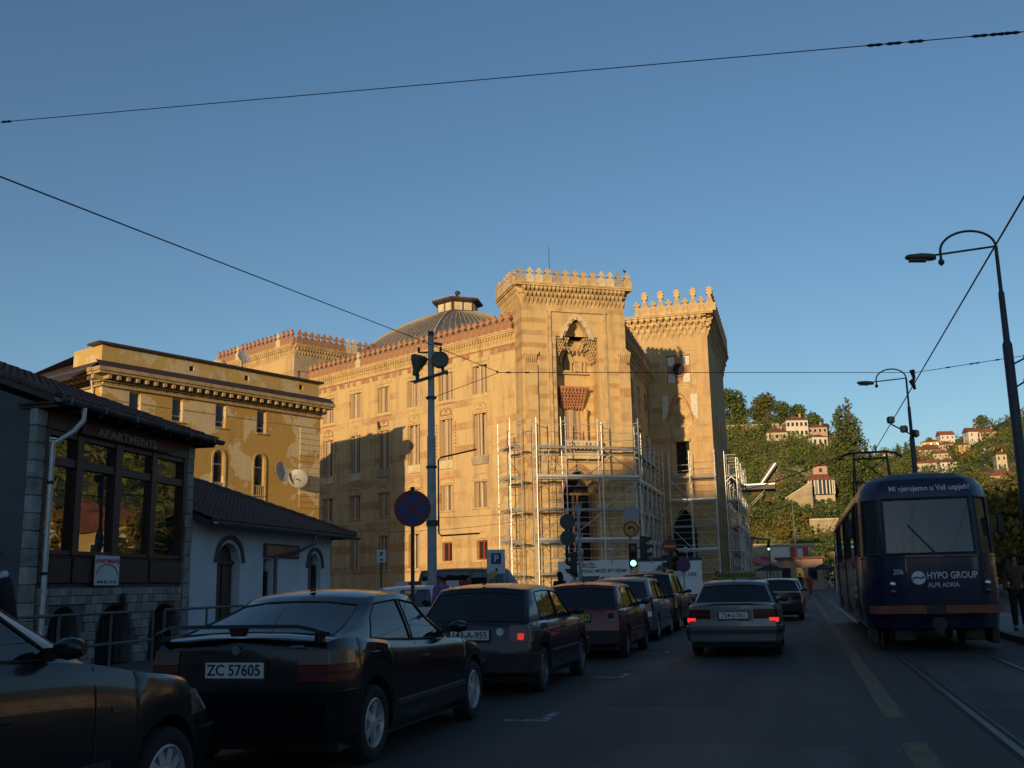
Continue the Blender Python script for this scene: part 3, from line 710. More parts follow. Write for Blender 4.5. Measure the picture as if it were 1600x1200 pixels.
mb = MB(); mb.loft([hexring(1.9, 26.75), hexring(2.45, 26.95), hexring(2.5, 27.12), hexring(1.2, 27.42), hexring(.2, 27.52)], True, True, True); hp('lantern_roof', mb, 'roof_brown', lan)
mb = MB()
for i in range(0, NS*sub, 2): p = Vector(hexring(2.3, 27.12)[i]); mb.tube([p, p+Vector((0, 0, .3))], [.05, .015], 4)
hp('ridge_spikes', mb, 'grey_plaster', lan, kind='stuff')
mb = MB().lathe([(.08, 27.45), (.06, 27.75), (.22, 27.9), (.28, 28.07), (.2, 28.2), (.05, 28.3)], 10, tuple(DC)); hp('finial', mb, 'wire_black', lan, smooth=50)
# graffiti and vent grille on the plinth
mb = MB(F_L).box(-5.65, -4.95, -.03, .01, 2.15, 2.45); hp('vent_grille', mb, 'dark_void')
t = text('PJAKO', .55, 'grey_plaster', hall, F_L @ Vector((-5.25, -.012, 2.85)), (math.pi/2, 0, F_L.to_euler().z), 'graffiti', -.012)
# ================================================================ scaffolding
plain('galvanised', (0.68, 0.68, 0.66), .40, metal=.35, var=.2, scale=4, bump=.05)
plain('deck_board', (0.36, 0.34, 0.32), .7, metal=.3, var=.3, scale=2)
SR = random.Random(21)
def scaffold(name, label, runs, group=None):
    root = thing(name, label, 'scaffolding', tuple(runs[0][0].translation), 0, group)
    inv = Matrix.Translation(-root.location)
    for (M, xs, yo, yi, zl, top) in runs:
        M = inv @ M
        for i, x in enumerate(xs):
            zt = zl[-1]+top
            for y in (yo, yi): MB(M).tube([(x+SR.uniform(-.03, .03), y, .05), (x+SR.uniform(-.03, .03), y+SR.uniform(-.03, .03), zt-SR.uniform(-.25, .55))], .036, 6).build('standard', 'galvanised', root, 60)
            fr = MB(M)
            for z in zl+[zt-.25]:
                fr.tube([(x, yo, z-.05), (x, yi, z-.05)], .028, 5)
                if z < zt-.5: fr.tube([(x, yo, z-.45), (x, (yo+yi)/2, z-.08), (x, yi, z-.45)], .02, 4)
            fr.build('transom', 'galvanised', root, kind='stuff')
        for i, (xa, xb) in enumerate(zip(xs[:-1], xs[1:])):
            for li, z in enumerate(zl):
                MB(M).box(xa+.03, xb-.03, yo+.05, yi-.05, z, z+.06).build('deck', 'deck_board', root)
                MB(M).box(xa, xb, yo-.012, yo+.012, z+.07, z+.20).build('toe_board', 'galvanised', root) if li % 2 else None
                for h in (.45, .95, 1.45):
                    (MB(M).tube([(xa-SR.uniform(0, .2), yo-.03, z+h+SR.uniform(-.06, .06)), (xb+SR.uniform(0, .2), yo-.03, z+h+SR.uniform(-.06, .06))], .017, 5).build('guard_rail', 'galvanised', root) if SR.random() < .85 else None)
                for yy_ in (yo, yi): MB(M).tube([(xa, yy_, z-.06), (xb, yy_, z-.06)], .03, 5).build('ledger', 'galvanised', root)
                if li < len(zl) and li > 0:
                    q_ = (xa, xb) if SR.random() < .5 else (xb, xa)
                    if SR.random() < .7: MB(M).tube([(q_[0], yo-.06, zl[li-1]+.1), (q_[1], yo-.06, z-.1)], .022, 5).build('brace', 'galvanised', root)
                    if SR.random() < .25:
                        ld = MB(M); lx = xa+.4
                        for o_ in (0, .35): ld.tube([(lx+o_, (yo+yi)/2+.15, zl[li-1]+.07), (lx+o_+.3, (yo+yi)/2-.1, z+.5)], .02, 5)
                        for k_ in range(7): ld.tube([(lx+.04*k_, (yo+yi)/2+.13-.03*k_, zl[li-1]+.3+k_*.3), (lx+.35+.04*k_, (yo+yi)/2+.13-.03*k_, zl[li-1]+.3+k_*.3)], .014, 4)
                        ld.build('ladder', 'galvanised', root, kind='stuff')
    return root
FT, FL, FR, FW, FWR = frame(TC, 58), frame(P0, 118), frame(R0, 0), frame(WC, 90), frame(WC, 0)
F_flank = FT @ Matrix.Translation((-3.45, 1.0, 0)) @ Matrix.Rotation(-math.pi/2, 4, 'Z')
L5 = [2.0, 4.0, 6.0, 8.0, 10.0]
scaffold('tower_scaffold', 'galvanised tube scaffolding with five decks wrapped around the corner tower', [
    (FT, [-3.2, -1.2, 1.3, 3.9], -1.75, -.95, L5, 2.0),
    (F_flank, [0, 2.75], -1.5, -.75, L5, 1.7),
    (FR, [-1.0, .4, 2.7, 5.0, 7.3, 9.6, 11.9], -1.35, -.6, L5[:4]+[9.9], 1.6)])
L6 = [2.0, 3.7, 5.65, 7.65, 9.6]
scaffold('wing_scaffold', 'galvanised tube scaffolding with bright sunlit top against the tall right wing', [
    (FW, [-3.6, -1.9, .05], -1.5, -.75, L6, 2.2),
    (FWR, [-.6, 1.8, 4.2, 6.6, 9.0, 11.4, 13.8, 16.2], -1.75, -.85, L6, 2.0)])
# loading platform sticking out from the wing scaffold
t = thing('loading_platform', 'dark loading platform with raised flap jutting out from the wing scaffolding', 'platform', (WC.x, WC.y, 0))
M = Matrix.Translation(-t.location) @ FWR
mb = MB(M).box(4.0, 6.6, -4.6, -1.8, 8.8, 9.25); mb.build('deck', 'roof_brown', t)
MB(M).prism([(-4.2, 9.2), (-4.26, 9.27), (-5.3, 11.1), (-5.22, 11.06)], 'x', 4.4, 6.4).build('flap', 'wire_black', t) if False else None
mb = MB(M); mb.add([(4.0, -3.3, 9.3), (6.6, -3.3, 9.3), (6.6, -4.5, 11.0), (4.0, -4.5, 11.0), (4.0, -3.7, 9.27), (6.6, -3.7, 9.27), (6.6, -4.9, 10.8), (4.0, -4.9, 10.8)], [(0, 1, 2, 3), (4, 5, 6, 7), (0, 1, 5, 4), (2, 3, 7, 6), (0, 3, 7, 4), (1, 2, 6, 5)])
mb.build('flap', 'wire_black', t)
mb = MB(M)
for x in (4.5, 6.3): mb.tube([(x, -4.1, 9.1), (x, -1.75, 6.9)], .03, 5)
mb.build('strut', 'galvanised', t, kind='stuff')
MB(M).box(3.95, 4.0, -4.6, -1.8, 9.18, 9.26).build('lip', 'galvanised', t)
MB(M).bar((3.97, -3.5, 9.28), (3.97, -4.75, 10.93), .05, .07).build('lip', 'galvanised', t)
# ================================================================ yellow plastered building
def patchy(name, c1, c2, lo, hi, sc=.45, grime=(0.22, 0.15, 0.08)):
    m, nt, b = newmat(name); v = texco(nt); n = noisen(nt, v, sc, 6, .55); n2 = noisen(nt, v, 6, 5, .65); n3 = noisen(nt, texco(nt, (1, 1, .2)), 1.2, 4, .6)
    c = mixc(nt, ramp(nt, n, lo, hi), c1, c2)
    c = mixc(nt, mathn(nt, 'MULTIPLY', ramp(nt, n2, .45, .75), .3), c, grime); c = mixc(nt, mathn(nt, 'MULTIPLY', ramp(nt, n3, .55, .8), .45), c, grime)
    nt.links.new(c, b.inputs['Base Color']); b.inputs['Roughness'].default_value = .92
    bumpn(nt, b, mathn(nt, 'ADD', ramp(nt, n, lo, hi), n2), .35, .02); return m
patchy('yellow_plaster', (0.50, 0.31, 0.08), (0.63, 0.51, 0.30), .50, .515)
patchy('yellow_parapet', (0.55, 0.38, 0.13), (0.60, 0.50, 0.30), .50, .56, .7)
plain('window_white', (0.62, 0.58, 0.50), .6); plain('coping_dark', (0.055, 0.04, 0.04), .55, var=.3)
plain('bracket_stone', (0.45, 0.33, 0.16), .9, var=.35, scale=3)
glass('pane_glass', (0.02, 0.025, 0.03), 0.0, .04)
plain('dish_grey', (0.36, 0.36, 0.36), .5, var=.15)
YC = Vector((-28.919, 59.327, 0))
yb = thing('yellow_building', 'three-storey yellow building with patched peeling plaster and bracketed cornice', 'building', tuple(YC), 0)
FY = Matrix.Translation(-YC) @ frame(YC, 22)
FYE = FY @ Matrix.Rotation(math.pi/2, 4, 'Z')                       # right end wall
FYW = FY @ Matrix.Translation((-15.2, 9, 0)) @ Matrix.Rotation(-math.pi/2, 4, 'Z')   # left end wall
yo = [(-10.93, -10.25, 10.68, 11.98), (-8.03, -7.33, 10.66, 11.99), (-5.05, -4.35, 10.63, 11.99), (-13.6, -12.9, 10.68, 11.98), (-2.1-.35, -1.75, 10.6, 11.9)][:4]
ya = [(-8.05, -7.36, 6.9, 9.28, 8.95), (-5.13, -4.42, 6.9, 9.30, 8.97), (-10.95, -10.25, 6.9, 9.27, 8.95), (-13.6, -12.9, 6.9, 9.27, 8.95)]
yg = [(-10.95, -10.25, 2.4, 4.8), (-8.05, -7.35, 2.4, 4.8), (-5.13, -4.43, 2.4, 4.8)]
mb = MB(FY); wall_open(mb, -15.2, 0, 0, 6, yg, .28); wall_open(mb, -15.2, 0, 6, 10.0, ya, .28); wall_open(mb, -15.2, 0, 10.0, 12.3, yo, .28); mb.build('wall', 'yellow_plaster', yb)
MB(FYE).quad((0, 0, 0), (9, 0, 0), (9, 0, 12.3), (0, 0, 12.3)).build('end_wall', 'yellow_plaster', yb)
MB(FYW).quad((0, 0, 0), (9, 0, 0), (9, 0, 12.3), (0, 0, 12.3)).build('end_wall', 'yellow_plaster', yb)
MB(FY).quad((-15.2, 9, 0), (0, 9, 0), (0, 9, 12.3), (-15.2, 9, 12.3)).build('rear_wall', 'yellow_plaster', yb)
for o in yo+ya+yg:
    a, b2, c, d = o[:4]; arch = len(o) > 4; sp = o[4] if arch else d
    w = MB(FY).quad((a, .24, c), (b2, .24, c), (b2, .24, d), (a, .24, d)).build('window', 'pane_glass', yb)
    f = MB(FY); y0, y1 = .16, .235
    f.box(a, a+.05, y0, y1, c, sp); f.box(b2-.05, b2, y0, y1, c, sp); f.box(a+.05, b2-.05, y0, y1, c, c+.07)
    if arch:
        pts = arch_pts(a+.02, b2-.02, sp, d-.02, 10)
        for p, q in zip(pts[:-1], pts[1:]): f.bar((p[0], .2, p[1]), (q[0], .2, q[1]), .06, .06)
        f.box(a+.05, b2-.05, y0-.01, y1, sp-.45, sp-.37); f.box(a+.05, b2-.05, y0-.02, y1, c+.55, c+.62)
    else: f.box(a+.05, b2-.05, y0, y1, d-.06, d); f.box(a+.05, b2-.05, y0-.01, y1, c+.30, c+.36)
    f.build('window_frame', 'window_white', w)
    MB(FY).box(a-.06, b2+.06, -.08, .2, c-.08, c-.005).build('sill', 'bracket_stone', w)
    if arch:
        f = MB(FY); pts = arch_pts(a-.1, b2+.1, sp, d+.1, 12)
        for p, q in zip(pts[:-1], pts[1:]): f.bar((p[0], -.02, p[1]), (q[0], -.02, q[1]), .07, .10)
        f.box(a-.15, a-.05, -.055, .02, c-.3, sp); f.box(b2+.05, b2+.15, -.055, .02, c-.3, sp); f.build('surround', 'bracket_stone', w)
    if arch:
        f = MB(FY)
        for i in range(5): f.box(a+.02+i*.15, a+.08+i*.15, .0, .05, c-.02, c+.5)
        f.box(a, b2, -.01, .06, c+.5, c+.56); f.build('grille', 'bracket_stone', w)
for (F, x0, x1) in ((FY, -15.2, 0), (FYE, 0, 9.0), (FYW, 0, 9.0)):
    e0 = -.55 if F is not FYE else 0.003; e1 = .55
    mb = MB(F); mb.box(x0-.1, x1+.1, -.16, .0, 12.05, 12.15); mb.box(x0-.14, x1+.14, -.22, .3, 12.30, 12.36)
    mb.box(x0+(-.55 if F is FY else 0), x1+(.55 if F is FY else 0), -.62, .3, 12.64, 12.78); mb.box(x0+(-.62 if F is FY else 0), x1+(.62 if F is FY else 0), -.70, .3, 12.78, 12.98); mb.build('cornice', 'bracket_stone', yb)
    n = int((x1-x0)/.56)
    for i in range(n+1):
        x = x0+.1+i*(x1-x0-.2)/n
        MB(F).box(x-.11, x+.11, -.55, .0, 12.40, 12.637, .02).build('modillion', 'bracket_stone', yb)
    dn = MB(F)
    for i in range(int((x1-x0)/.14)): dn.box(x0+i*.14, x0+i*.14+.08, -.10, .0, 12.155, 12.295)
    dn.build('dentils', 'bracket_stone', yb, kind='stuff')
    mb = MB(F); mb.box(x0, x1, -.045, .0, 11.36, 11.42) if F is not FY else None
    if F is FY: 
        xx = sorted([x0, x1]+[v for o in yo for v in o[:2]])
        for p, q in zip(xx[0::2], xx[1::2]): mb.box(p, q, -.045, .0, 11.36, 11.42)
    mb.build('string_course', 'bracket_stone', yb)
    MB(F).add([(x0-(.6 if F is FY else 0), -.68, 12.99), (x1+(.6 if F is FY else 0), -.68, 12.99), (x1+(.6 if F is FY else 0), -.22, 13.38), (x0-(.6 if F is FY else 0), -.22, 13.38), (x1, .25, 13.42), (x0, .25, 13.42)], [(0, 1, 2, 3), (3, 2, 4, 5)]).build('eave_roof', 'coping_dark', yb)
vops = [(-9.78, -9.46, 13.72, 14.02), (-5.9, -5.58, 13.74, 14.04), (-1.64, -1.32, 13.78, 14.08)]
mb = MB(FY); wall_open(mb, -15.2, 0, 12.98, 14.35, vops, .3, .2); mb.build('parapet', 'yellow_parapet', yb)
for o in vops: MB(FY).quad((o[0], .45, o[2]), (o[1], .45, o[2]), (o[1], .45, o[3]), (o[0], .45, o[3])).build('vent', 'dark_void', yb)
MB(FY).box(-15.2, -14.9, .21, 3.0, 12.98, 14.34).build('parapet', 'yellow_parapet', yb); MB(FY).box(-.3, 0, .21, 8.8, 12.98, 14.34).build('parapet', 'yellow_parapet', yb)
mb = MB(FY).box(-15.5, .25, -.02, 1.2, 14.355, 14.47); mb.build('coping', 'coping_dark', yb)
mb = MB(FY).add([(-15.2, .4, 14.34), (0, .4, 14.34), (0, 8.8, 13.6), (-15.2, 8.8, 13.6)], [(0, 1, 2, 3)]); mb.build('roof', 'coping_dark', yb)
mb = MB(FYW).add([(-.5, -1.5, 12.4), (8.6, -1.5, 12.4), (8.6, .6, 13.9), (-.5, .6, 13.9), (-.5, -1.5, 12.28), (8.6, -1.5, 12.28), (8.6, .6, 13.78), (-.5, .6, 13.78)], [(0, 1, 2, 3), (4, 5, 6, 7), (0, 1, 5, 4), (1, 2, 6, 5), (2, 3, 7, 6), (3, 0, 4, 7)]); mb.build('side_eave', 'coping_dark', yb)
MB(FYW).tube([(8.5, -.15, 12.9), (8.4, -.3, 12.5), (8.3, -.1, 11.7), (8.3, -.1, 4)], .06, 8).build('downpipe', 'window_white', yb)
r = random.Random(4)
for i in range(15):
    z0 = 6.3+i*.36
    if z0 > 11.2: break
    for (xa, xb) in ((-1.68, -.02),) if i % 2 else ((-1.68, -.88), (-.85, -.02)):
        MB(FY).box(xa, xb, -.045, .0, z0, z0+.335, .012).build('quoin', 'yellow_plaster', yb)
def dish(name, label, p, a, tilt, rr, mat='dish_grey', stem=None):
    t = thing(name, label, 'dish', p, a)
    mb = MB(Matrix.Rotation(tilt, 4, 'X')); mb.lathe([(.02, -.16*rr), (.5*rr, -.12*rr), (.85*rr, -.02*rr), (rr, .06*rr), (.98*rr, .08*rr), (.8*rr, .01*rr), (.4*rr, -.09*rr), (.01, -.13*rr)], 20, (0, 0, 0), 'y')
    mb.build('reflector', mat, t, 40)
    MB(Matrix.Rotation(tilt, 4, 'X')).tube([(0, .0, -rr*.9), (0, .55*rr, -.1*rr)], .015, 5).build('feed_arm', 'wire_black', t)
    MB().tube(stem or [(0, -.1*rr, 0), (0, -.5, -.1)], .03, 6).build('mount', 'wire_black', t); return t
p = YC+az(22)*-3.55+az(112)*.55; dish('satellite_dish', 'round grey satellite dish on the yellow wall, facing the street', (p.x, p.y, 8.35), rad(-100), .15, .62)
p = YC+az(22)*-2.3+az(112)*.6; dish('satellite_dish', 'tilted satellite dish seen edge-on beside the round one on the yellow wall', (p.x, p.y, 8.0), rad(15), .35, .60)
p = YC+az(22)*-6.3+az(112)*-2.2
t = thing('roof_dome_antenna', 'cream round antenna dome on the flat roof edge of the yellow building', 'roof light', (p.x, p.y, 14.2)); MB().lathe([(.55, 0), (.55, .45), (.5, .75), (.3, .98), (.02, 1.05)], 16).build('dome', 'pale_stone', t, 50)  # round antenna dome, no skylight
MB().lathe([(.62, -.05), (.62, .06)], 16).build('rim', 'window_white', t)
p = YC+az(22)*-5.0+az(112)*-1.5; dish('satellite_dish', 'small dish on a thin mast above the yellow roof', (p.x, p.y, 15.5), rad(-120), .4, .42, 'dish_grey', [(0, -.05, 0), (0, -.15, -.1), (0, -.15, -1.7)])
# ================================================================ dark timber-glazed house at the left
plain('house_wall', (0.11, 0.115, 0.125), .9, var=.2, scale=1.2); plain('brown_frame', (0.060, 0.026, 0.014), .5, var=.3)
plain('dark_panel', (0.045, 0.014, 0.010), .5, var=.3); plain('stone_tile', (0.30, 0.29, 0.26), .85, var=.45, scale=4, bump=.5); plain('mortar', (0.13, 0.125, 0.12), .95)
plain('stone_tile_pale', (0.38, 0.37, 0.34), .85, var=.4, scale=4, bump=.5); plain('stone_tile_brown', (0.24, 0.21, 0.18), .85, var=.4, scale=4, bump=.5)
plain('gutter_grey', (0.16, 0.16, 0.17), .45, metal=.5); plain('roof_tile', (0.13, 0.06, 0.045), .8, var=.5, scale=3, bump=.4); plain('white_wall', (0.62, 0.66, 0.70), .9, var=.12, scale=1.2)
plain('sign_red', (0.14, 0.016, 0.02), .6, var=.2); plain('letter_pale', (0.30, 0.28, 0.25), .6, var=.1); plain('poster_white', (0.60, 0.62, 0.64), .6, var=.1); plain('letter_red', (0.42, 0.04, 0.04), .6, var=.1); plain('letter_black', (0.02, 0.02, 0.02), .6)
glass('house_glass', (0.012, 0.012, 0.012), 0.0, .01)
m = MATS['house_glass']; nt = m.node_tree; b = [n for n in nt.nodes if n.type == 'BSDF_PRINCIPLED'][0]; b.inputs['Specular IOR Level'].default_value = 1.0; b.inputs['IOR'].default_value = 2.2
for n in nt.nodes:
    if n.type == 'BUMP': n.inputs['Strength'].default_value = .10
    if n.type == 'TEX_NOISE': n.inputs['Scale'].default_value = 1.1
H0 = Vector((-12.2, 16.0, 0))
house = thing('glazed_house', 'dark house with big brown-framed glazing, stone posts and arched basement windows', 'building', tuple(H0), 0)
FH = Matrix.Translation(-H0) @ frame(H0, -4)
# basement wall with three arched openings, faced with small stone tiles
aops = [(-1.20, -.33, .1, 1.18, .72), (.20, 1.33, .1, 1.18, .66), (1.95, 3.07, .1, 1.16, .66)]
mb = MB(FH); wall_open(mb, -1.6, 3.12, 0, 1.50, aops, .35, .02); mb.build('basement_wall', 'mortar', house)
def in_arch(x, z, o, pad=.02):
    if not (o[0]-pad < x < o[1]+pad and z > o[2]-.1): return False
    c = (o[0]+o[1])/2; w = (o[1]-o[0])/2+pad; 
    if z < o[4]: return True
    return ((x-c)/w)**2+((z-o[4])/(o[3]-o[4]+pad))**2 < 1
tm = {}
r = random.Random(11)
z = .10; row = 0
while z < 1.45:
    hgt = .165 if row % 2 == 0 else .15; x = -1.58+r.uniform(0, .05)
    hgt = min(hgt, 1.49-z)
    while x < 3.08:
        w = min(r.choice((.12, .16, .2, .2, .26, .3)), 3.10-x)
        if w > .05 and not any(in_arch(xx, zz, o) for o in aops for xx in (x+.02, x+w-.02, x+w/2) for zz in (z+.02, z+hgt-.03)):
            k = (round(w, 2), round(hgt, 3)); mat = r.choice(('stone_tile', 'stone_tile', 'stone_tile_pale', 'stone_tile_brown'))
            if (k, mat) not in tm: tm[(k, mat)] = MB().box(0, w-.012, -.02, .03, 0, hgt-.012, .006).mesh('stone_tile')
            p = FH @ Vector((x, r.uniform(-.006, .004), z)); obj('stone_tile', tm[(k, mat)], mat, house, p, (0, 0, FH.to_euler().z))
        x += w
    z += hgt; row += 1
for o in aops:
    w = MB(FH).quad((o[0], .36, o[2]), (o[1], .36, o[2]), (o[1], .36, o[3]), (o[0], .36, o[3])).build('arched_window', 'dark_void', house)
    for i in range(4):
        xx = o[0]+(o[1]-o[0])*(i+.5)/4; MB(FH).tube([(xx, .15, .1), (xx, .15, o[4]+.25)], .012, 5).build('window_bar', 'wire_black', w)
# posts built of stone blocks
for (xa, xb) in ((-1.90, -1.62), (3.12, 3.40)):
    z = .1; k = 0
    while z < 4.2:
        hh = .29; MB(FH).box(xa+r.uniform(0, .015), xb-r.uniform(0, .015), -.05+r.uniform(0, .015), .10, z, z+hh-.012, .012).build('post_stone', r.choice(('stone_tile', 'stone_tile_pale')), house); z += hh
    MB(FH).box(xa+.02, xb-.02, -.02, .09, 0, 4.44).build('post_core', 'mortar', house)
# panelling under the glazing
MB(FH).box(-1.6, 3.1, .04, .2, 1.50, 2.05).build('panel_back', 'dark_panel', house)
for i, (xa, xb) in enumerate(((-1.56, -.66), (-.60, .55), (.63, 1.81), (1.89, 3.06))): MB(FH).box(xa, xb, .0, .05, 1.56, 2.0, .02).build('panel', 'dark_panel', house)
mull = [(-1.60, -1.50), (-.70, -.52), (.49, .70), (1.76, 1.94), (3.0, 3.10)]
for (xa, xb) in mull: MB(FH).box(xa, xb, -.02, .16, 2.05, 4.15).build('mullion', 'brown_frame', house)
for (p, q) in zip(mull[:-1], mull[1:]):
    xa, xb = p[1], q[0]
    for (za, zb) in ((2.05, 2.12), (3.56, 3.70), (4.06, 4.15)): MB(FH).box(xa, xb, .0, .14, za, zb).build('transom', 'brown_frame', house)
    for (za, zb) in ((2.12, 3.56), (3.70, 4.06)):
        tw = r.uniform(-.012, .012); tv = r.uniform(-.01, .01)
        MB(FH).add([(xa, .08+tw, za), (xb, .08-tw, za), (xb, .08-tw+tv, zb), (xa, .08+tw+tv, zb)], [(0, 1, 2, 3)]).build('pane', 'house_glass', house)
MB(FH).box(-1.6, 3.1, .18, .24, 1.5, 4.44).build('room_wall', 'dark_panel', house)
MB(FH).box(-1.6, 3.1, -.04, .17, 4.155, 4.495).build('fascia', 'brown_frame', house)
sg = MB(FH).box(-.72, 2.25, -.10, -.045, 4.16, 4.36, .01).build('sign_board', 'sign_red', house)
text('APARTMENTS', .21, 'letter_pale', sg, FH @ Vector((.75, -.103, 4.26)), (math.pi/2, 0, FH.to_euler().z), bold=.01, narrow=1.55)
po = thing('apartments_poster', 'small white poster with red lettering hung below the house glazing', 'poster', tuple(H0), 0)
MB(FH).box(-.04, .72, -.05, -.035, 1.53, 2.06).build('sheet', 'poster_white', po)
text('APARTMENTS', .105, 'letter_red', po, FH @ Vector((.34, -.053, 1.955)), (math.pi/2, 0, FH.to_euler().z), bold=.02, narrow=1.15)
text('MOB. 061 135 134', .07, 'letter_black', po, FH @ Vector((.34, -.053, 1.585)), (math.pi/2, 0, FH.to_euler().z), bold=.015, narrow=1.12)
mb = MB(FH); pts = arch_pts(.0, .68, 1.72, 1.90, 8)
for p, q in zip(pts[:-1], pts[1:]): mb.bar((p[0], -.053, p[1]), (q[0], -.053, q[1]), .006, .02)
mb.build('printed_arc', 'letter_red', po)
# roof: slope rising away from the street, gutter, rafters, downpipe
EV = 4.60
def slab(F, q, t):
    mb = MB(F); n = (Vector(q[1])-Vector(q[0])).cross(Vector(q[3])-Vector(q[0])).normalized()*t
    lo = [tuple(Vector(p)-n) for p in q]; mb.add(list(q)+lo, [(0, 1, 2, 3), (7, 6, 5, 4), (0, 1, 5, 4), (1, 2, 6, 5), (2, 3, 7, 6), (3, 0, 4, 7)]); return mb
slab(FH, [(-1.97, -.42, EV), (3.66, -.42, EV), (3.66, 5.5, EV+2.2), (-1.97, 5.5, EV+2.2)], .10).build('roof', 'roof_brown', house)
sl = Vector((0, 5.92, 2.2)).normalized()
def tiles(F, parent, x0, x1, base, up, nrow, step, mat='roof_tile', wav=.22, name='roof_tiles', clip=None):
    """rows of rounded tiles as one wavy stepped sheet"""
    mb = MB(F); up = Vector(up).normalized(); nrm = Vector((0, -up.z, up.y)); nrm = nrm if nrm.z > 0 else -nrm
    for rr in range(nrow):
        b0 = Vector(base)+up*step*rr; xa, xb = (x0, x1) if clip is None else clip(rr*step)
        if xb-xa < .1: continue
        n = max(2, int((xb-xa)/(wav/4))); vs = []
        for i in range(n+1):
            x = xa+(xb-xa)*i/n; w = abs(math.sin(math.pi*x/wav))*.045
            vs += [tuple(Vector((x, b0.y, b0.z))+nrm*(.015)), tuple(Vector((x, b0.y, b0.z))+nrm*(.035+w)), tuple(Vector((x, b0.y, b0.z))+up*(step*1.05)+nrm*(.012+w))]
        fs = []
        for i in range(n):
            k = i*3; fs += [(k, k+3, k+4, k+1), (k+1, k+4, k+5, k+2)]
        mb.add(vs, fs)
    return mb.build(name, mat, parent, 30, kind='stuff')
tiles(FH, house, -1.97, 3.66, (0, -.42, EV), tuple(sl), 17, .36)
mb = MB(FH)
for i in range(17): mb.tube([(-1.93, -.42+i*.34, EV+.03+i*.1264), (-1.93, -.42+i*.34+.38, EV+.05+i*.1264+.141)], [.075, .062], 8)
mb.build('verge_tiles', 'roof_tile', house, kind='stuff')
rf = MB(FH)
for i in range(10): rf.box(-1.9+i*.6, -1.82+i*.6, -.4, .3, 4.44, 4.50)
rf.build('rafters', 'brown_frame', house, kind='stuff')
MB(FH).box(-1.95, 3.64, -.40, .3, 4.50, 4.53).build('soffit', 'dark_panel', house)
mb = MB(FH); n = 8; rings = []
for xx in (-2.0, 3.70): rings.append([(xx, -.50+.085*math.cos(math.pi+math.pi*i/n), EV-.02+.085*math.sin(math.pi+math.pi*i/n)) for i in range(n+1)]+[(xx, -.50+.075*math.cos(2*math.pi-math.pi*i/n), EV-.015+.075*math.sin(2*math.pi-math.pi*i/n)) for i in range(n+1)])
mb.loft(rings, True, True, True); gt = mb.build('gutter', 'gutter_grey', house, 40)
for i in range(6): MB(FH).box(-1.8+i*1.0, -1.77+i*1.0, -.595, -.40, EV-.12, EV+.0).build('gutter_bracket', 'gutter_grey', gt)
MB(FH).tube([(-1.30, -.50, EV-.09), (-1.30, -.50, EV-.3), (-1.38, -.38, EV-.5), (-1.55, -.12, EV-.72), (-1.55, -.12, .25)], .048, 10).build('downpipe', 'galvanised', house, 50)
for zz in (1.7, 3.2): MB(FH).lathe([(.062, zz), (.062, zz+.05)], 10, (-1.55, -.12, 0)).build('pipe_clip', 'wire_black', house)
mb = MB(FH); mb.add([(-1.86, .05, 0), (-1.86, 6, 0), (-1.86, 6, 6.75), (-1.86, .05, 4.55)], [(0, 1, 2, 3)]); mb.quad((-1.86, 6, 0), (3.4, 6, 0), (3.4, 6, 6.9), (-1.86, 6, 6.9)); mb.add([(3.4, .3, 0), (3.4, 6, 0), (3.4, 6, 7.0), (3.4, .3, 4.75)], [(0, 1, 2, 3)]); mb.build('side_wall', 'house_wall', house)
lt = thing('wall_lantern', 'small dark lantern on the stone base under the poster', 'lamp', tuple(FH @ Vector((.78, -.12, 1.25))+H0), rad(4))
MB().lathe([(.02, .14), (.07, .08), (.06, -.10), (.03, -.13)], 6).build('lamp_body', 'wire_black', lt); MB().bar((0, 0, .1), (0, .12, .12), .02).build('arm', 'wire_black', lt)
# ================================================================ white annex with tiled hip roof
annex = thing('white_annex', 'low white annex with arched openings under a brown tiled hip roof', 'building', tuple(H0), 0)
xo = [(4.73, 5.87, .12, 2.46, 2.02), (7.12, 7.66, .9, 2.14), (9.96, 10.85, .3, 2.34, 1.95)]
mb = MB(FH); wall_open(mb, 3.43, 11.6, 0, 2.9, xo, .22, .05); mb.quad((11.6, .05, 0), (11.6, 5, 0), (11.6, 5, 2.9), (11.6, .05, 2.9)); mb.build('wall', 'white_wall', annex)
dr = MB(FH).quad((4.73, .26, .12), (5.87, .26, .12), (5.87, .26, 2.46), (4.73, .26, 2.46)).build('door', 'brown_frame', annex)
for i in range(2):
    for (za, zb) in ((.25, 1.0), (1.08, 1.95)): MB(FH).box(4.80+i*.55, 5.25+i*.55, .23, .26, za, zb, .01).build('door_panel', 'brown_frame', dr)
MB(FH).box(4.73, 5.87, .20, .25, 1.98, 2.06).build('transom', 'brown_frame', dr)
for o in xo[1:]:
    w = MB(FH).quad((o[0], .24, o[2]), (o[1], .24, o[2]), (o[1], .24, o[3]), (o[0], .24, o[3])).build('window', 'house_glass', annex)
    f = MB(FH); f.box(o[0], o[0]+.05, .17, .235, o[2], o[3]-.3); f.box(o[1]-.05, o[1], .17, .235, o[2], o[3]-.3); f.box(o[0]+.05, o[1]-.05, .17, .235, o[2], o[2]+.05); f.build('window_frame', 'brown_frame', w)
for o in (xo[0], xo[2]):
    pts = arch_pts(o[0]-.13, o[1]+.13, o[4], o[3]+.13, 12); mb = MB(FH)
    for p, q in zip(pts[:-1], pts[1:]): mb.bar((p[0], .03, p[1]), (q[0], .03, q[1]), .07, .09)
    mb.build('arch_trim', 'house_wall', annex)
bd = MB(FH).box(7.1, 9.25, -.0, .045, 2.17, 2.52, .008).build('sign_board', 'roof_brown', annex)
MB(FH).box(7.2, 9.15, -.006, .0, 2.22, 2.47).build('board_face', 'terracotta', bd)
AE = 2.86; RZ = 4.35
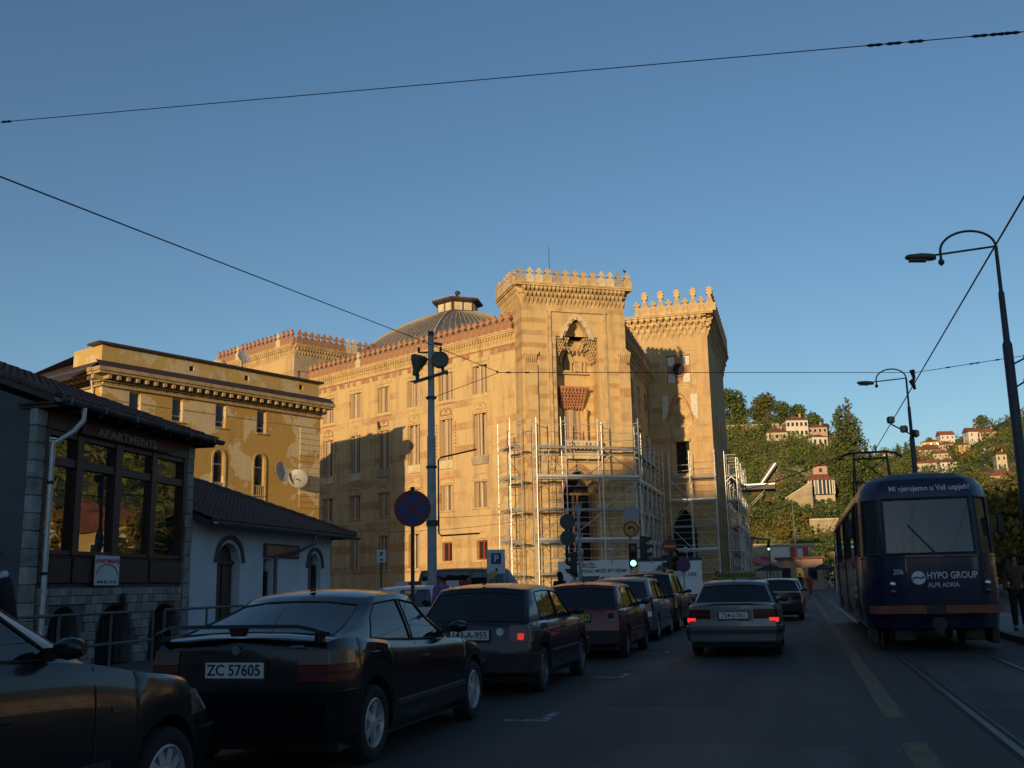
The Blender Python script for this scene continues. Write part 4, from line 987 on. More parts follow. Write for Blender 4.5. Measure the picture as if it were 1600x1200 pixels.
q = [(3.44, -.45, AE), (12.35, -.45, AE), (9.45, 3.2, RZ), (3.44, 3.2, RZ)]
slab(FH, q, .08).build('roof', 'roof_brown', annex); slab(FH, [(12.35, -.45, AE), (12.35, 6.8, AE), (9.45, 3.2, RZ), (9.45, 3.199, RZ)], .08).build('roof', 'roof_brown', annex)
ups = Vector((0, 3.65, RZ-AE)); tiles(FH, annex, 3.44, 12.35, (0, -.45, AE), tuple(ups), 17, .23, clip=lambda s: (3.44, 12.35-2.9*s/ups.length))
mb = MB(FH)
for i in range(15):
    a = Vector((12.35, -.45, AE+.06)).lerp(Vector((9.45, 3.2, RZ+.06)), i/15); b2 = Vector((12.35, -.45, AE+.06)).lerp(Vector((9.45, 3.2, RZ+.06)), (i+1.1)/15); mb.tube([a, b2], [.10, .08], 8)
for i in range(18): mb.tube([(3.44+i*.34, 3.2, RZ+.05), (3.44+i*.34+.37, 3.2, RZ+.05)], [.10, .085], 8)
mb.build('ridge_tiles', 'roof_tile', annex, kind='stuff')
mb = MB(FH); rings = []
for xx in (3.5, 12.4): rings.append([(xx, -.53+.07*math.cos(math.pi+math.pi*i/8), AE-.02+.07*math.sin(math.pi+math.pi*i/8)) for i in range(9)]+[(xx, -.53+.06*math.cos(2*math.pi-math.pi*i/8), AE-.015+.06*math.sin(2*math.pi-math.pi*i/8)) for i in range(9)])
mb.loft(rings, True, True, True); mb.build('gutter', 'gutter_grey', annex, 40)
MB(FH).tube([(9.0, -.53, AE-.08), (9.0, -.53, AE-.3), (8.7, -.1, AE-.55), (7.75, .0, AE-.62), (7.75, .0, .2)], .045, 8).build('downpipe', 'gutter_grey', annex, 50)
# railing in front of the house
plain('rail_grey', (0.10, 0.10, 0.105), .6, var=.3)
rl_ = thing('street_railing', 'grey two-rail metal railing in front of the stone basement', 'railing', (-11.1, 16, 0))
for zz in (.55, 1.06):
    MB().tube([(0, -3.5, zz), (-.25, .6, zz)], .025, 8).build('rail', 'rail_grey', rl_); MB().tube([(-.28, 1.0, zz), (-.5, 4.2, zz)], .025, 8).build('rail', 'rail_grey', rl_)
for (x, y) in ((0, -3.5), (-.08, -2.1), (-.17, -.7), (-.25, .6), (-.28, 1.0), (-.39, 2.6), (-.5, 4.2)): MB().tube([(x, y, .1), (x, y, 1.08)], .024, 8).build('post', 'rail_grey', rl_)
# ================================================================ houses behind and beside the camera (they shade the street and show in the glass)
plain('town_cream', (0.55, 0.46, 0.32), .9, var=.15, scale=.6); plain('town_ochre', (0.56, 0.38, 0.16), .9, var=.15, scale=.6); plain('town_white', (0.68, 0.63, 0.54), .9, var=.12, scale=.6); plain('town_pink', (0.50, 0.32, 0.24), .9, var=.15, scale=.6)
plain('tile_red', (0.27, 0.105, 0.06), .85, var=.35, scale=.8); plain('tile_brown', (0.19, 0.085, 0.05), .85, var=.35, scale=.8)
def plain_house(name, label, p, a, w, d, h, rh, wall, roof, floors, colsn, group, over=.4, hip=True, far=False):
    """house with front along local x (width w, depth d), windows on the front and one side, hipped roof"""
    t = thing(name, label, 'house', p, a, group)
    MB().box(-w/2, w/2, 0, d, -3, h).build('wall', wall, t)
    e = over; z0 = h; rdg = max(.05, w/2-d/2+.0) if hip else w/2+e
    mb = MB(); A = [(-w/2-e, -e, z0), (w/2+e, -e, z0), (w/2+e, d+e, z0), (-w/2-e, d+e, z0)]; B = [(-rdg, d/2, z0+rh), (rdg, d/2, z0+rh)]
    if w < d and hip: B = [(0, d/2-(d-w)/2, z0+rh), (0, d/2+(d-w)/2, z0+rh)]; mb.add(A+B, [(0, 1, 4), (1, 2, 5, 4), (2, 3, 5), (3, 0, 4, 5), (0, 1, 2, 3)])
    else: mb.add(A+B, [(0, 1, 5, 4), (1, 2, 5), (2, 3, 4, 5), (3, 0, 4), (0, 1, 2, 3)])
    rf = mb.build('roof', roof, t); MB().box(w*.2, w*.2+.6, d*.4, d*.4+.6, h, h+rh+.7).build('chimney', 'town_pink', rf)
    fh = h/floors
    for side in range(3):
        n = colsn if side == 0 else max(1, int(colsn*d/w))
        for f in range(floors):
            for i in range(n):
                if side == 0: M = Matrix.Translation((-w/2+(i+.5)*w/n, 0, f*fh+fh*.3))
                elif side == 1: M = Matrix.Translation((w/2, (i+.5)*d/n, f*fh+fh*.3)) @ Matrix.Rotation(math.pi/2, 4, 'Z')
                else: M = Matrix.Translation((-w/2, (i+.5)*d/n, f*fh+fh*.3)) @ Matrix.Rotation(-math.pi/2, 4, 'Z')
                ww = .38 if far else .55; wh = fh*(.44 if far else .52)
                if far and side != 0: 
                    MB(M).box(-ww, ww, -.03, .02, 0, wh).build('window', 'pane_glass', t); continue
                wd = MB(M).box(-ww, ww, -.02, .02, 0, wh).build('window', 'pane_glass', t)
                f_ = MB(M); f_.box(-ww-.12, -ww, -.08, .02, -.12, wh+.12); f_.box(ww, ww+.12, -.08, .02, -.12, wh+.12); f_.box(-ww, ww, -.08, .02, wh, wh+.12); f_.box(-ww-.2, ww+.2, -.14, .02, -.14, 0); f_.build('window_frame', 'window_white', wd)
    return t
gs = 'town houses along the street behind the viewer'
for i, (x, y, w, d, h, wall) in enumerate(((-20.5, -62, 15, 10, 21.5, 'town_cream'), (-6.8, -64, 12, 10, 22.0, 'town_ochre'))):
    plain_house('town_house', ('tall cream', 'tall ochre', 'tall white', 'tall pink')[i]+' town house down the street behind the viewer', (x, y, 0), math.pi, w, d, h, 4.2, wall, 'tile_brown', 5, 5, gs)
for i, (y, h, wall) in enumerate(((-11, 8.5, 'town_white'), (-26, 10.5, 'town_pink'), (-42, 9.5, 'town_cream'))):  # unseen row added to darken the street and the car reflections
    plain_house('town_house', ('low white', 'pink', 'cream')[i]+' town house added unseen on the left behind the viewer to darken the street', (-13.2, y, 0), math.pi/2, 13, 6.6, h, 2.2, wall, 'tile_brown', 3, 5, gs)

for i, (x, h) in enumerate(((8, 8.0), (23, 9.0), (38, 8.5), (54, 9.0), (-40, 9.0), (-55, 8.0), (-71, 9.0))):  # unseen low row added to block the bright sky along the horizon
    plain_house('town_house', ('first', 'second', 'third', 'fourth')[i]+' low house from the road on the right, added unseen behind the viewer to block horizon glow' if i < 4 else ('first', 'second', 'third')[i-4]+' low house from the road on the left, added unseen behind the viewer to block horizon glow', (x, -66, 0), math.pi, 14, 9, h, 3.0, ('town_white', 'town_pink', 'town_cream', 'town_ochre')[i % 4], 'tile_brown', 2, 5, gs, far=True)
# ================================================================ vehicles
paint('paint_black', (0.005, 0.005, 0.006), 0, .20, .02); paint('paint_darkblue', (0.010, 0.013, 0.020), .2, .3, .05); paint('paint_red', (0.15, 0.011, 0.009), 0, .30, .05)
paint('paint_silver', (0.32, 0.34, 0.35), .5, .34, .10); paint('paint_charcoal', (0.022, 0.022, 0.024), .3, .3, .10); paint('paint_grey', (0.15, 0.17, 0.175), .4, .36, .12); paint('paint_green', (0.012, 0.016, 0.017), .2, .24, .03)
paint('paint_white', (0.62, 0.63, 0.62), 0, .4, .1); paint('paint_olive', (0.050, 0.065, 0.040), 0, .5, .15)
plain('black_plastic', (0.022, 0.022, 0.023), .55, var=.2, scale=8, bump=.05); plain('tyre_rubber', (0.018, 0.018, 0.018), .85, var=.3, scale=12); plain('alloy', (0.50, 0.50, 0.51), .4, metal=.35, var=.15)
plain('seat_cloth', (0.03, 0.03, 0.032), .9); plain('plate_white', (0.62, 0.63, 0.60), .5, var=.08); plain('plate_yellow', (0.50, 0.40, 0.06), .5, var=.1)
plain('lens_red', (0.13, 0.010, 0.009), .25, var=.15, bump=0, coat=.5); plain('lens_clear', (0.15, 0.10, 0.08), .25, var=.2, bump=0, coat=.5); plain('lens_dark', (0.06, 0.006, 0.006), .25, var=.15, bump=0, coat=.5)
plain('chrome', (0.60, 0.60, 0.60), .2, metal=1.0, var=.1, bump=0); plain('cream_seat', (0.3, .28, .24), .9)
emit('brake_light', (1.0, 0.03, 0.02), 1.0); emit('brake_light_dim', (1.0, 0.05, 0.03), .6)
glass('car_glass', (0.010, 0.012, 0.013), .50, .02, 1.9); glass('car_glass_dark', (0.008, 0.009, 0.010), .30, .02, 1.8)
def interp(tab, x): return lerp_tab(tab, x)
class Car:
    def __init__(s, name, label, S, group=None):
        s.S = S; s.root = thing(name, label, S.get('cat', 'car'), (S['x'], S['y'], 0), S.get('rz', 0), group)
        L, W = S['L'], S['W']; s.yr, s.yf = -L/2, L/2
        s.ywf = s.yf-S['fo']; s.ywr = s.ywf-S['wb']; s.r = S.get('r', .30)
        s.body()
        s.cabin()
        s.wheels()
    def P(s, name, mb, mat, parent=None, smooth=None, **k): return mb.build(name, mat, parent or s.root, smooth, **k)
    def hw(s, y):
        S = s.S; h = S['W']/2; e = y-s.yr; f = s.yf-y; k = 1.0
        if e < .6: k -= S.get('tr', .10)*(1-max(0, e)/.6)**2.4
        if f < .8: k -= S.get('tf', .16)*(1-max(0, f)/.8)**2.2
        return h*k
    def off(s, y, z):
        S = s.S; e = y-s.yr; f = s.yf-y; o = 0
        if e < .7: o += interp(S['rear'], z)*(1-max(0, e)/.7)**1.5
        if f < .7: o -= interp(S['front'], z)*(1-max(0, f)/.7)**1.5
        return o
    def zt(s, y): return interp(s.S['top'], y)
    def sill(s, y):
        z = s.S.get('sill', .20)
        if y-s.yr < .5: z = max(z, s.S.get('sill_r', .27)*(1-(y-s.yr)/.5)+z*(y-s.yr)/.5)
        rr = s.r+.05
        for yw in (s.ywf, s.ywr):
            if abs(y-yw) < rr: z = max(z, s.r+math.sqrt(rr*rr-(y-yw)**2)*.98)
        return z
    FR = [(.92, 0), (.985, .10), (1.0, .42), (.995, .70), (.978, .90), (.94, .985), (.80, 1.0)]
    def side_x(s, y, z):
        z0, z1 = s.sill(y), s.zt(y); u = (z-z0)/(z1-z0)
        for (f0, u0), (f1, u1) in zip(s.FR[:-1], s.FR[1:]):
            if u <= u1: return s.hw(y)*(f0+(f1-f0)*max(0, (u-u0))/(u1-u0))
        return s.hw(y)*.8
    def body(s):
        S = s.S; ys = [s.yr+S['L']*i/40 for i in range(41)]; rr = s.r+.05
        for yw in (s.ywf, s.ywr): ys += [yw+rr*math.cos(math.pi*i/12) for i in range(13)]+[yw-rr-.004, yw+rr+.004]
        ys += [s.yr+d for d in (.02, .05, .09)]+[s.yf-d for d in (.02, .05, .09)]
        ys = sorted(y for y in set(round(v, 4) for v in ys) if s.yr <= y <= s.yf)
        rings = []; cr = S.get('crown', .03)
        for y in ys:
            h, z0, z1 = s.hw(y), s.sill(y), s.zt(y); half = []
            for f, u in s.FR: z = z0+(z1-z0)*u; half.append((h*f, y+s.off(y, z), z))
            for f, k in ((.42, .8), (0, 1)): half.append((h*f, y+s.off(y, z1), z1+cr*k))
            rings.append(half+[(-a, b, c) for a, b, c in reversed(half[:-1])])
        mb = MB(); n = len(rings[0]); mb.loft(rings, False)
        for ring, sg in ((rings[0], -1), (rings[-1], 1)):
            m = n//2; q = [ring[i] for i in range(m+1)]; l = [ring[n-1-i] for i in range(m+1)]
            cpt = [(0, a[1]+sg*.055*min(1, a[0]/.5), a[2]) for a in q]
            mb.loft([q, [((a[0]+c[0])/2, a[1]+sg*.042*min(1, a[0]/.5), a[2]) for a, c in zip(q, cpt)], cpt, [((a[0]+c[0])/2, a[1]+sg*.042*min(1, abs(a[0])/.5), a[2]) for a, c in zip(l, cpt)], l], False)
        s.bodyo = s.P('body', mb, S['paint'], smooth=32)
        mb = MB().box(-S['W']*.44, S['W']*.44, s.yr+.25, s.yf-.3, S.get('sill', .2)-.03, S.get('sill', .2)+.25)
        s.P('underbody', mb, 'black_plastic')
        for yw in (s.ywf, s.ywr):
            for sx in (-1, 1):
                mb = MB(); x1 = sx*(s.hw(yw)-.03); x0 = sx*(s.hw(yw)-.30); pts = [(yw+(rr)*math.cos(math.pi*i/10), s.r*.6+(rr+s.r*.4)*math.sin(math.pi*i/10) if False else s.r+rr*math.sin(math.pi*i/10)*.98) for i in range(11)]
                mb.loft([[(x1, p[0], p[1]) for p in pts], [(x0, p[0], p[1]) for p in pts]], False); mb.add([(x0, p[0], p[1]) for p in pts], [tuple(range(11))]); s.P('wheel_well', mb, 'black_plastic')
        s.P('interior', MB().box(-S['W']*.36, S['W']*.36, S['yr0']+.15, S['yf0']-.15, s.zt(0)+cr+.004, s.zt(0)+cr+.03), 'seat_cloth')
    def cabin(s):
        S = s.S; H = S['H']; yc = (S['yf1']+S['yr1'])/2
        ts = [0, .05, .30, .60, .88, 1.0]; wb_, wr_ = S['W']/2*S.get('cb', .91), S['W']/2*S.get('ct', .70)
        def zroof(x, y):
            u = min(1.15, abs(y-yc)/((S['yf1']-S['yr1'])/2)); return H-.05*min(1.1, abs(x)/wr_)**2.6-.05*u**2.4
        cols = [('r', 0), ('r', .45), ('r', S.get('rg', .84)), ('rc', 0)]+[('s', c) for c in S['cols']]+[('fc', 0), ('f', .86), ('f', .45), ('f', 0)]
        grid = []
        for t in ts:
            w = wb_+(wr_-wb_)*t**1.25; yF = S['yf0']+(S['yf1']-S['yf0'])*t**.95; yR = S['yr0']+(S['yr1']-S['yr0'])*t**S.get('rp', .95); row = []
            for k, v in cols:
                if k == 'r': x, y = v*w, yR-.05*(1-v*v)
                elif k == 'rc': x, y = .965*w, yR+.035
                elif k == 's':
                    si = S['cols'].index(v); x, y = w, max(v[0]+(v[1]-v[0])*t, yR+.09+.05*si)
                elif k == 'fc': x, y = .965*w, yF-.05
                else: x, y = v*w, yF+.07*(1-v*v)
                zb = s.zt(max(min(y, s.yf-.05), s.yr+.05) if t == 0 else y)
                yb = {'r': S['yr0'], 'rc': S['yr0'], 'f': S['yf0'], 'fc': S['yf0']}.get(k, v[0] if k == 's' else 0)
                zb = s.zt(yb)-.012+(S.get('crown', .03)*(1-(x/w)**2) if k in 'rf' else 0)
                row.append((x, y, zb+(zroof(x, y)-zb)*t))
            grid.append(row)
        top = grid[-1]; caps = []
        for kk in (.93, .8, .55, .3, .0):
            caps.append([(x*kk, yc+(y-yc)*kk, zroof(x*kk, yc+(y-yc)*kk)) for x, y, z in top])
        g = grid+caps; nc = len(cols); panes = {}
        for nm, a, b2 in [('rear_window', 0, 2), ('windscreen', nc-3, nc-1)]+[('side_window', 4+i, 4+j) for i, j in S['panes']]:
            for c in range(a, b2): panes[c] = (nm, a)
        for sx in (1, -1):
            mb = MB(); gl = {}
            for r in range(len(g)-1):
                for c in range(nc-1):
                    q = [g[r][c], g[r][c+1], g[r+1][c+1], g[r+1][c]]; q = [(p[0]*sx, p[1], p[2]) for p in q]
                    if 1 <= r <= 3 and c in panes: gl.setdefault(panes[c], []).append(q)
                    else: mb.add(q, [(0, 1, 2, 3)])
            s.P('cabin', mb, S['paint'], smooth=35) if sx == 1 else s.P('cabin', mb, S['paint'], smooth=35)
            for (nm, a), qs in gl.items():
                if nm != 'side_window': s.__dict__.setdefault('cg', {}).setdefault(nm, []).extend(qs); continue
                mb = MB()
                for q in qs: mb.add([(p[0]-sx*.006, p[1], p[2]) for p in q], [(0, 1, 2, 3)])
                s.P(nm, mb, S.get('glass', 'car_glass'), smooth=40)
        for nm, qs in s.cg.items():
            mb = MB(); dy = .006 if nm == 'rear_window' else -.006
            for q in qs: mb.add([(p[0], p[1]+dy, p[2]) for p in q], [(0, 1, 2, 3)])
            s.P(nm, mb, S.get('glass', 'car_glass'), smooth=40)
        s.grid, s.cols_n = g, nc
        def seal(loop, nm): s.P(nm, MB().tube(loop+[loop[0]], .009, 4), 'black_plastic')
        for i, j in S['panes']:
            for sx in (1, -1):
                lp = [g[1][c] for c in range(4+i, 4+j+1)]+[g[r][4+j] for r in (2, 3)]+[g[4][c] for c in range(4+j, 4+i-1, -1)]+[g[r][4+i] for r in (3, 2)]
                seal([(p[0]*sx, p[1], p[2]) for p in lp], 'window_seal')
        for a, b2, nm in ((0, 2, 'rear_window_seal'), (nc-3, nc-1, 'windscreen_seal')):
            cs = list(range(a, b2+1)); cs = cs if abs(g[1][cs[-1]][0]) > abs(g[1][cs[0]][0]) else cs[::-1]      # centre to edge
            lp = [g[1][c] for c in cs]+[g[r][cs[-1]] for r in (2, 3)]+[g[4][c] for c in cs[::-1]]
            seal(lp+[(-p[0], p[1], p[2]) for p in reversed(lp)], nm)
        # seats and head rests
        zb = s.zt(0); 
        for (yy, n) in ((S['yf0']-.95, 2), (S['yr0']+S.get('seat_r', .75), 2)):
            for i in range(n):
                xx = (-.36, .36)[i]
                mb = MB().box(xx-.24, xx+.24, yy-.07, yy+.06, zb-.1, zb+.10, .05); mb.box(xx-.13, xx+.13, yy-.06, yy+.03, zb+.12, zb+.27, .05); mb.bar((xx, yy, zb+.08), (xx, yy, zb+.15), .1, .03); s.P('seat', mb, 'seat_cloth', kind='stuff')
    def wheels(s):
        S = s.S; r = s.r; w = .19
        mt = MB().lathe([(r*.66, -w/2+.015), (r*.80, -w/2), (r*.94, -w/2+.012), (r, -w/2+.04), (r, w/2-.04), (r*.94, w/2-.012), (r*.80, w/2), (r*.66, w/2-.015), (r*.64, w/2-.05), (r*.64, -w/2+.05)], 32, (0, 0, 0), 'x', False).mesh('tyre', 40)
        n, kind = S.get('spokes', (5, 'double')); mr = MB(); R = r*.66
        mr.lathe([(R, -.06), (R, .075), (R*.93, .085), (R*.86, .06), (R*.86, -.02)], 28, (0, 0, 0), 'x')
        mr.lathe([(.07, .01), (.07, .07), (.03, .08), (.005, .08)], 14, (0, 0, 0), 'x')
        for i in range(n):
            a = math.tau*i/n
            for da in ((-.12, .12) if kind == 'double' else (0,)):
                p = Vector((.055, math.cos(a+da*2.2)*.05, math.sin(a+da*2.2)*.05)); q = Vector((.05, math.cos(a+da)*R*.93, math.sin(a+da)*R*.93)); mr.bar(p, q, .030 if kind == 'double' else (.055 if kind == 'single' else .09), .03, (1, 0, 0))
        if kind == 'steel': mr.lathe([(.005, .03), (R*.5, .045), (R*.8, .02), (R*.88, -.01), (R*.88, -.03), (.005, -.02)], 24, (0, 0, 0), 'x')
        mr.lathe([(R*.86, -.03), (.005, -.03)], 20, (0, 0, 0), 'x'); mr = mr.mesh('wheel', 40)
        for yw in (s.ywf, s.ywr):
            for sx in (1, -1):
                wo_ = obj('wheel', mr, S.get('rim', 'alloy'), s.root, (sx*(s.hw(yw)-w/2-.012), yw, r), (random.uniform(0, 6)*0, 0, 0 if sx > 0 else math.pi))
                obj('tyre', mt, 'tyre_rubber', wo_)
    def outline(s, end, z, a, fac=1.0, grow=0.0):
        """half outline in plan at height z from the side (y=a) round the end to x=0"""
        pts = []; sg = -1 if end == 'rear' else 1; yend = s.yr if end == 'rear' else s.yf
        for i in range(15):
            y = a+(yend-a)*(i/14)**.7; x = min(s.hw(y), s.side_x(y, z)) if z < s.zt(y) else s.hw(y)*.94
            pts.append((x*fac, y+s.off(y, z)))
        xe = pts[-1][0]; ye = pts[-1][1]
        for k in (.75, .5, .25, 0): 
            b = .042+.013*(1-k/.5) if k < .5 else .042*(1-k)/.5
            pts.append((xe*k, ye+sg*b))
        out = []
        for i, p in enumerate(pts):
            q0 = Vector(pts[max(0, i-1)]); q1 = Vector(pts[min(len(pts)-1, i+1)]); d = (q1-q0).normalized()
            n = Vector((-d.y, d.x)) if end == 'front' else Vector((-d.y, d.x))
            if n.dot(Vector(p)-Vector((0, (s.yf+s.yr)/2))) < 0: n = -n
            if i == len(pts)-1: n = Vector((0, sg))
            if i == 0: n = Vector((1, 0))
            out.append((p[0]+n.x*grow, p[1]+n.y*grow))
        return out
    def strip(s, end, a, x_in, z0, z1, proud, inner=-.03, taper=0.0):
        """strip hugging one end corner on the right side, to be mirrored"""
        def cut(o):
            r = []
            for p in o:
                if p[0] < x_in-1e-6:
                    q = r[-1]; t = (q[0]-x_in)/(q[0]-p[0]+1e-9); r.append((x_in, q[1]+(p[1]-q[1])*t)); break
                r.append(p)
            return r
        A = cut(s.outline(end, z0, a, 1, proud)); B = cut(s.outline(end, z1, a, 1, proud)); n = min(len(A), len(B))
        Ai = cut(s.outline(end, z0, a, 1, inner)); Bi = cut(s.outline(end, z1, a, 1, inner)); n = min(n, len(Ai), len(Bi))
        A, B, Ai, Bi = A[:n], B[:n], Ai[:n], Bi[:n]
        return [[(A[i][0], A[i][1], z0), (B[i][0], B[i][1], z1), (Bi[i][0], Bi[i][1], z1), (Ai[i][0], Ai[i][1], z0)] for i in range(n)]
    def light(s, end, a, x_in, z0, z1, mat, name, proud=.012, sides=(1, -1)):
        o = None
        for sx in sides:
            rg = [[(p[0]*sx, p[1], p[2]) for p in r] for r in s.strip(end, a, x_in, z0, z1, proud)]
            o = s.P(name, MB().loft(rg, True, True, True), mat, smooth=40)
        return o
    def bumper(s, end, a, z0, z1, proud, mat='black_plastic', name='bumper'):
        rg = s.strip(end, a, 0, z0, z1, proud); lf = [[(-p[0], p[1], p[2]) for p in r] for r in reversed(rg[:-1])]
        zt = .025
        return s.P(name, MB().loft(rg+lf, True, True, True), mat, smooth=50)
    def rear_y(s, x, z):
        o = s.outline('rear', z, s.yr+.5)
        for p, q in zip(o[:-1], o[1:]):
            if q[0] <= x <= p[0]: t = (p[0]-x)/(p[0]-q[0]+1e-9); return p[1]+(q[1]-p[1])*t
        return o[-1][1]
    def plate(s, txt, x, z, w=.52, h=.12, mat='plate_white', size=.105, tilt=0.0, narrow=1.0):
        y = s.rear_y(0, z)-.012
        p = s.P('number_plate', MB().box(x-w/2, x+w/2, y-.012, y+.02, z-h/2, z+h/2, .006), mat)
        s.P('plate_holder', MB().box(x-w/2-.02, x+w/2+.02, y-.004, y+.03, z-h/2-.035, z+h/2+.012), 'black_plastic', p)
        if txt: text(txt, size, 'letter_black', p, (x, y-.0135, z), (math.pi/2, 0, 0), bold=.012, narrow=narrow)
        return p
    def seam(s, y, z0, z1, name='door_seam'):
        for sx in (1, -1): s.P(name, MB().tube([(sx*(s.side_x(y, z0+(z1-z0)*i/6)+.001), y, z0+(z1-z0)*i/6) for i in range(7)], .005, 4), 'black_plastic')
    def molding(s, y0, y1, z, h=.05, mat='black_plastic'):
        for sx in (1, -1):
            rg = []
            for i in range(13):
                y = y0+(y1-y0)*i/12; x = s.side_x(y, z); rg.append([(sx*(x-.01), y, z-h/2), (sx*(x+.014), y, z-h*.3), (sx*(x+.014), y, z+h*.3), (sx*(x-.01), y, z+h/2)])
            s.P('side_moulding', MB().loft(rg, True, True, True), mat)
    def handle(s, y, z):
        for sx in (1, -1): x = s.side_x(y, z); s.P('door_handle', MB().box(sx*(x-.01), sx*(x+.022), y-.08, y+.08, z-.014, z+.014, .008), 'black_plastic')
    def mirror(s, y, z, mat='black_plastic'):
        for sx in (1, -1):
            x = s.S['W']/2*.90; mb = MB(); rings = []
            for k in range(5):
                t = k/4; e = math.sin(math.pi*(.18+.64*t)); xx = x+.06+.17*t
                rings.append([(sx*xx, y+.05*e*math.cos(a)-.02, z+.06*e*math.sin(a)+.06) for a in [math.tau*i/10 for i in range(10)]])
            mb.loft(rings, True, True, True); m = s.P('wing_mirror', mb, mat, smooth=50)
            s.P('mirror_stem', MB().bar((sx*(x-.04), y, z+.03), (sx*(x+.10), y-.01, z+.04), .03, .06), 'black_plastic', m)
            s.P('mirror_glass', MB().box(sx*(x+.085), sx*(x+.215), y-.078, y-.071, z+.02, z+.10), 'chrome', m) if False else None
    def antenna(s, y, h=.3, tilt=-.35):
        z = s.S['H']-.01; s.P('antenna', MB().lathe([(.03, 0), (.02, .03)], 8, (0, y, z-.01)).tube([(0, y, z), (0, y+h*math.sin(tilt), z+h*math.cos(tilt))], [.006, .003], 5), 'black_plastic')
    def wiper(s, x0, x1, up=.08):
        y = s.S['yr0']-.065; z = s.zt(s.S['yr0'])+.06; s.P('wiper', MB().tube([(x0, y, z), (x1, y+.05, z+up)], .009, 5), 'black_plastic')
    def exhaust(s, x, z=.25): s.P('exhaust', MB().tube([(x, s.yr-.03, z), (x, s.yr+.4, z)], .026, 8), 'chrome')

G = 'cars queueing or parked along the left of the road'
# black three-door coupe-hatchback with rear spoiler
L = 4.21
S = dict(x=-4.27, y=8.16+L/2-.80, L=L, W=1.70, H=1.39, wb=2.70, fo=.71, r=.305, paint='paint_black', sill=.19,
    top=[(-2.1, 1.0), (-1.95, 1.03), (-1.5, 1.0), (-1.0, .955), (-.4, .92), (0, .905), (.75, .885), (1.0, .87), (1.9, .72), (2.1, .64)],
    rear=[(.2, .10), (.32, .02), (.58, 0), (.63, .03), (.9, .05), (1.03, .10)], front=[(.2, .12), (.4, 0), (.6, .02), (.75, .1)],
    yr0=-1.86, yr1=-.92, yf0=.92, yf1=.12, rp=.9, cols=[(-1.42, -1.02), (-1.30, -.95), (-.95, -.80), (-.36, -.36), (-.30, -.30), (.62, .02)], panes=[(1, 3), (4, 5)], ct=.70, rg=.88, glass='car_glass', spokes=(5, 'double'))
c = Car('black_coupe', 'black three-door hatchback coupe with rear spoiler and plate ZC 57605', S, G)
c.bumper('rear', c.ywr-.38, .28, .62, .022, 'paint_black'); c.bumper('front', c.ywf+.38, .22, .56, .022, 'paint_black')
c.light('rear', -1.76, .52, .70, .82, 'lens_red', 'tail_light'); c.light('rear', -1.76, .52, .825, .925, 'lens_clear', 'tail_light'); c.light('rear', -1.77, .53, .755, .77, 'lens_dark', 'tail_light_rib', .016)
c.light('front', 1.72, .4, .57, .68, 'lens_clear', 'headlight')
c.plate('ZC 57605', 0, .785, .504, .12, size=.118, narrow=.95)
c.P('emblem', MB().lathe([(.036, -.01), (.036, .012), (.03, .014)], 16, (0, c.rear_y(0, .93)-.012, .935), 'y'), 'chrome')
c.P('boot_badge', MB().box(.44, .56, c.rear_y(.5, .95)-.012, c.rear_y(.5, .95)+.01, .95, .97), 'chrome')
rg = [[(x, -2.12+(.06 if abs(x) > .6 else .0)+dy, 1.105+dz-.05*max(0, (abs(x)-.55)/.17)) for dy, dz in ((-.07, 0), (.10, -.012), (.10, .006), (-.05, .026))] for x in (-.72, -.66, -.56, -.3, 0, .3, .56, .66, .72)]
sp_ = c.P('rear_spoiler', MB().loft(rg, True, True, True), 'paint_black', smooth=50)
for x in (-.68, .68): c.P('spoiler_foot', MB().box(x-.022, x+.022, -2.11, -1.99, .98, 1.075, .01), 'paint_black', sp_)
c.P('spoiler_brake_lamp', MB().prism([(-.07, 1.105), (.07, 1.105), (.045, 1.04), (-.045, 1.04)], 'y', -2.12, -2.04), 'lens_dark', sp_)
c.seam(-.33, .3, .90); c.seam(.95, .5, .87); c.molding(-1.0, 1.0, .42, .06); c.handle(-.15, .76); c.mirror(.66, .93, 'paint_black'); c.antenna(-.80, .10, -.2); c.exhaust(-.45); c.P('hatch_seam', MB().tube([(x, c.rear_y(abs(x), .645)-.004, .645) for x in (-.66, -.4, 0, .4, .66)], .005, 4), 'black_plastic'); c.P('fuel_flap', MB().box(c.side_x(-1.35, .8)-.006, c.side_x(-1.35, .8)+.003, -1.42, -1.26, .74, .88, .02), 'paint_black')
c.seam(-2.0, .62, .9, 'boot_seam') if False else None
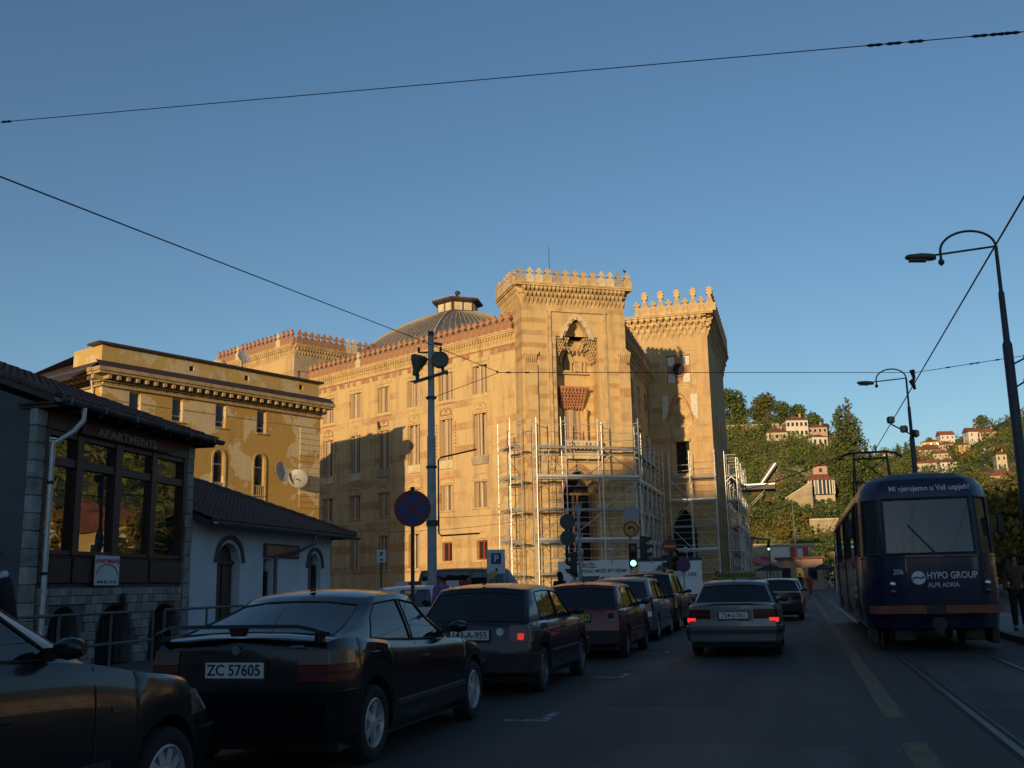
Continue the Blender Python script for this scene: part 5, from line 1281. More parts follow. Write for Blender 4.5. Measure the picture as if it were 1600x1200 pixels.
# dark blue older hatchback with plate 43-A-955
L = 3.99
def golf(x, y, paint_, name, label, plate, dim='lens_red', mat='plate_white', x0=0.0):
    S = dict(x=x, y=y, L=L, W=1.665, H=1.415, wb=2.475, fo=.80, r=.29, paint=paint_, sill=.20, tr=.07, tf=.12, crown=.02,
        top=[(-2.0, .90), (-1.8, .92), (0, .915), (.8, .90), (1.05, .88), (1.8, .77), (2.0, .70)],
        rear=[(.2, .10), (.34, 0), (.52, 0), (.56, .05), (.8, .08), (.92, .12)], front=[(.2, .1), (.4, 0), (.56, .0), (.6, .05), (.75, .08)],
        yr0=-1.83, yr1=-1.40, yf0=.93, yf1=.22, rp=1.0, cols=[(-1.38, -1.22), (-1.30, -1.15), (-.80, -.75), (-.30, -.34), (-.24, -.28), (.66, .10)], panes=[(1, 3), (4, 5)], cb=.93, ct=.76, rg=.90, glass='car_glass_dark', spokes=(9, 'single'), rim='gutter_grey', seat_r=.5)
    c = Car(name, label, S, G)
    c.bumper('rear', c.ywr-.36, .30, .53, .035); c.bumper('front', c.ywf+.36, .30, .54, .035)
    c.light('rear', -1.86, .52, .68, .88, 'lens_dark', 'tail_light')
    c.light('front', 1.9, .42, .58, .72, 'lens_clear', 'headlight')
    c.plate(plate, x0, .76, .52, .12, mat, size=.112); c.seam(-.27, .3, .90); c.seam(.93, .5, .86); c.molding(-1.05, 1.05, .50, .05); c.handle(-.12, .80); c.mirror(.66, .93); c.antenna(-1.3, .32, -.5); c.wiper(.0, .42, .05)
    c.molding(-1.9, 1.8, .80, .012, 'chrome')
    return c
c = golf(-4.15, 13.62+L/2-.715, 'paint_darkblue', 'dark_hatchback', 'dark blue hatchback with plate 43-A-955 right behind the black coupe', '143-A-955')
c.P('fog_lamp', MB().box(.63, .71, c.rear_y(.6, .75)-.03, c.rear_y(.6, .75)+.03, .70, .78, .01), 'brake_light_dim')
c.P('badge_sticker', MB().lathe([(.05, -.004), (.05, .006)], 14, (.40, c.rear_y(.4, .8)-.006, .80), 'y'), 'plate_white')
c = golf(-4.02, 19.72+L/2-.715, 'paint_red', 'red_hatchback', 'dusty dark red hatchback with a yellow number plate', 'K05-BF-74', mat='plate_yellow', x0=-.02)
c.P('tail_reflector', MB().box(.56, .68, c.rear_y(.6, .8)-.02, c.rear_y(.6, .8)+.02, .74, .84, .01), 'lens_red')
# silver people carrier / estate
L = 4.2
S = dict(x=-4.20, y=25.4+L/2-.75, L=L, W=1.71, H=1.52, wb=2.6, fo=.83, r=.30, paint='paint_silver', sill=.2, tr=.09, tf=.16,
    top=[(-2.1, .97), (-1.9, .98), (0, .96), (.8, .93), (1.1, .90), (1.9, .74), (2.1, .66)], rear=[(.2, .08), (.35, 0), (.55, 0), (.6, .03), (1.0, .10)], front=[(.2, .1), (.4, 0), (.6, .03), (.75, .1)],
    yr0=-1.95, yr1=-1.70, yf0=1.0, yf1=.2, rp=1.0, cols=[(-1.70, -1.58), (-1.55, -1.45), (-.95, -.90), (-.85, -.82), (-.10, -.12), (0, -.03), (.68, .08)], panes=[(1, 2), (3, 4), (5, 6)], cb=.93, ct=.76, rg=.86, glass='car_glass_dark', spokes=(7, 'single'))
c = Car('silver_estate_car', 'silver estate car tucked in ahead of the red hatchback', S, G)
c.bumper('rear', c.ywr-.36, .28, .58, .025, 'paint_silver'); c.light('rear', -1.95, .62, .70, 1.02, 'lens_red', 'tail_light'); c.plate('', 0, .72); c.seam(-.85, .3, .95); c.seam(-.02, .3, .95); c.mirror(.68, .96); c.molding(-1.1, 1.1, .5, .05)
for sx in (-.55, .55): c.P('roof_rail', MB().tube([(sx, -1.5, 1.49), (sx, -1.3, 1.54), (sx, 0, 1.54), (sx, .15, 1.50)], .015, 6), 'chrome')
# dark tall hatchback / SUV
L = 4.4
S = dict(x=-4.25, y=30.0+L/2-.8, L=L, W=1.80, H=1.66, wb=2.62, fo=.9, r=.33, paint='paint_charcoal', sill=.26, tr=.10, tf=.16,
    top=[(-2.2, 1.05), (-2.0, 1.06), (0, 1.02), (.9, .99), (1.2, .96), (2.0, .82), (2.2, .74)], rear=[(.25, .08), (.4, 0), (.62, 0), (.68, .04), (1.05, .12)], front=[(.2, .1), (.4, 0), (.6, .03), (.8, .1)],
    yr0=-2.02, yr1=-1.60, yf0=1.05, yf1=.25, rp=1.0, cols=[(-1.60, -1.42), (-1.45, -1.3), (-.95, -.90), (-.85, -.82), (-.05, -.08), (.05, .0), (.74, .12)], panes=[(1, 2), (3, 4), (5, 6)], cb=.92, ct=.74, rg=.86, glass='car_glass_dark', spokes=(6, 'single'))
c = Car('dark_suv', 'dark tall five-door car with big red tail lamps and roof rails', S, G)
c.bumper('rear', c.ywr-.4, .34, .66, .025); c.light('rear', -1.85, .45, .86, 1.03, 'lens_red', 'tail_light'); c.plate('', 0, .80); c.seam(-.85, .36, 1.0); c.seam(.0, .36, 1.0); c.mirror(.74, 1.02)
for sx in (-.58, .58): c.P('roof_rail', MB().tube([(sx, -1.45, 1.62), (sx, -1.25, 1.69), (sx, 0, 1.69), (sx, .2, 1.63)], .018, 6), 'chrome')
# silver grey taxi
L = 4.38
S = dict(x=-1.25, y=19.56+L/2, L=L, W=1.69, H=1.41, wb=2.47, fo=.85, r=.295, paint='paint_grey', sill=.21, tr=.08, tf=.12, crown=.015,
    top=[(-2.19, .93), (-2.05, .96), (-1.5, .955), (-1.3, .93), (0, .91), (.85, .89), (1.1, .87), (2.0, .74), (2.19, .68)], rear=[(.2, .08), (.36, 0), (.55, 0), (.58, .05), (.9, .05), (.97, .06)], front=[(.2, .1), (.4, 0), (.6, .03), (.75, .1)],
    yr0=-1.50, yr1=-.98, yf0=.98, yf1=.20, rp=1.0, cols=[(-1.18, -.98), (-1.05, -.88), (-.45, -.45), (-.36, -.38), (.70, .06)], panes=[(1, 2), (3, 4)], cb=.92, ct=.73, rg=.90, glass='car_glass', spokes=(8, 'steel'), rim='gutter_grey')
c = Car('silver_taxi', 'silver grey saloon taxi with lit brake lights and plate 734-J-761', S)
c.bumper('rear', c.ywr-.36, .30, .56, .04, 'paint_grey'); c.bumper('rear', c.ywr-.37, .44, .50, .052, 'black_plastic', 'bumper_strip'); c.bumper('front', c.ywf+.36, .28, .54, .035)
c.light('rear', -2.05, .38, .62, .86, 'lens_dark', 'tail_light'); c.light('rear', -2.06, .66, .63, .71, 'brake_light', 'brake_lamp', .02)
c.P('plate_panel', MB().box(-.37, .37, c.rear_y(0, .75)-.008, c.rear_y(0, .75)+.04, .64, .86), 'paint_grey')
c.plate('734-J-761', .03, .75, .52, .12, size=.112); c.seam(-.42, .3, .9); c.seam(.92, .4, .86); c.molding(-1.0, 1.0, .5, .05); c.handle(-.7, .8); c.handle(.05, .8); c.mirror(.70, .93); c.antenna(-.95, .34, -.1)
rg = [[(x, -2.13+dy, .965+dz) for dy, dz in ((-.04, 0), (.05, -.01), (.05, .012), (-.035, .022))] for x in (-.70, -.3, .3, .70)]; c.P('boot_lip', MB().loft(rg, True, True, True), 'paint_grey')
ts_ = thing('taxi_roof_sign', 'long yellow-green roof sign with black lettering on the silver taxi', 'sign', (S['x'], S['y']-.15, S['H']))
plain('taxi_yellow', (0.20, 0.21, 0.03), .5, var=.15); 
MB().prism([(-.42, .0), (.42, .0), (.38, .13), (-.38, .13)], 'y', -.10, .10).build('sign_box', 'taxi_yellow', ts_); text('SARAJEVOTAXI.BA', .115, 'letter_black', ts_, (0, -.102, .065), (math.pi/2, 0, 0), bold=.02, narrow=.82)
MB().box(-.46, .46, -.06, .06, -.03, .0).build('sign_base', 'black_plastic', ts_)
# dark saloon further ahead
S = dict(S); S.update(x=-.78, y=36.3+L/2, paint='paint_charcoal', W=1.70, glass='car_glass')
c = Car('dark_saloon', 'dark saloon driving ahead of the taxi', S)
c.bumper('rear', c.ywr-.36, .30, .56, .03); c.light('rear', -2.05, .45, .64, .84, 'lens_red', 'tail_light'); c.plate('', 0, .75); c.mirror(.70, .93)
S = dict(S); S.update(x=-.7, y=46+L/2, paint='paint_silver', W=1.70)
c = Car('silver_saloon', 'silver saloon half hidden in front of the dark saloon', S)
c.bumper('rear', c.ywr-.36, .30, .56, .03); c.light('rear', -2.05, .45, .64, .84, 'lens_red', 'tail_light')
# near car at the left edge, front wing toward us
L = 4.25
S = dict(x=-4.56, y=6.36-L/2, L=L, W=1.70, H=1.60, wb=2.60, fo=.68, r=.30, paint='paint_green', sill=.20, tr=.10, tf=.17,
    top=[(-2.12, 1.08), (-1.5, 1.10), (0, 1.08), (.55, 1.05), (.8, 1.02), (1.2, .94), (1.7, .87), (2.12, .74)], rear=[(.2, .08), (.36, 0), (.6, .03), (.95, .1)], front=[(.2, .12), (.38, 0), (.55, .02), (.66, .10), (.8, .2)],
    yr0=-1.75, yr1=-1.1, yf0=.80, yf1=-.05, rp=1.0, cols=[(-1.25, -1.0), (-1.1, -.9), (-.55, -.55), (-.46, -.48), (.48, -.12)], panes=[(1, 2), (3, 4)], cb=.92, ct=.72, rg=.9, glass='car_glass', spokes=(10, 'single'))
c = Car('dark_green_car', 'dark grey-green car at the left edge showing its front wing and mirror', S, G)
c.bumper('front', c.ywf+.37, .22, .54, .02, 'paint_green'); c.light('front', 1.70, .36, .64, .77, 'lens_clear', 'headlight'); c.seam(-.5, .3, .97); c.seam(.72, .3, 1.0); c.mirror(.42, 1.06, 'paint_green'); c.molding(-1.0, .85, .48, .05); c.handle(.0, .8)
c.P('side_indicator', MB().box(c.side_x(.90, .76)-.01, c.side_x(.90, .76)+.008, .86, .94, .75, .78), 'lens_clear')
# white hatchback mostly hidden behind the coupe
S = dict(x=-8.6, y=24.5, rz=rad(-62), L=3.8, W=1.62, H=1.42, wb=2.4, fo=.75, r=.28, paint='paint_white', sill=.2,
    top=[(-1.9, .90), (0, .90), (.8, .88), (1.0, .86), (1.7, .74), (1.9, .66)], rear=[(.2, .08), (.36, 0), (.6, .03), (.95, .1)], front=[(.2, .12), (.38, 0), (.55, .02), (.8, .1)],
    yr0=-1.75, yr1=-1.45, yf0=.85, yf1=.15, rp=1.0, cols=[(-1.3, -1.15), (-1.2, -1.05), (-.35, -.38), (-.28, -.3), (.6, .08)], panes=[(1, 2), (3, 4)], cb=.92, ct=.76, rg=.9, glass='car_glass', spokes=(8, 'steel'), rim='gutter_grey')
c = Car('white_hatchback', 'white hatchback mostly hidden behind the black coupe by the grey pole', S); c.bumper('rear', c.ywr-.35, .3, .54, .03); c.bumper('front', c.ywf+.35, .3, .54, .03); c.light('front', 1.7, .4, .56, .68, 'lens_clear', 'headlight'); c.mirror(.6, .9); c.plate('', 0, .7)
# olive minibus crossing in front of the hall
L = 4.9
S = dict(x=-13.4, y=42.2, rz=rad(-108+0), L=L, W=1.9, H=2.12, wb=2.9, fo=.9, r=.33, paint='paint_olive', sill=.28, tr=.06, tf=.10, cat='van',
    top=[(-2.45, 1.18), (0, 1.18), (1.6, 1.16), (2.0, 1.10), (2.3, 1.0), (2.45, .92)], rear=[(.2, .05), (.4, 0), (1.2, .04)], front=[(.2, .08), (.4, 0), (.6, .0), (1.0, .10)],
    yr0=-2.36, yr1=-2.2, yf0=2.1, yf1=1.35, rp=1.0, cols=[(-2.2, -2.1), (-2.1, -2.0), (-.95, -.95), (-.85, -.85), (.45, .45), (.58, .58), (1.62, 1.2)], panes=[(1, 2), (3, 4), (5, 6)], cb=.96, ct=.84, rg=.9, glass='car_glass_dark', spokes=(8, 'steel'), rim='gutter_grey')
c = Car('olive_minibus', 'dark olive minibus crossing in front of the sunlit hall wall', S); c.bumper('rear', c.ywr-.4, .3, .55, .03); c.bumper('front', c.ywf+.4, .3, .6, .03); c.light('front', 2.2, .5, .7, .88, 'lens_clear', 'headlight'); c.mirror(1.6, 1.25); c.seam(.5, .4, 1.15); c.seam(1.7, .4, 1.1)
# ================================================================ tram seen from behind
paint('tram_navy', (0.010, 0.016, 0.050), 0, .30, .05); plain('tram_orange', (0.24, 0.065, 0.035), .6, var=.3, scale=5); plain('tram_letter', (0.62, 0.64, 0.66), .5, var=.05, bump=0); plain('tram_roof_grey', (0.05, 0.055, 0.075), .5, var=.2)
plain('dirty_steel', (0.05, 0.045, 0.042), .7, metal=.3, var=.4, scale=5); plain('rail_yellow', (0.50, 0.48, 0.30), .5); plain('lettering_dim', (0.10, 0.03, 0.02), .6)
glass('tram_glass', (0.030, 0.036, 0.040), .42, .05, 1.8)
TX, TY, TLn = 2.40, 20.95, 15.0
tram = thing('tram', 'dark navy tram seen from behind with white lettering and orange bumper', 'tram', (TX, TY, 0), rad(.0))
pl = [(0, 0.0), (.42, .005), (.80, .03), (.86, .06), (.90, .09), (1.15, .50), (1.19, .60)]
sidew = []; y = .80
while y < TLn-1.6: sidew.append((y, y+1.12)); y += 1.25
cols = list(pl); glassc = {0: 'rear_window', 1: 'rear_window', 4: 'corner_window'}
for i, (a, b2) in enumerate(sidew):
    cols.append((1.245, a)); glassc[len(cols)-1] = 'side_window'; cols.append((1.245, b2))
cols += [(1.245, TLn-.9), (1.15, TLn-.4), (.80, TLn-.05), (0, TLn)]
zr = [.42, .70, .88, 1.72, 1.80, 2.85, 2.94, 3.08, 3.22, 3.33, 3.42, 3.46]
kx = [.96, .985, 1.0, 1.0, 1.0, .975, .965, .93, .85, .68, .38, .0]; ky = [.10, .03, 0, 0, .005, .13, .15, .19, .28, .50, 1.2, 2.0]
g = []
for z, k, e in zip(zr, kx, ky):
    row = []
    for (x, yy) in cols:
        w = max(0, 1-yy/1.2); wf = max(0, 1-(TLn-yy)/1.2); row.append((x*k, yy+e*w-e*wf, z+(.02*(1-(x/1.25)**2) if z > 2.9 else 0)))
    g.append(row)
for sx in (1, -1):
    mb = MB(); rf = MB(); gl = {}
    for r_ in range(len(g)-1):
        for c_ in range(len(cols)-1):
            q = [(p[0]*sx, p[1], p[2]) for p in (g[r_][c_], g[r_][c_+1], g[r_+1][c_+1], g[r_+1][c_])]
            if r_ == 4 and c_ in glassc: gl.setdefault(c_ if glassc[c_] != 'rear_window' else 'rear', []).append((glassc[c_], q))
            elif r_ >= 8: rf.add(q, [(0, 1, 2, 3)])
            else: mb.add(q, [(0, 1, 2, 3)])
    mb.build('body_side', 'tram_navy', tram, 30); rf.build('roof', 'tram_roof_grey', tram, 40)
    for k, qs in gl.items():
        mb = MB()
        for nm, q in qs: mb.add([(p[0]-sx*.012*(0 if k == 'rear' else 1), p[1]+(.012 if k == 'rear' else .004), p[2]) for p in q], [(0, 1, 2, 3)])
        w = mb.build(qs[0][0], 'tram_glass', tram, 40)
        if k != 'rear':
            q = qs[0][1]; f = MB()
            for a, b2 in ((0, 1), (1, 2), (2, 3), (3, 0)): f.tube([q[a], q[b2]], .022, 5)
            f.build('window_rubber', 'black_plastic', w)
f = MB(); loop = [g[4][2], g[4][1], g[4][0]]; fr = [(x, y-.004, z) for x, y, z in (g[4][2], g[4][1], g[4][0])]+[(-x, y-.004, z) for x, y, z in (g[4][1], g[4][2])]
tp = [(x, y-.004, z) for x, y, z in (g[5][2], g[5][1], g[5][0])]+[(-x, y-.004, z) for x, y, z in (g[5][1], g[5][2])]
for ln in (fr, tp, [fr[0], tp[0]], [fr[-1], tp[-1]]): f.tube(ln, .026, 6)
f.build('rear_window_rubber', 'black_plastic', tram)
MB().box(-1.2, 1.2, .7, TLn-.7, .86, .90).build('floor', 'dirty_steel', tram)
for i in range(9):
    for sx in (-1, 1):
        MB().tube([(sx*.42, 1.3+i*1.45, .9), (sx*.42, 1.3+i*1.45, 3.0)], .018, 6).build('grab_pole', 'rail_yellow' if i % 3 == 0 else 'chrome', tram)
MB().tube([(-.80, .42, 2.10), (.80, .42, 2.10)], .02, 6).build('safety_bar', 'rail_yellow', tram)
for i in range(8):
    for sx in (-.85, .85): MB().box(sx-.22, sx+.22, 1.6+i*1.5, 1.7+i*1.5, .9, 1.95, .04).build('seat', 'seat_cloth', tram)
# bumper, coupler, skirt, bogies
rg = [[(x, yy-.09, .70), (x, yy-.10, .85), (x, yy+.03, .85), (x, yy+.03, .70)] for x, yy in ((-1.17, .10), (-1.05, .02), (-.6, -.02), (-.17, -.03))]
bm_ = MB().loft(rg, True, True, True).build('bumper', 'tram_orange', tram)
rg = [[(-p[0], p[1], p[2]) for p in r_] for r_ in rg]; MB().loft(rg, True, True, True).build('bumper', 'tram_orange', tram); MB().box(-.168, .168, -.115, .0, .69, .86).build('bumper_hatch', 'dirty_steel', tram)
MB().bar((0, -.35, .52), (0, .8, .52), .14, .12).tube([(0, -.42, .52), (0, -.30, .52)], .13, 10).build('coupler', 'dirty_steel', tram)
MB().box(-.9, .9, .18, .32, .50, .56).build('cross_beam', 'dirty_steel', tram)
for yy in (2.6, 4.5, 10.0, 11.9):
    for sx in (-.75, .75): MB().lathe([(.33, -.06), (.35, -.055), (.33, .04), (.28, .06), (.08, .05), (.08, .08)], 24, (sx, yy, .335), 'x').build('wheel', 'dirty_steel', tram, 40)
for yy in (3.55, 10.95):
    MB().box(-.95, .95, yy-1.3, yy+1.3, .28, .58, .05).build('bogie', 'dirty_steel', tram)
for sx in (-1.08, 1.08): MB().box(sx-.07, sx+.07, .55, 1.5, .12, .42, .02).build('skirt', 'dirty_steel', tram)
MB().box(-.75, -.35, .25, .6, .18, .5, .03).build('equipment_box', 'dirty_steel', tram); MB().box(.5, .85, .3, .7, .2, .5, .03).build('equipment_box', 'dirty_steel', tram)
for zz in (.885, 1.735): MB().tube([(1.262*sx if False else x*1.004, y-.004, zz) for x, y in ((0, 0), (.42, .005), (.80, .03), (.86, .06), (.90, .09), (1.15, .5), (1.24, .7), (1.25, 14))], .010, 5).tube([(-x*1.004, y-.004, zz) for x, y in ((0, 0), (.42, .005), (.80, .03), (.86, .06), (.90, .09), (1.15, .5), (1.24, .7), (1.25, 14))], .010, 5).build('trim_strip', 'dirty_steel', tram)
for x, y in ((.84, .045), (-.84, .045)): MB().tube([(x, y-.004, .9), (x, y-.004, 1.72)], .006, 4).build('panel_joint', 'black_plastic', tram)
MB().tube([(.1, -.01, 1.80), (-.35, .06, 2.35)], .012, 5).build('wiper', 'black_plastic', tram)
for sx in (-1.38, 1.38):
    m_ = MB().box(sx-.06, sx+.06, .62, .70, 2.15, 2.5, .02).build('side_mirror', 'black_plastic', tram); MB().tube([(sx*.9, .75, 2.6), (sx, .68, 2.5)], .012, 5).build('mirror_arm', 'black_plastic', m_)
for yy in (1.9, 6.9, 11.9):
    d_ = MB().box(-1.262, -1.248, yy, yy+1.2, .5, 2.75).build('door', 'tram_navy', tram)
    for q in (.05, .64): MB().box(-1.268, -1.262, yy+q, yy+q+.5, .75, 2.65).build('door_pane', 'tram_glass', d_)
# lamps and lettering
for sx in (-.72, .95):
    for zz in (1.10, 1.24): MB().lathe([(.055, .0), (.055, -.03), (.04, -.04), (.01, -.045)], 14, (sx, .06 if sx > .9 else .02, zz), 'y').build('tail_lamp', 'lens_dark' if zz < 1.2 else 'chrome', tram, 40)
rx = (math.pi/2, 0, 0)
def tl(s, size, x, z, y, **k): return text(s, size, k.pop('mat', 'tram_letter'), tram, (x, y, z), k.pop('rot', rx), **k)
tl('HYPO GROUP', .175, .34, 1.39, -.012, bold=.014, narrow=.80); tl('ALPE ADRIA', .12, .18, 1.215, -.012, bold=.004, narrow=.85)
tl('Mi vjerujemo u Vaš uspjeh!', .155, .10, 3.045, .165, bold=.014, narrow=.86, rot=(math.pi/2-.30, 0, 0)); tl('206', .14, -.60, 1.47, .008, bold=.004, narrow=.9); tl('LEASING', .09, .22, .98, -.012, mat='lettering_dim')
mb = MB(); n = 14          # round two-part emblem with an S-shaped gap
for half in (0, 1):
    pts = []
    for i in range(n+1):
        a = math.pi*(i/n)+(.45 if half == 0 else math.pi+.45); pts.append((.125*math.cos(a), .125*math.sin(a)))
    e0, e1 = Vector(pts[-1]), Vector(pts[0])
    for i in range(1, n): t_ = i/n; p = e0.lerp(e1, t_); d = (e1-e0).normalized(); nn = Vector((-d.y, d.x)); p += nn*(.035*math.sin(2*math.pi*t_)*(1)+.014*(-1)); pts.append((p.x, p.y))
    mb.prism([(-.25+p[0], 1.355+p[1]) for p in pts], 'y', -.018, -.010)
mb.build('emblem', 'tram_letter', tram)
# pantograph on the roof
pg = MB(); py = 12.6
for sx in (-.55, .55):
    pg.tube([(sx, py-.7, 3.5), (sx*.95, py-.05, 4.25), (sx*.9, py+.5, 5.15)], .03, 6); pg.tube([(sx, py+1.5, 3.35), (sx, py+.75, 4.25), (sx*.9, py+.5, 5.15)], .03, 6)
pg.tube([(-.55, py-.7, 3.35), (.55, py-.7, 3.35)], .035, 6).tube([(-.55, py+1.5, 3.35), (.55, py+1.5, 3.35)], .035, 6).tube([(-.52, py-.05, 4.25), (.52, py-.05, 4.25)], .025, 6).tube([(-.52, py-.05, 4.25), (.50, py+.5, 5.1)], .015, 5).tube([(.52, py-.05, 4.25), (-.50, py+.5, 5.1)], .015, 5)
pg.build('pantograph', 'wire_black', tram)
MB().tube([(-.95, py+.5, 5.05), (-.75, py+.5, 5.2), (-.5, py+.5, 5.25), (.5, py+.5, 5.25), (.75, py+.5, 5.2), (.95, py+.5, 5.05)], .035, 6).tube([(-.5, py+.5, 5.05), (.5, py+.5, 5.05)], .03, 6).tube([(0, py+.5, 5.05), (0, py+.5, 5.25)], .02, 5).tube([(-.5, py+.5, 5.05), (-.5, py+.5, 5.25)], .02, 5).tube([(.5, py+.5, 5.05), (.5, py+.5, 5.25)], .02, 5).build('collector_head', 'wire_black', tram)
for yy in (py-.7, py+1.5):
    for sx in (-.55, .55): MB().lathe([(.06, 3.3), (.08, 3.42), (.06, 3.45), (.07, 3.5)], 8, (sx, yy, 0)).build('insulator', 'terracotta', tram)
# ================================================================ poles, lamps, signs, lights, wires, boards
plain('pole_grey', (0.34, 0.35, 0.35), .7, var=.25, scale=3); plain('pole_dark', (0.035, 0.04, 0.05), .5, var=.3); plain('lamp_green', (0.09, 0.10, 0.07), .5); plain('lamp_lens', (0.28, 0.22, 0.15), .4)
plain('sign_blue', (0.012, 0.03, 0.16), .45, var=.15); plain('sign_rim_red', (0.16, 0.010, 0.014), .45, var=.15); plain('sign_back', (0.26, 0.27, 0.28), .5, metal=.3, var=.15); plain('sign_amber', (0.50, 0.24, 0.03), .5, var=.1); plain('sign_white', (0.58, 0.60, 0.60), .5, var=.08)
emit('signal_green', (0.25, 1.0, 0.55), 5.0)
def disc(mb, c, r0, r1, y0, y1, n=32):
    """ring or disc facing -y"""
    if r0 <= 0: return mb.lathe([(r1, y0), (r1, y1)], n, c, 'y')
    rings = [[(c[0]+r*math.sin(math.tau*k/n), c[1]+yy, c[2]+r*math.cos(math.tau*k/n)) for k in range(n)] for r, yy in ((r0, y0), (r1, y0), (r1, y1), (r0, y1), (r0, y0))]
    return mb.loft(rings, True)
# no-stopping sign
t = thing('no_stopping_sign', 'round blue no-stopping sign with red cross and rim on a thin dark pole', 'sign', (-6.06, 15.88, 0), rad(20))
MB().tube([(0, .045, 0), (0, .045, 2.97)], .032, 10).build('pole', 'pole_dark', t); MB().lathe([(.045, 2.97), (.03, 3.01)], 8, (0, .045, 0)).build('pole_cap', 'pole_dark', t)
disc(MB(), (0, 0, 2.65), 0, .30, -.008, .004).build('disc', 'sign_blue', t); disc(MB(), (0, 0, 2.65), .245, .302, -.014, -.008).build('rim', 'sign_rim_red', t)
mb = MB()
for a in (math.pi/4, -math.pi/4): mb.bar((-.25*math.cos(a), -.0105 - (.001 if a > 0 else 0), 2.65-.25*math.sin(a)), (.25*math.cos(a), -.0105 - (.001 if a > 0 else 0), 2.65+.25*math.sin(a)), .004, .058, (0, 0, 1)) if False else mb.add([(sx*.25*math.cos(a)+sy*.03*math.sin(a), -.012-(.001 if a > 0 else 0), 2.65+sx*.25*math.sin(a)-sy*.03*math.cos(a)) for sx, sy in ((-1, -1), (1, -1), (1, 1), (-1, 1))], [(0, 1, 2, 3)])
mb.build('cross', 'sign_rim_red', t); MB().box(-.05, .05, .0, .08, 2.6, 2.7).build('clamp', 'pole_dark', t)
# tall grey pole with two floodlights and a bent bracket
t = thing('floodlight_pole', 'tall grey round pole carrying two floodlights on a cross arm', 'pole', (-10.85, 30.1, 0), rad(15))
MB().tube([(0, 0, 0), (0, 0, 6.0), (0, 0, 6.02), (0, 0, 9.25)], [.155, .135, .115, .095], 14).build('pole', 'pole_grey', t, 50)
MB().tube([(0, 0, 9.25), (0, 0, 9.4)], [.11, .09], 10).build('pole_cap', 'pole_dark', t)
MB().bar((-.55, -.12, 7.72), (.55, -.12, 8.05), .09).build('cross_arm', 'pole_dark', t); MB().bar((-.42, .12, 8.75), (.40, .12, 8.72), .05).build('cross_arm', 'pole_dark', t); MB().bar((0, .1, 9.05), (.35, .1, 8.98), .08).build('cross_arm', 'pole_dark', t)
for x in (-.4, .3): MB().lathe([(.03, 8.75), (.045, 8.85), (.03, 8.92)], 8, (x, .12, 0)).build('insulator', 'wire_black', t)
fl = MB(Matrix.Translation((-.42, -.12, 8.25)) @ Matrix.Rotation(.25, 4, 'Y')).lathe([(.09, -.32), (.12, -.12), (.26, .16), (.28, .30), (.25, .32)], 16).build('floodlight', 'lamp_green', t, 40)
MB().tube([(-.42, -.12, 7.78), (-.42, -.12, 8.0)], .06, 8).build('yoke', 'wire_black', fl)
fl = MB(Matrix.Translation((.30, -.05, 8.42)) @ Matrix.Rotation(1.35, 4, 'X')).lathe([(.05, -.30), (.16, -.22), (.27, -.02), (.28, .10), (.24, .13), (.02, .12)], 18).build('floodlight', 'lamp_green', t, 40)
MB().tube([(.42, -.12, 7.98), (.36, -.08, 8.22)], .05, 8).build('yoke', 'wire_black', fl)
MB().tube([(.12, 0, 2.9), (.12, -.08, 2.92), (.25, -.08, 2.35), (.25, -.08, 2.25), (1.0, -.08, 2.25)], .02, 6) if False else None
MB().tube([(1.42, -.1, 5.55), (.30, -.1, 5.32), (.22, -.1, 5.25), (.22, -.1, 2.98), (.30, -.1, 2.90), (1.48, -.1, 2.95)], .026, 8).build('empty_sign_frame', 'roof_brown', t)
for zz in (3.25, 5.0, 7.2): MB().lathe([(.17, zz), (.17, zz+.07)], 12).build('clamp', 'pole_dark', t)
MB().box(-.16, .2, -.16, .0, 3.2, 3.38).build('clamp', 'pole_dark', t)
# parking sign boards
t = thing('parking_sign', 'white upright board with blue square P sign in front of the hall', 'sign', (-9.55, 32.63, 0), rad(15))
MB().box(-.30, .30, -.02, .03, 1.72, 2.52, .02).build('board', 'sign_white', t); MB().box(-.15, .17, -.03, -.02, 2.05, 2.40).build('blue_square', 'sign_blue', t); text('P', .32, 'sign_white', t, (.01, -.034, 2.22), rx, bold=.03); MB().box(-.02, .05, -.026, -.02, 1.80, 1.92).build('small_mark', 'letter_black', t)
for x in (-.27, .27): MB().tube([(x, .05, 0), (x, .05, 2.5)], .03, 8).build('post', 'pole_grey', t)
t = thing('parking_sign', 'small white sign with P on the far corner of the white annex', 'sign', (-12.15, 29.2, 0), rad(30))
MB().box(-.14, .14, -.02, .0, 2.12, 2.50).build('board', 'sign_white', t); text('P', .2, 'letter_black', t, (0, -.024, 2.35), rx, bold=.03); MB().box(-.05, .05, -.024, -.02, 2.17, 2.22).build('small_mark', 'letter_black', t); MB().tube([(0, .03, 0), (0, .03, 2.5)], .025, 8).build('post', 'pole_dark', t)
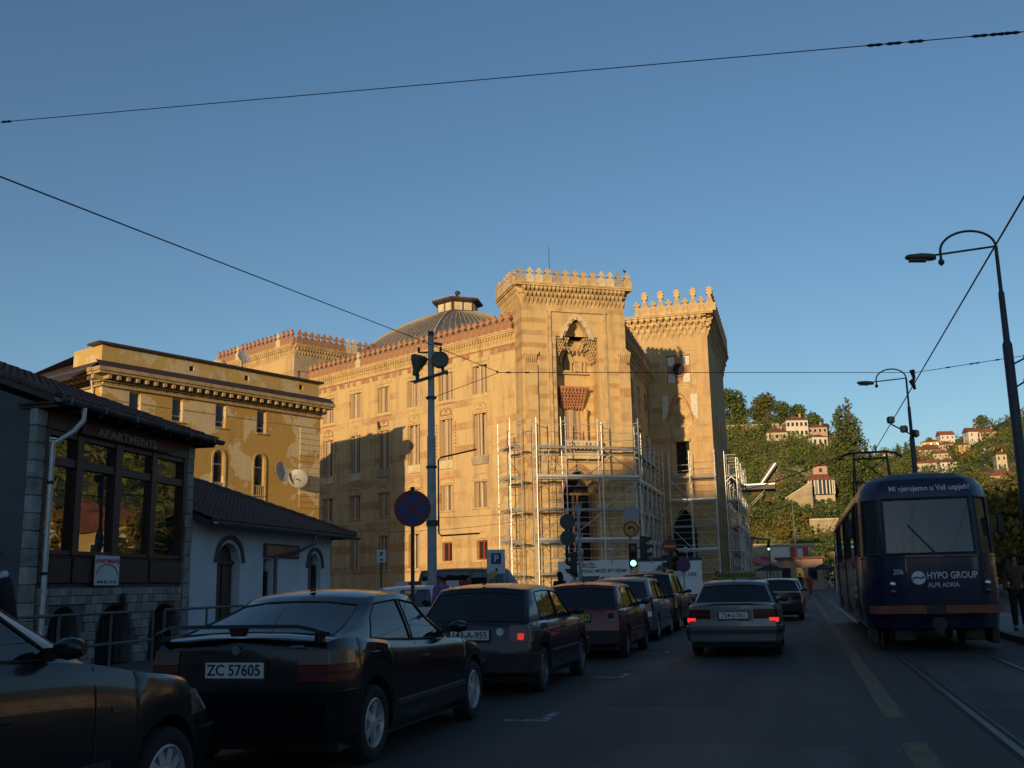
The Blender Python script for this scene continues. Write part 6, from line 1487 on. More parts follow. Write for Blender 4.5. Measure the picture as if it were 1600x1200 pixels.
# traffic lights
def signal(mb_root, x, z, rz, lit=None, scale=1.0):
    """three-lamp head with visors; face to -y after rotation"""
    M = Matrix.Translation((x, 0, z)) @ Matrix.Rotation(rz, 4, 'Z')
    h = MB(M).box(-.16, .16, -.10, .12, -.45, .45, .03).build('signal_head', 'wire_black', mb_root)
    for i, c in enumerate((.30, 0, -.30)):
        MB(M).lathe([(.105, -.115), (.105, -.10)], 16, (0, 0, c), 'y').build('lens', 'signal_green' if lit == i else 'lens_dark' if i == 0 else 'dark_void', h)
        pts = [math.pi*(-.15+1.3*k/10) for k in range(11)]
        MB(M).loft([[(.125*math.cos(a), -.10, c+.125*math.sin(a)) for a in pts], [(.125*math.cos(a), -.34+.10*(1-math.sin(a)), c+.125*math.sin(a)) for a in pts]], False).build('visor', 'wire_black', h)
t = thing('traffic_light', 'dark traffic light turned sideways in front of the first billboard', 'traffic light', (-8.35, 39.1, 0), rad(12))
MB().tube([(.26, 0, 0), (.26, 0, 4.45)], .06, 10).build('pole', 'pole_grey', t); signal(t, 0, 2.1, rad(-75)); MB().bar((0, 0, 2.1), (.26, 0, 2.1), .06).build('bracket', 'wire_black', t)
for zz in (3.1, 3.72): disc(MB(), (-.18, .06, zz), 0, .30, -.005, .005).build('sign_disc', 'pole_dark', t)
t = thing('traffic_light', 'traffic light showing green under a no-left-turn sign beside the billboards', 'traffic light', (-6.10, 39.53, 0), rad(10))
MB().tube([(-.08, .15, 0), (-.08, .15, 4.25)], .06, 10).build('pole', 'pole_grey', t); signal(t, 0, 2.38, 0, 2); signal(t, .42, 2.65, rad(80))
MB().bar((-.08, .1, 2.65), (.42, .0, 2.65), .05).build('bracket', 'wire_black', t)
disc(MB(), (0, 0, 3.97), 0, .31, -.005, .01).build('sign_disc', 'sign_back', t)
a_ = disc(MB(), (-.03, 0, 3.38), 0, .30, -.006, .006).build('turn_sign', 'sign_amber', t); disc(MB(), (-.03, 0, 3.38), .245, .302, -.012, -.006).build('rim', 'sign_rim_red', a_)
mb = MB(); mb.tube([(.10, -.012, 3.24), (.10, -.012, 3.38), (.04, -.012, 3.46), (-.06, -.012, 3.44)], .028, 6).add([(-.05, -.014, 3.53), (-.05, -.014, 3.34), (-.18, -.014, 3.40)], [(0, 1, 2)]); mb.build('arrow', 'letter_black', a_)
t = thing('traffic_light', 'dark traffic light with red disc sign above the second billboard', 'traffic light', (-5.35, 44.68, 0), rad(8))
MB().tube([(.1, .1, 0), (.1, .1, 3.3)], .055, 10).build('pole', 'pole_dark', t); signal(t, 0, 2.05, rad(-80)); signal(t, .2, 2.25, rad(20)); disc(MB(), (.05, 0, 2.85), 0, .32, -.006, .006).build('no_entry_disc', 'sign_rim_red', t); MB().box(-.2, .3, -.012, -.006, 2.8, 2.9).build('no_entry_bar', 'sign_amber', t)
t = thing('no_parking_sign', 'small round blue sign with red rim in front of the car billboard', 'sign', (-4.44, 41.77, 0), rad(8))
MB().tube([(0, .04, 0), (0, .04, 2.2)], .03, 8).build('pole', 'pole_grey', t); disc(MB(), (0, 0, 2.0), 0, .28, -.006, .006).build('disc', 'sign_blue', t); disc(MB(), (0, 0, 2.0), .22, .285, -.012, -.006).build('rim', 'sign_rim_red', t)
mb = MB().add([(-.20, -.011, 2.17), (-.15, -.011, 2.21), (.20, -.011, 1.83), (.15, -.011, 1.79)], [(0, 1, 2, 3)]); mb.build('slash', 'sign_rim_red', t)
t = thing('traffic_light', 'far traffic light hung from a mast arm over the distant junction', 'traffic light', (-6.0, 118, 0), 0)
MB().tube([(-3, 0, 0), (-3, 0, 6.2), (-2, 0, 6.4), (3.2, 0, 5.6)], .09, 8).build('mast_arm', 'pole_dark', t); signal(t, 2.9, 4.9, 0, 2); MB().tube([(2.9, 0, 0), (2.9, 0, 4.5)], .05, 6).build('pole', 'pole_dark', t)
# billboards
plain('board_white', (0.62, 0.64, 0.64), .6, var=.06, scale=1); plain('photo_dark', (0.06, 0.08, 0.075), .6, var=.6, scale=3); plain('car_print', (0.42, 0.46, 0.48), .6, var=.3, scale=2); plain('board_navy', (0.02, 0.035, 0.08), .6); plain('skin_print', (0.28, 0.17, 0.12), .7, var=.3)
t = thing('billboard', 'white billboard reading POSAO MOŽE BITI PJESMA in front of the scaffolded tower', 'billboard', (-11.32, 58.9, 0), rad(10.9))
MB().box(-2.12, 2.12, -.05, .05, .62, 2.62, .01).build('panel', 'board_white', t)
text('BOŽE..', .34, 'letter_red', t, (-.30, -.056, 2.33), rx, bold=.035, narrow=.85); text('POSAO MOŽE BITI PJESMA.', .27, 'letter_black', t, (.58, -.056, 2.02), rx, bold=.022, narrow=.84)
MB().box(-.95, .55, -.056, -.05, .64, 1.75).build('printed_photo', 'photo_dark', t)
for x, z, r_ in ((-.72, 1.2, .16), (-.2, 1.28, .15), (.25, 1.15, .14)): disc(MB(), (x, -.058, z), 0, r_, -.002, .0, 16).build('printed_face', 'skin_print', t)
for x in (-1.6, 1.6): MB().box(x-.06, x+.06, .06, .18, 0, 2.5).build('post', 'pole_dark', t)
t = thing('billboard', 'billboard with a pale car picture and dark blue top edge beside the scaffolding', 'billboard', (-7.1, 59.6, 0), rad(7.5))
MB().box(-1.78, 1.78, -.05, .05, .62, 2.72, .01).build('panel', 'board_white', t); MB().box(-1.78, 1.78, -.06, -.05, 2.50, 2.715).build('printed_band', 'board_navy', t)
cp = [(-1.5, 1.35), (-1.55, 1.6), (-1.35, 1.85), (-1.0, 1.95), (-.72, 2.32), (-.15, 2.38), (.22, 2.30), (.45, 1.98), (.58, 1.85), (.55, 1.35)]
MB().prism(cp, 'y', -.056, -.051).build('printed_car', 'car_print', t); MB().prism([(-.85, 1.97), (-.62, 2.27), (-.18, 2.31), (.14, 2.24), (.30, 1.97)], 'y', -.060, -.0565).build('printed_window', 'photo_dark', t)
for x in (-1.2, .25): disc(MB(), (x, -.062, 1.42), 0, .20, -.002, .0, 18).build('printed_wheel', 'letter_black', t)
text('ČA 300€', .30, 'letter_black', t, (1.02, -.056, 1.72), rx, bold=.01, narrow=.8)
for x in (-1.4, 1.4): MB().box(x-.06, x+.06, .06, .18, 0, 2.5).build('post', 'pole_dark', t)
for i, (x, y, z) in enumerate(((-11.9, 57.8, 3.15), (-10.3, 58.2, 3.15), (-8.1, 58.6, 3.1), (-6.1, 58.9, 3.1))):
    t = thing('floodlight', ('first', 'second', 'third', 'fourth')[i]+' small white floodlight from the left above the billboards', 'lamp', (x, y, 0), 0, 'floodlights above the billboards')
    MB().tube([(0, .7, 2.4), (0, .5, z), (0, .1, z)], .03, 6).build('arm', 'pole_grey', t); MB(Matrix.Translation((0, 0, z)) @ Matrix.Rotation(-.8, 4, 'X')).lathe([(.06, .12), (.14, .06), (.19, -.06), (.17, -.08), (.02, -.07)], 12).build('head', 'sign_white', t, 40)
# street lamps
def street_lamp(label, p, H, s=1.0, extra=False):
    t = thing('street_lamp', label, 'street lamp', p, 0, 'street lamps on the tram platform')
    MB().tube([(0, 0, .1), (0, 0, H*.70), (0, 0, H*.71), (0, 0, H*.83), (0, 0, H*.835), (0, 0, H-.45)], [.115, .10, .068, .062, .042, .038], 12).build('pole', 'pole_dark', t, 50)
    r_ = .58*s; pts = [(-r_+r_*math.cos(a), 0, H-.45+r_*.72*math.sin(a)) for a in [math.pi*k/16 for k in range(17)]]+[(-2*r_, 0, H-.62)]
    MB().tube(pts, .028, 8).build('hoop', 'pole_dark', t, 60); MB().lathe([(.01, -.10), (.06, -.05), (.07, 0), (.03, .06)], 10, (-2*r_, 0, H-.68)).build('drop_finial', 'pole_dark', t, 50)
    MB().tube([(0, 0, H-.45), (-1.30*s, 0, H-.52)], .024, 8).build('arm', 'pole_dark', t)
    M = Matrix.Translation((-1.58*s, 0, H-.55)) @ Matrix.Rotation(.10, 4, 'Y'); rings = []
    for x, a, b2 in ((-.34, .04, .03), (-.28, .11, .07), (0, .15, .10), (.24, .12, .09), (.32, .06, .06)): rings.append([(x*s, a*math.cos(k), b2*math.sin(k)*(1 if math.sin(k) > 0 else .7)) for k in [math.tau*i/12 for i in range(12)]])
    h = MB(M).loft(rings, True, True, True).build('lamp_head', 'lamp_green', t, 50); MB(M).box(-.26*s, .12*s, -.10, .10, -.085, -.06, .01).build('lamp_glass', 'lamp_lens', h)
    if extra:
        for i, (x, z, rz) in enumerate(((-.75, H-2.15, .3), (-.28, H-2.55, -.4), (.12, H-2.75, .9))):
            f = MB(Matrix.Translation((x, -.12, z)) @ Matrix.Rotation(rz, 4, 'Z')).box(-.14, .14, -.12, .12, -.14, .14, .05).build('spotlight', 'wire_black', t); MB(Matrix.Translation((x, -.12, z)) @ Matrix.Rotation(rz, 4, 'Z')).box(-.11, .11, -.126, -.12, -.11, .11).build('spotlight_glass', 'lamp_lens', f)
        MB().bar((-.75, 0, H-2.3), (.2, 0, H-2.9), .05).build('bracket', 'wire_black', t)
    return t
street_lamp('nearer dark street lamp with hooped arm at the right edge', (4.65, 23.55, 0), 8.90, .98)
street_lamp('farther dark street lamp with hooped arm and three spotlights behind the tram', (4.74, 43.74, 0), 9.75, 1.0, True)
for z, dx in ((5.9, .35), (5.4, .30)):
    t = thing('wire_bracket', ('upper', 'lower')[z < 5.6]+' short insulated wire bracket on the nearer street lamp', 'bracket', (4.65, 23.55, 0)); MB().tube([(.08, 0, z-.1), (dx, 0, z+.03), (dx+.5, 0, z)], .02, 6).build('arm', 'wire_black', t); MB().lathe([(.05, -.06), (.07, 0), (.05, .06)], 8, (dx, 0, z+.03)).build('insulator', 'wire_black', t)
# overhead wires
def wire(label, pts, r=.012, ins=(), sag=0.0, name='overhead_wire'):
    """one wire through points, with insulators at fractions of its length"""
    t = thing(name, label, 'wire', pts[0]); o = Vector(pts[0]); P = []
    for a, b2 in zip(pts[:-1], pts[1:]):
        for k in range(12): f = k/12; q = Vector(a).lerp(Vector(b2), f); q.z -= sag*4*f*(1-f); P.append(q-o)
    P.append(Vector(pts[-1])-o); MB().tube(P, r, 5).build('cable', 'wire_black', t)
    for f in ins:
        q = Vector(pts[0]).lerp(Vector(pts[-1]), f)-o; q.z -= sag*4*f*(1-f); d = (Vector(pts[-1])-Vector(pts[0])).normalized(); m = MB()
        e_ = 1.0 if r > .008 else .6; m.tube([q-d*.10, q-d*.05, q, q+d*.05, q+d*.10], [.01*e_, .036*e_, .024*e_, .036*e_, .01*e_], 7); m.build('insulator', 'wire_black', t)
    return t
wire('thin span wire crossing the whole sky high above the street', [(-14.0, 12, 8.66), (13.0, 12, 6.83)], .0065, (.1054, .567, .575, .584, .6097, .6166, .6221), .0)
wire('wire sloping from the upper left sky down past the floodlight pole', [(-9.8, 8.0, 6.60), (-10.77, 28.0, 8.76), (-9.89, 34.62, 8.86)], .012, (.99,))
wire('short stay wire from the junction back to the floodlight pole', [(-9.89, 34.62, 8.86), (-10.75, 30.1, 7.25)], .010)
wire('level span wire from in front of the tower to the farther street lamp', [(-9.89, 34.62, 8.86), (5.08, 43.5, 9.46)], .013, (.02, .06, .995))
wire('span wire from the farther street lamp out of the right edge', [(5.08, 43.5, 9.46), (9.6, 40.2, 9.30)], .013, (.25, .42, .46, .6))
wire('tram contact wire running above the near track', [(2.66, -6, 5.45), (2.66, 130, 5.45)], .012)
wire('tram contact wire running above the far track', [(5.75, -6, 5.5), (5.75, 130, 5.5)], .012)
wire('thick sagging cable from the hall scaffolding towards the tram pantograph', [(-2.63, 59.94, 6.41), (2.0, 34.94, 5.45)], .022, (), .12)
wire('cable sagging along the hall wall towards the scaffolding', [(-19.5, 50, 4.9), (-15.6, 60.5, 5.75)], .012, (), .15)
wire('lower cable sagging in front of the hall wall', [(-23, 50, 4.3), (-15.8, 60.0, 5.15)], .012, (), .25)
for lab_, (x_, y_, h_) in (('tall pole holding the high span wire on the river side', (13.05, 12, 7.1)), ('tall pole holding the high span wire beside the glazed house', (-14.05, 12, 8.9)), ('short wire pole on the left pavement near the viewer', (-9.8, 7.95, 6.8))):
    t = thing('wire_pole', lab_, 'pole', (x_, y_, 0)); MB().tube([(0, 0, 0), (0, 0, h_)], [.12, .08], 10).build('shaft', 'pole_dark', t); MB().lathe([(.09, h_), (.05, h_+.08)], 10).build('pole_cap', 'pole_dark', t)
# clutter of small dark fittings on the farther lamp top
t = thing('wire_fitting', 'dark cluster of clamps where the wires meet the farther street lamp', 'fitting', (5.0, 43.4, 9.1)); MB().tube([(0, 0, -.35), (-.1, 0, 0), (0, 0, .1), (-.05, 0, .45)], [.05, .12, .06, .11], 8).build('clamp', 'wire_black', t)
# red and white barrier by the annex
t = thing('road_barrier', 'small red and white barrier board beyond the white annex', 'barrier', (-11.3, 31.5, 0), rad(20))
plain('barrier_red', (0.30, 0.03, 0.03), .6)
for zz in (.95, 1.35):
    for i in range(6): MB().box(-1.2+i*.4, -.8+i*.4, -.02, .02, zz, zz+.2).build('board_stripe', 'barrier_red' if i % 2 else 'sign_white', t)
for x in (-1.1, 1.1): MB().box(x-.04, x+.04, .02, .08, 0, 1.6).build('leg', 'pole_grey', t)
# ================================================================ people
for nm, c in dict(skin=(0.36, 0.20, 0.14), cloth_black=(0.015, 0.015, 0.017), cloth_navy=(0.02, 0.025, 0.05), cloth_brown=(0.13, 0.075, 0.04), cloth_white=(0.62, 0.62, 0.62), cloth_purple=(0.20, 0.12, 0.30), cloth_red=(0.42, 0.04, 0.04), cloth_grey=(0.12, 0.12, 0.13), cloth_pale=(0.45, 0.47, 0.52), hair_dark=(0.018, 0.013, 0.010), hair_blond=(0.42, 0.30, 0.13), hair_grey=(0.20, 0.19, 0.18), hair_brown=(0.07, 0.04, 0.025)).items(): plain(nm, c, .85, var=.25, scale=14, bump=.25)
def skin_mesh(name, verts, edges, root, sub=2):
    """verts = {key: (pos, radius)}; grown with a Skin modifier and made a plain mesh"""
    keys = list(verts); me = bpy.data.meshes.new(name); me.from_pydata([verts[k][0] for k in keys], [(keys.index(a), keys.index(b2)) for a, b2 in edges], [])
    o = bpy.data.objects.new('tmp_skin', me); COL.objects.link(o); md = o.modifiers.new('s', 'SKIN'); md.use_smooth_shade = True
    for i, k in enumerate(keys):
        r_ = verts[k][1]; r_ = r_ if isinstance(r_, tuple) else (r_, r_); me.skin_vertices[0].data[i].radius = r_; me.skin_vertices[0].data[i].use_root = (k == root)
    ms = o.modifiers.new('u', 'SUBSURF'); ms.levels = sub; ms.render_levels = sub
    dg = bpy.context.evaluated_depsgraph_get(); out = bpy.data.meshes.new_from_object(o.evaluated_get(dg)); bpy.data.objects.remove(o); bpy.data.meshes.remove(me)
    out.shade_smooth(); return out
def person(label, p, rz, h=1.74, top='cloth_black', legs='cloth_navy', hair='hair_dark', stride=.12, arm=.0, long_hair=False, hat=None, lean=0.0, group='people on foot'):
    t = thing('person', label, 'person', p, rz, group); k = h/1.75
    def V(d): return {n: ((a[0]*k, (a[1]+lean*max(0, a[2]-.9))*k, a[2]*k), r_) for n, (a, r_) in d.items()}
    s_ = stride
    J = dict(pel=((0, 0, .94), .12), sp=((0, 0, 1.12), .115), ch=((0, .0, 1.32), .135), nb=((0, .0, 1.47), .06), nk=((0, .01, 1.53), .052), chin=((0, .035, 1.585), .062), hd=((0, .02, 1.655), .088), cr=((0, .0, 1.72), .062), nose=((0, .115, 1.63), .013))
    E_ = [('pel', 'sp'), ('sp', 'ch'), ('ch', 'nb'), ('nb', 'nk'), ('nk', 'chin'), ('chin', 'hd'), ('hd', 'cr'), ('hd', 'nose')]
    LG = {}; EL = []
    for n, sx, f in (('r', 1, 1), ('l', -1, -1)):
        J.update({n+'sh': ((sx*.17, 0, 1.42), .058), n+'el': ((sx*.235, -.02-arm*.05, 1.14), .043), n+'wr': ((sx*.24, .06+arm*.22, .90+arm*.22), .028), n+'pm': ((sx*.24, .09+arm*.29, .83+arm*.22), .03)})
        E_ += [('ch', n+'sh'), (n+'sh', n+'el'), (n+'el', n+'wr'), (n+'wr', n+'pm')]
        for i, (dx, dz) in enumerate(((-.024, -.075), (-.008, -.09), (.008, -.088), (.023, -.07))):
            J[n+'f%d' % i] = ((sx*(.24)+dx*.4, .10+dx*1.0+arm*.32, .83+arm*.22+dz*.6), .009); J[n+'g%d' % i] = ((sx*.235+dx*.4, .115+dx*.9+arm*.33, .83+arm*.22+dz*1.05), .008); E_ += [(n+'pm', n+'f%d' % i), (n+'f%d' % i, n+'g%d' % i)]
        J[n+'th'] = ((sx*.215, .13+arm*.30, .83+arm*.22), .010); E_.append((n+'pm', n+'th'))
        L_ = {n+'hp': ((sx*.095, 0, .88), .095), n+'kn': ((sx*.10, .03+f*s_*.7, .49), .065), n+'an': ((sx*.10, -.02+f*s_*1.6, .09), .045), n+'to': ((sx*.11, .13+f*s_*1.6, .04), .038)}
        J.update(L_); LG.update(L_); ed = [('pel', n+'hp'), (n+'hp', n+'kn'), (n+'kn', n+'an'), (n+'an', n+'to')]; E_ += ed; EL += ed
    body = obj('body', skin_mesh('body', V(J), E_, 'pel'), 'skin', t)
    up = {a: J[a] for a in ('pel', 'sp', 'ch', 'nb', 'rsh', 'rel', 'rwr', 'lsh', 'lel', 'lwr')}; up = {a: (v[0], v[1]+.022) for a, v in up.items()}; up['pel'] = ((0, 0, .86), .15); up['nb'] = ((0, 0, 1.46), .085)
    obj('jacket', skin_mesh('jacket', V(up), [('pel', 'sp'), ('sp', 'ch'), ('ch', 'nb'), ('ch', 'rsh'), ('rsh', 'rel'), ('rel', 'rwr'), ('ch', 'lsh'), ('lsh', 'lel'), ('lel', 'lwr')], 'pel', 2), top, t)
    tr = {a: (v[0], v[1]+.016) for a, v in LG.items() if not a.endswith('to')}; tr['pel'] = (J['pel'][0], .135)
    obj('trousers', skin_mesh('trousers', V(tr), [e for e in EL if not e[1].endswith('to')], 'pel', 2), legs, t)
    for n, sx, f in (('r', 1, 1), ('l', -1, -1)):
        y0 = -.02+f*s_*1.6; sh = MB()
        rings = [[(sx*.105*k+a*w, (y0+yy)*k, max(.004, zz*hh*k)) for a, zz in ((-1, 0), (1, 0), (1, .6), (.5, 1), (-.5, 1), (-1, .6))] for yy, w, hh in ((-.075, .03, .09), (-.03, .042, .11), (.06, .045, .085), (.15, .045, .06), (.20, .025, .04))]
        sh.loft(rings, True, True, True); sh.build('shoe', 'cloth_black', t, 50)
    hm = MB(); rings = []
    for j in range(7):
        e = -.5+j/6*(math.pi/2+.5); rr = 1.08*math.cos(e) if e > 0 else 1.08
        row = []
        for i in range(16):
            a = math.tau*i/16; fx, fy = math.cos(a), math.sin(a); cutz = max(math.sin(e)*(1.6 if e < 0 else 1), .30 if fy > .35 else (-.1 if abs(fx) > .9 else -.75))
            row.append((.092*rr*fx*k, (.012+.112*rr*fy-.012+lean*.75)*k, (1.662+.112*cutz*1.0)*k+(random.uniform(-.004, .004))))
        rings.append(row)
    hm.loft(rings, True, False, True)
    if long_hair: hm.loft([[(.10*math.cos(a)*w*k, (-.06+.06*math.sin(a)+lean*.7)*k, z*k) for a in [math.tau*i/10 for i in range(10)]] for z, w in ((1.70, .8), (1.6, 1.05), (1.5, 1.0), (1.42, .6))], True, True, True)
    hm.build('hair', hair, t, 60)
    if hat: MB().loft([[(.118*w*math.cos(a)*k, (.0+.128*w*math.sin(a)+lean*.75)*k, z*k) for a in [math.tau*i/14 for i in range(14)]] for z, w in ((1.675, 1.0), (1.70, 1.04), (1.75, .95), (1.79, .6), (1.80, .1))], True, True, True).build('hat', hat, t, 60)
    for sx in (-.03, .03): MB().lathe([(.004, -.006), (.008, 0), (.004, .006)], 6, (sx*k, (.104+lean*.73)*k, 1.66*k), 'y').build('eye', 'hair_dark', t)
    return t
person('person in dark clothes with a white scarf at the left edge', (-7.0, 7.75, .1), rad(10), 1.72, 'cloth_black', 'cloth_black', 'hair_brown', .1)
t = thing('white_scarf', 'crumpled white scarf round the neck of the person at the left edge', 'scarf', (-7.0, 7.75, .1), rad(10)); mb = MB()
for i in range(3): mb.tube([(.12*math.cos(a+i*.3), .01+.12*math.sin(a+i*.3), 1.42+.025*math.sin(3*a+i)+i*.02) for a in [math.tau*j/14 for j in range(15)]], .035, 6)
mb.build('cloth', 'cloth_white', t, 60)
person('person in a mauve hat and coat beside the grey pole', (-7.94, 22.65, 0), rad(60), 1.66, 'cloth_purple', 'cloth_navy', 'hair_dark', .1, .0, False, 'cloth_purple')
person('blond person in a white top walking behind the dark hatchback', (-6.25, 21.09, 0), rad(-20), 1.66, 'cloth_white', 'cloth_navy', 'hair_blond', .1)
person('dark-haired person in black by the sideways traffic light', (-7.4, 32.5, 0), rad(40), 1.74, 'cloth_black', 'cloth_black', 'hair_dark', .1, 0, True)
person('person in a pale shirt walking beside the sideways traffic light', (-7.05, 33.2, 0), rad(60), 1.74, 'cloth_pale', 'cloth_navy', 'hair_dark', .15, .6)
person('small person whose head shows above the red hatchback', (-6.6, 42.0, 0), rad(20), 1.60, 'cloth_grey', 'cloth_navy', 'hair_dark', .1)
person('person in a dark red coat beyond the dark tall car', (-3.35, 44.5, 0), rad(0), 1.72, 'cloth_brown', 'cloth_black', 'hair_dark', .1)
person('person in a brown coat waiting on the platform beside the tram', (4.78, 26.2, .12), rad(170), 1.72, 'cloth_brown', 'cloth_black', 'hair_dark', .05)
person('tall person in black on the platform behind the brown coat', (5.2, 26.9, .12), rad(150), 1.84, 'cloth_black', 'cloth_black', 'hair_dark', .08)
person('heavy-coated person at the right edge of the platform', (5.08, 22.9, .12), rad(200), 1.72, 'cloth_black', 'cloth_black', 'hair_brown', .08, .3)
person('person in dark clothes walking far down the road', (.0, 88, 0), rad(10), 1.76, 'cloth_black', 'cloth_black', 'hair_dark', .2)
person('person in a red coat walking far down the road', (.75, 90, 0), rad(10), 1.72, 'cloth_red', 'cloth_red', 'hair_dark', .2)
# ================================================================ trees, hillside, far houses, market
def foliage(name, c1, c2, c3):
    m, nt, b = newmat(name); g_ = nt.nodes.new('ShaderNodeNewGeometry'); v = texco(nt); n = noisen(nt, v, .09, 4); n2 = noisen(nt, v, .28, 4)
    c = mixc(nt, ramp(nt, mathn(nt, 'ADD', mathn(nt, 'MULTIPLY', g_.outputs['Random Per Island'], .3), mathn(nt, 'MULTIPLY', n2, .7)), .3, .7), c1, c2); c = mixc(nt, mathn(nt, 'MULTIPLY', ramp(nt, n, .52, .68), .8), c, c3)
    nt.links.new(c, b.inputs['Base Color']); b.inputs['Roughness'].default_value = .8; b.inputs['Specular IOR Level'].default_value = .2; return m
foliage('leaf_dark', (0.048, 0.078, 0.024), (0.105, 0.142, 0.042), (0.11, 0.12, 0.035)); foliage('leaf_olive', (0.065, 0.075, 0.020), (0.12, 0.115, 0.032), (0.15, 0.105, 0.03)); foliage('leaf_poplar', (0.050, 0.078, 0.022), (0.105, 0.130, 0.036), (0.075, 0.095, 0.028)); foliage('leaf_mix', (0.070, 0.100, 0.026), (0.160, 0.190, 0.050), (0.165, 0.145, 0.048)); foliage('leaf_yellow', (0.10, 0.095, 0.020), (0.20, 0.155, 0.035), (0.22, 0.12, 0.03))
plain('bark', (0.10, 0.08, 0.06), .9, var=.4, scale=4, bump=.6)
def leaf(mb, p, s_, r_, out=None):
    a = Vector((r_.gauss(0, 1), r_.gauss(0, 1), r_.gauss(0, 1)))
    if out is not None: a = a*.7+out*1.0
    a.normalize(); u = a.orthogonal().normalized(); w = a.cross(u); q = r_.uniform(0, 6.28); u, w = u*math.cos(q)+w*math.sin(q), w*math.cos(q)-u*math.sin(q); s1 = s_*r_.uniform(.6, 1.2); s2 = s1*r_.uniform(.5, .9)
    mb.add([p-u*s1, p+w*s2*.8-u*.2*s1, p+u*s1, p-w*s2*.8+u*.1*s1], [(0, 1, 2, 3)])
def tree(name, label, p, h, w, kind='round', mat='leaf_dark', n=900, ls=.35, seed=0, group='trees on the hillside'):
    r_ = random.Random(seed+int(p[0]*13)); t = thing(name, label, 'tree', p, r_.uniform(0, 6), group)
    tm_ = MB(); th = h*(.88 if kind != 'round' else .62)
    tm_.tube([(0, 0, -1), (r_.uniform(-.1, .1), 0, th*.4), (r_.uniform(-.2, .2), r_.uniform(-.2, .2), th)], [h*.028, h*.02, h*.006], 7); lobes = []
    if kind == 'round':
        lobes += [(Vector((0, 0, h*.45)), w*.36), (Vector((0, 0, h*.68)), w*.30), (Vector((0, 0, h*.26)), w*.30)]
        for i in range(16):
            a = r_.uniform(0, 6.28); e = r_.uniform(-.9, 1.45); rr = w/2*r_.uniform(.45, .72); c = Vector((math.cos(a)*math.cos(e)*rr, math.sin(a)*math.cos(e)*rr, h*.52+math.sin(e)*h*.36)); lobes.append((c, w*r_.uniform(.17, .28)))
            if i < 8: tm_.tube([(0, 0, h*r_.uniform(.25, .5)), tuple(c*.6+Vector((0, 0, h*.2))), tuple(c)], [h*.012, h*.008, h*.003], 5)
    elif kind == 'poplar':
        for i in range(26):
            z = h*(.08+.9*(i+.5)/26); u = z/h; rad_ = w/2*min(1, 1.3*(1-u)**.62*min(1, u*6+.5)); a = r_.uniform(0, 6.28); c = Vector((math.cos(a)*rad_*.5, math.sin(a)*rad_*.5, z)); lobes.append((c, max(.25, rad_*r_.uniform(.45, .7))))
            if i % 3 == 0: tm_.tube([(0, 0, z*.8), tuple(c)], [h*.006, h*.002], 4)
    else:
        for i in range(22):
            z = h*(.12+.86*(i+.5)/22); rad_ = w/2*(1-z/h)**.85; a = i*2.4; c = Vector((math.cos(a)*rad_*.6, math.sin(a)*rad_*.6, z-rad_*.2)); lobes.append((c, max(.2, rad_*.5)))
    tm_.build('trunk', 'bark', t, 60); cm = MB(); tot = sum(l[1]**2 for l in lobes)
    for c, lr in lobes:
        for i in range(int(n*lr*lr/tot)+3):
            d = Vector((r_.gauss(0, 1), r_.gauss(0, 1), r_.gauss(0, 1))).normalized(); q = r_.uniform(.25, 1.08)**.5; zz = 1.5 if kind == 'poplar' else .85
            pt = c+Vector((d.x*lr*q, d.y*lr*q, d.z*lr*q*zz)); leaf(cm, pt, ls, r_, d)
    cm.build('crown', mat, t); return t
def hz(x, y): return hill_z(x, y)
for i, (x, y, h, w, kind, mat, n, ls, lab) in enumerate((
    (-17.5, 341, 13, 13, 'round', 'leaf_dark', 2600, .5, 'round dark tree below the hilltop tower'), (-7.2, 343, 12.5, 10.5, 'round', 'leaf_olive', 2900, .5, 'tall domed olive tree standing on the hilltop'),
    (-2.0, 343, 10.5, 8.5, 'round', 'leaf_dark', 2300, .45, 'dark green tree right of the domed hilltop tree'), (2.4, 344, 10.5, 8.5, 'round', 'leaf_dark', 2300, .45, 'dense dark tree directly above the white hillside house'), (7.6, 344, 9.5, 7.5, 'round', 'leaf_dark', 2000, .45, 'dark tree above the brick hillside house'), (11.0, 344, 7, 5, 'round', 'leaf_olive', 800, .45, 'small tree ending the hilltop row on the right'),
    (14.7, 273.6, 30.0, 12.0, 'poplar', 'leaf_poplar', 8500, .42, 'big broad poplar rising left of the tram pantograph'), (12.4, 271.5, 26.5, 8.0, 'poplar', 'leaf_poplar', 4000, .42, 'shorter poplar merging with the big poplar on its left'), (20.8, 275, 24.5, 2.6, 'poplar', 'leaf_poplar', 1300, .38, 'slender poplar right of the big poplar'),
    (70.5, 740, 11, 7, 'cone', 'leaf_dark', 500, .8, 'left dark conifer of the group behind the street lamp'), (75.5, 738, 12, 8, 'cone', 'leaf_dark', 500, .8, 'middle dark conifer of the group behind the street lamp'), (80, 739, 10, 9, 'cone', 'leaf_dark', 500, .8, 'right dark conifer of the group behind the street lamp'),
    (93, 755, 9, 8, 'round', 'leaf_dark', 450, .8, 'lone round tree on the far skyline left of the houses'), (126, 745, 11, 11, 'round', 'leaf_dark', 600, .8, 'pointed dark tree on the far right skyline'))):
    tree('hill_tree' if kind != 'poplar' else 'poplar_tree', lab, (x, y, hz(x, y)-.3), h, w, kind, mat, n, ls, i)
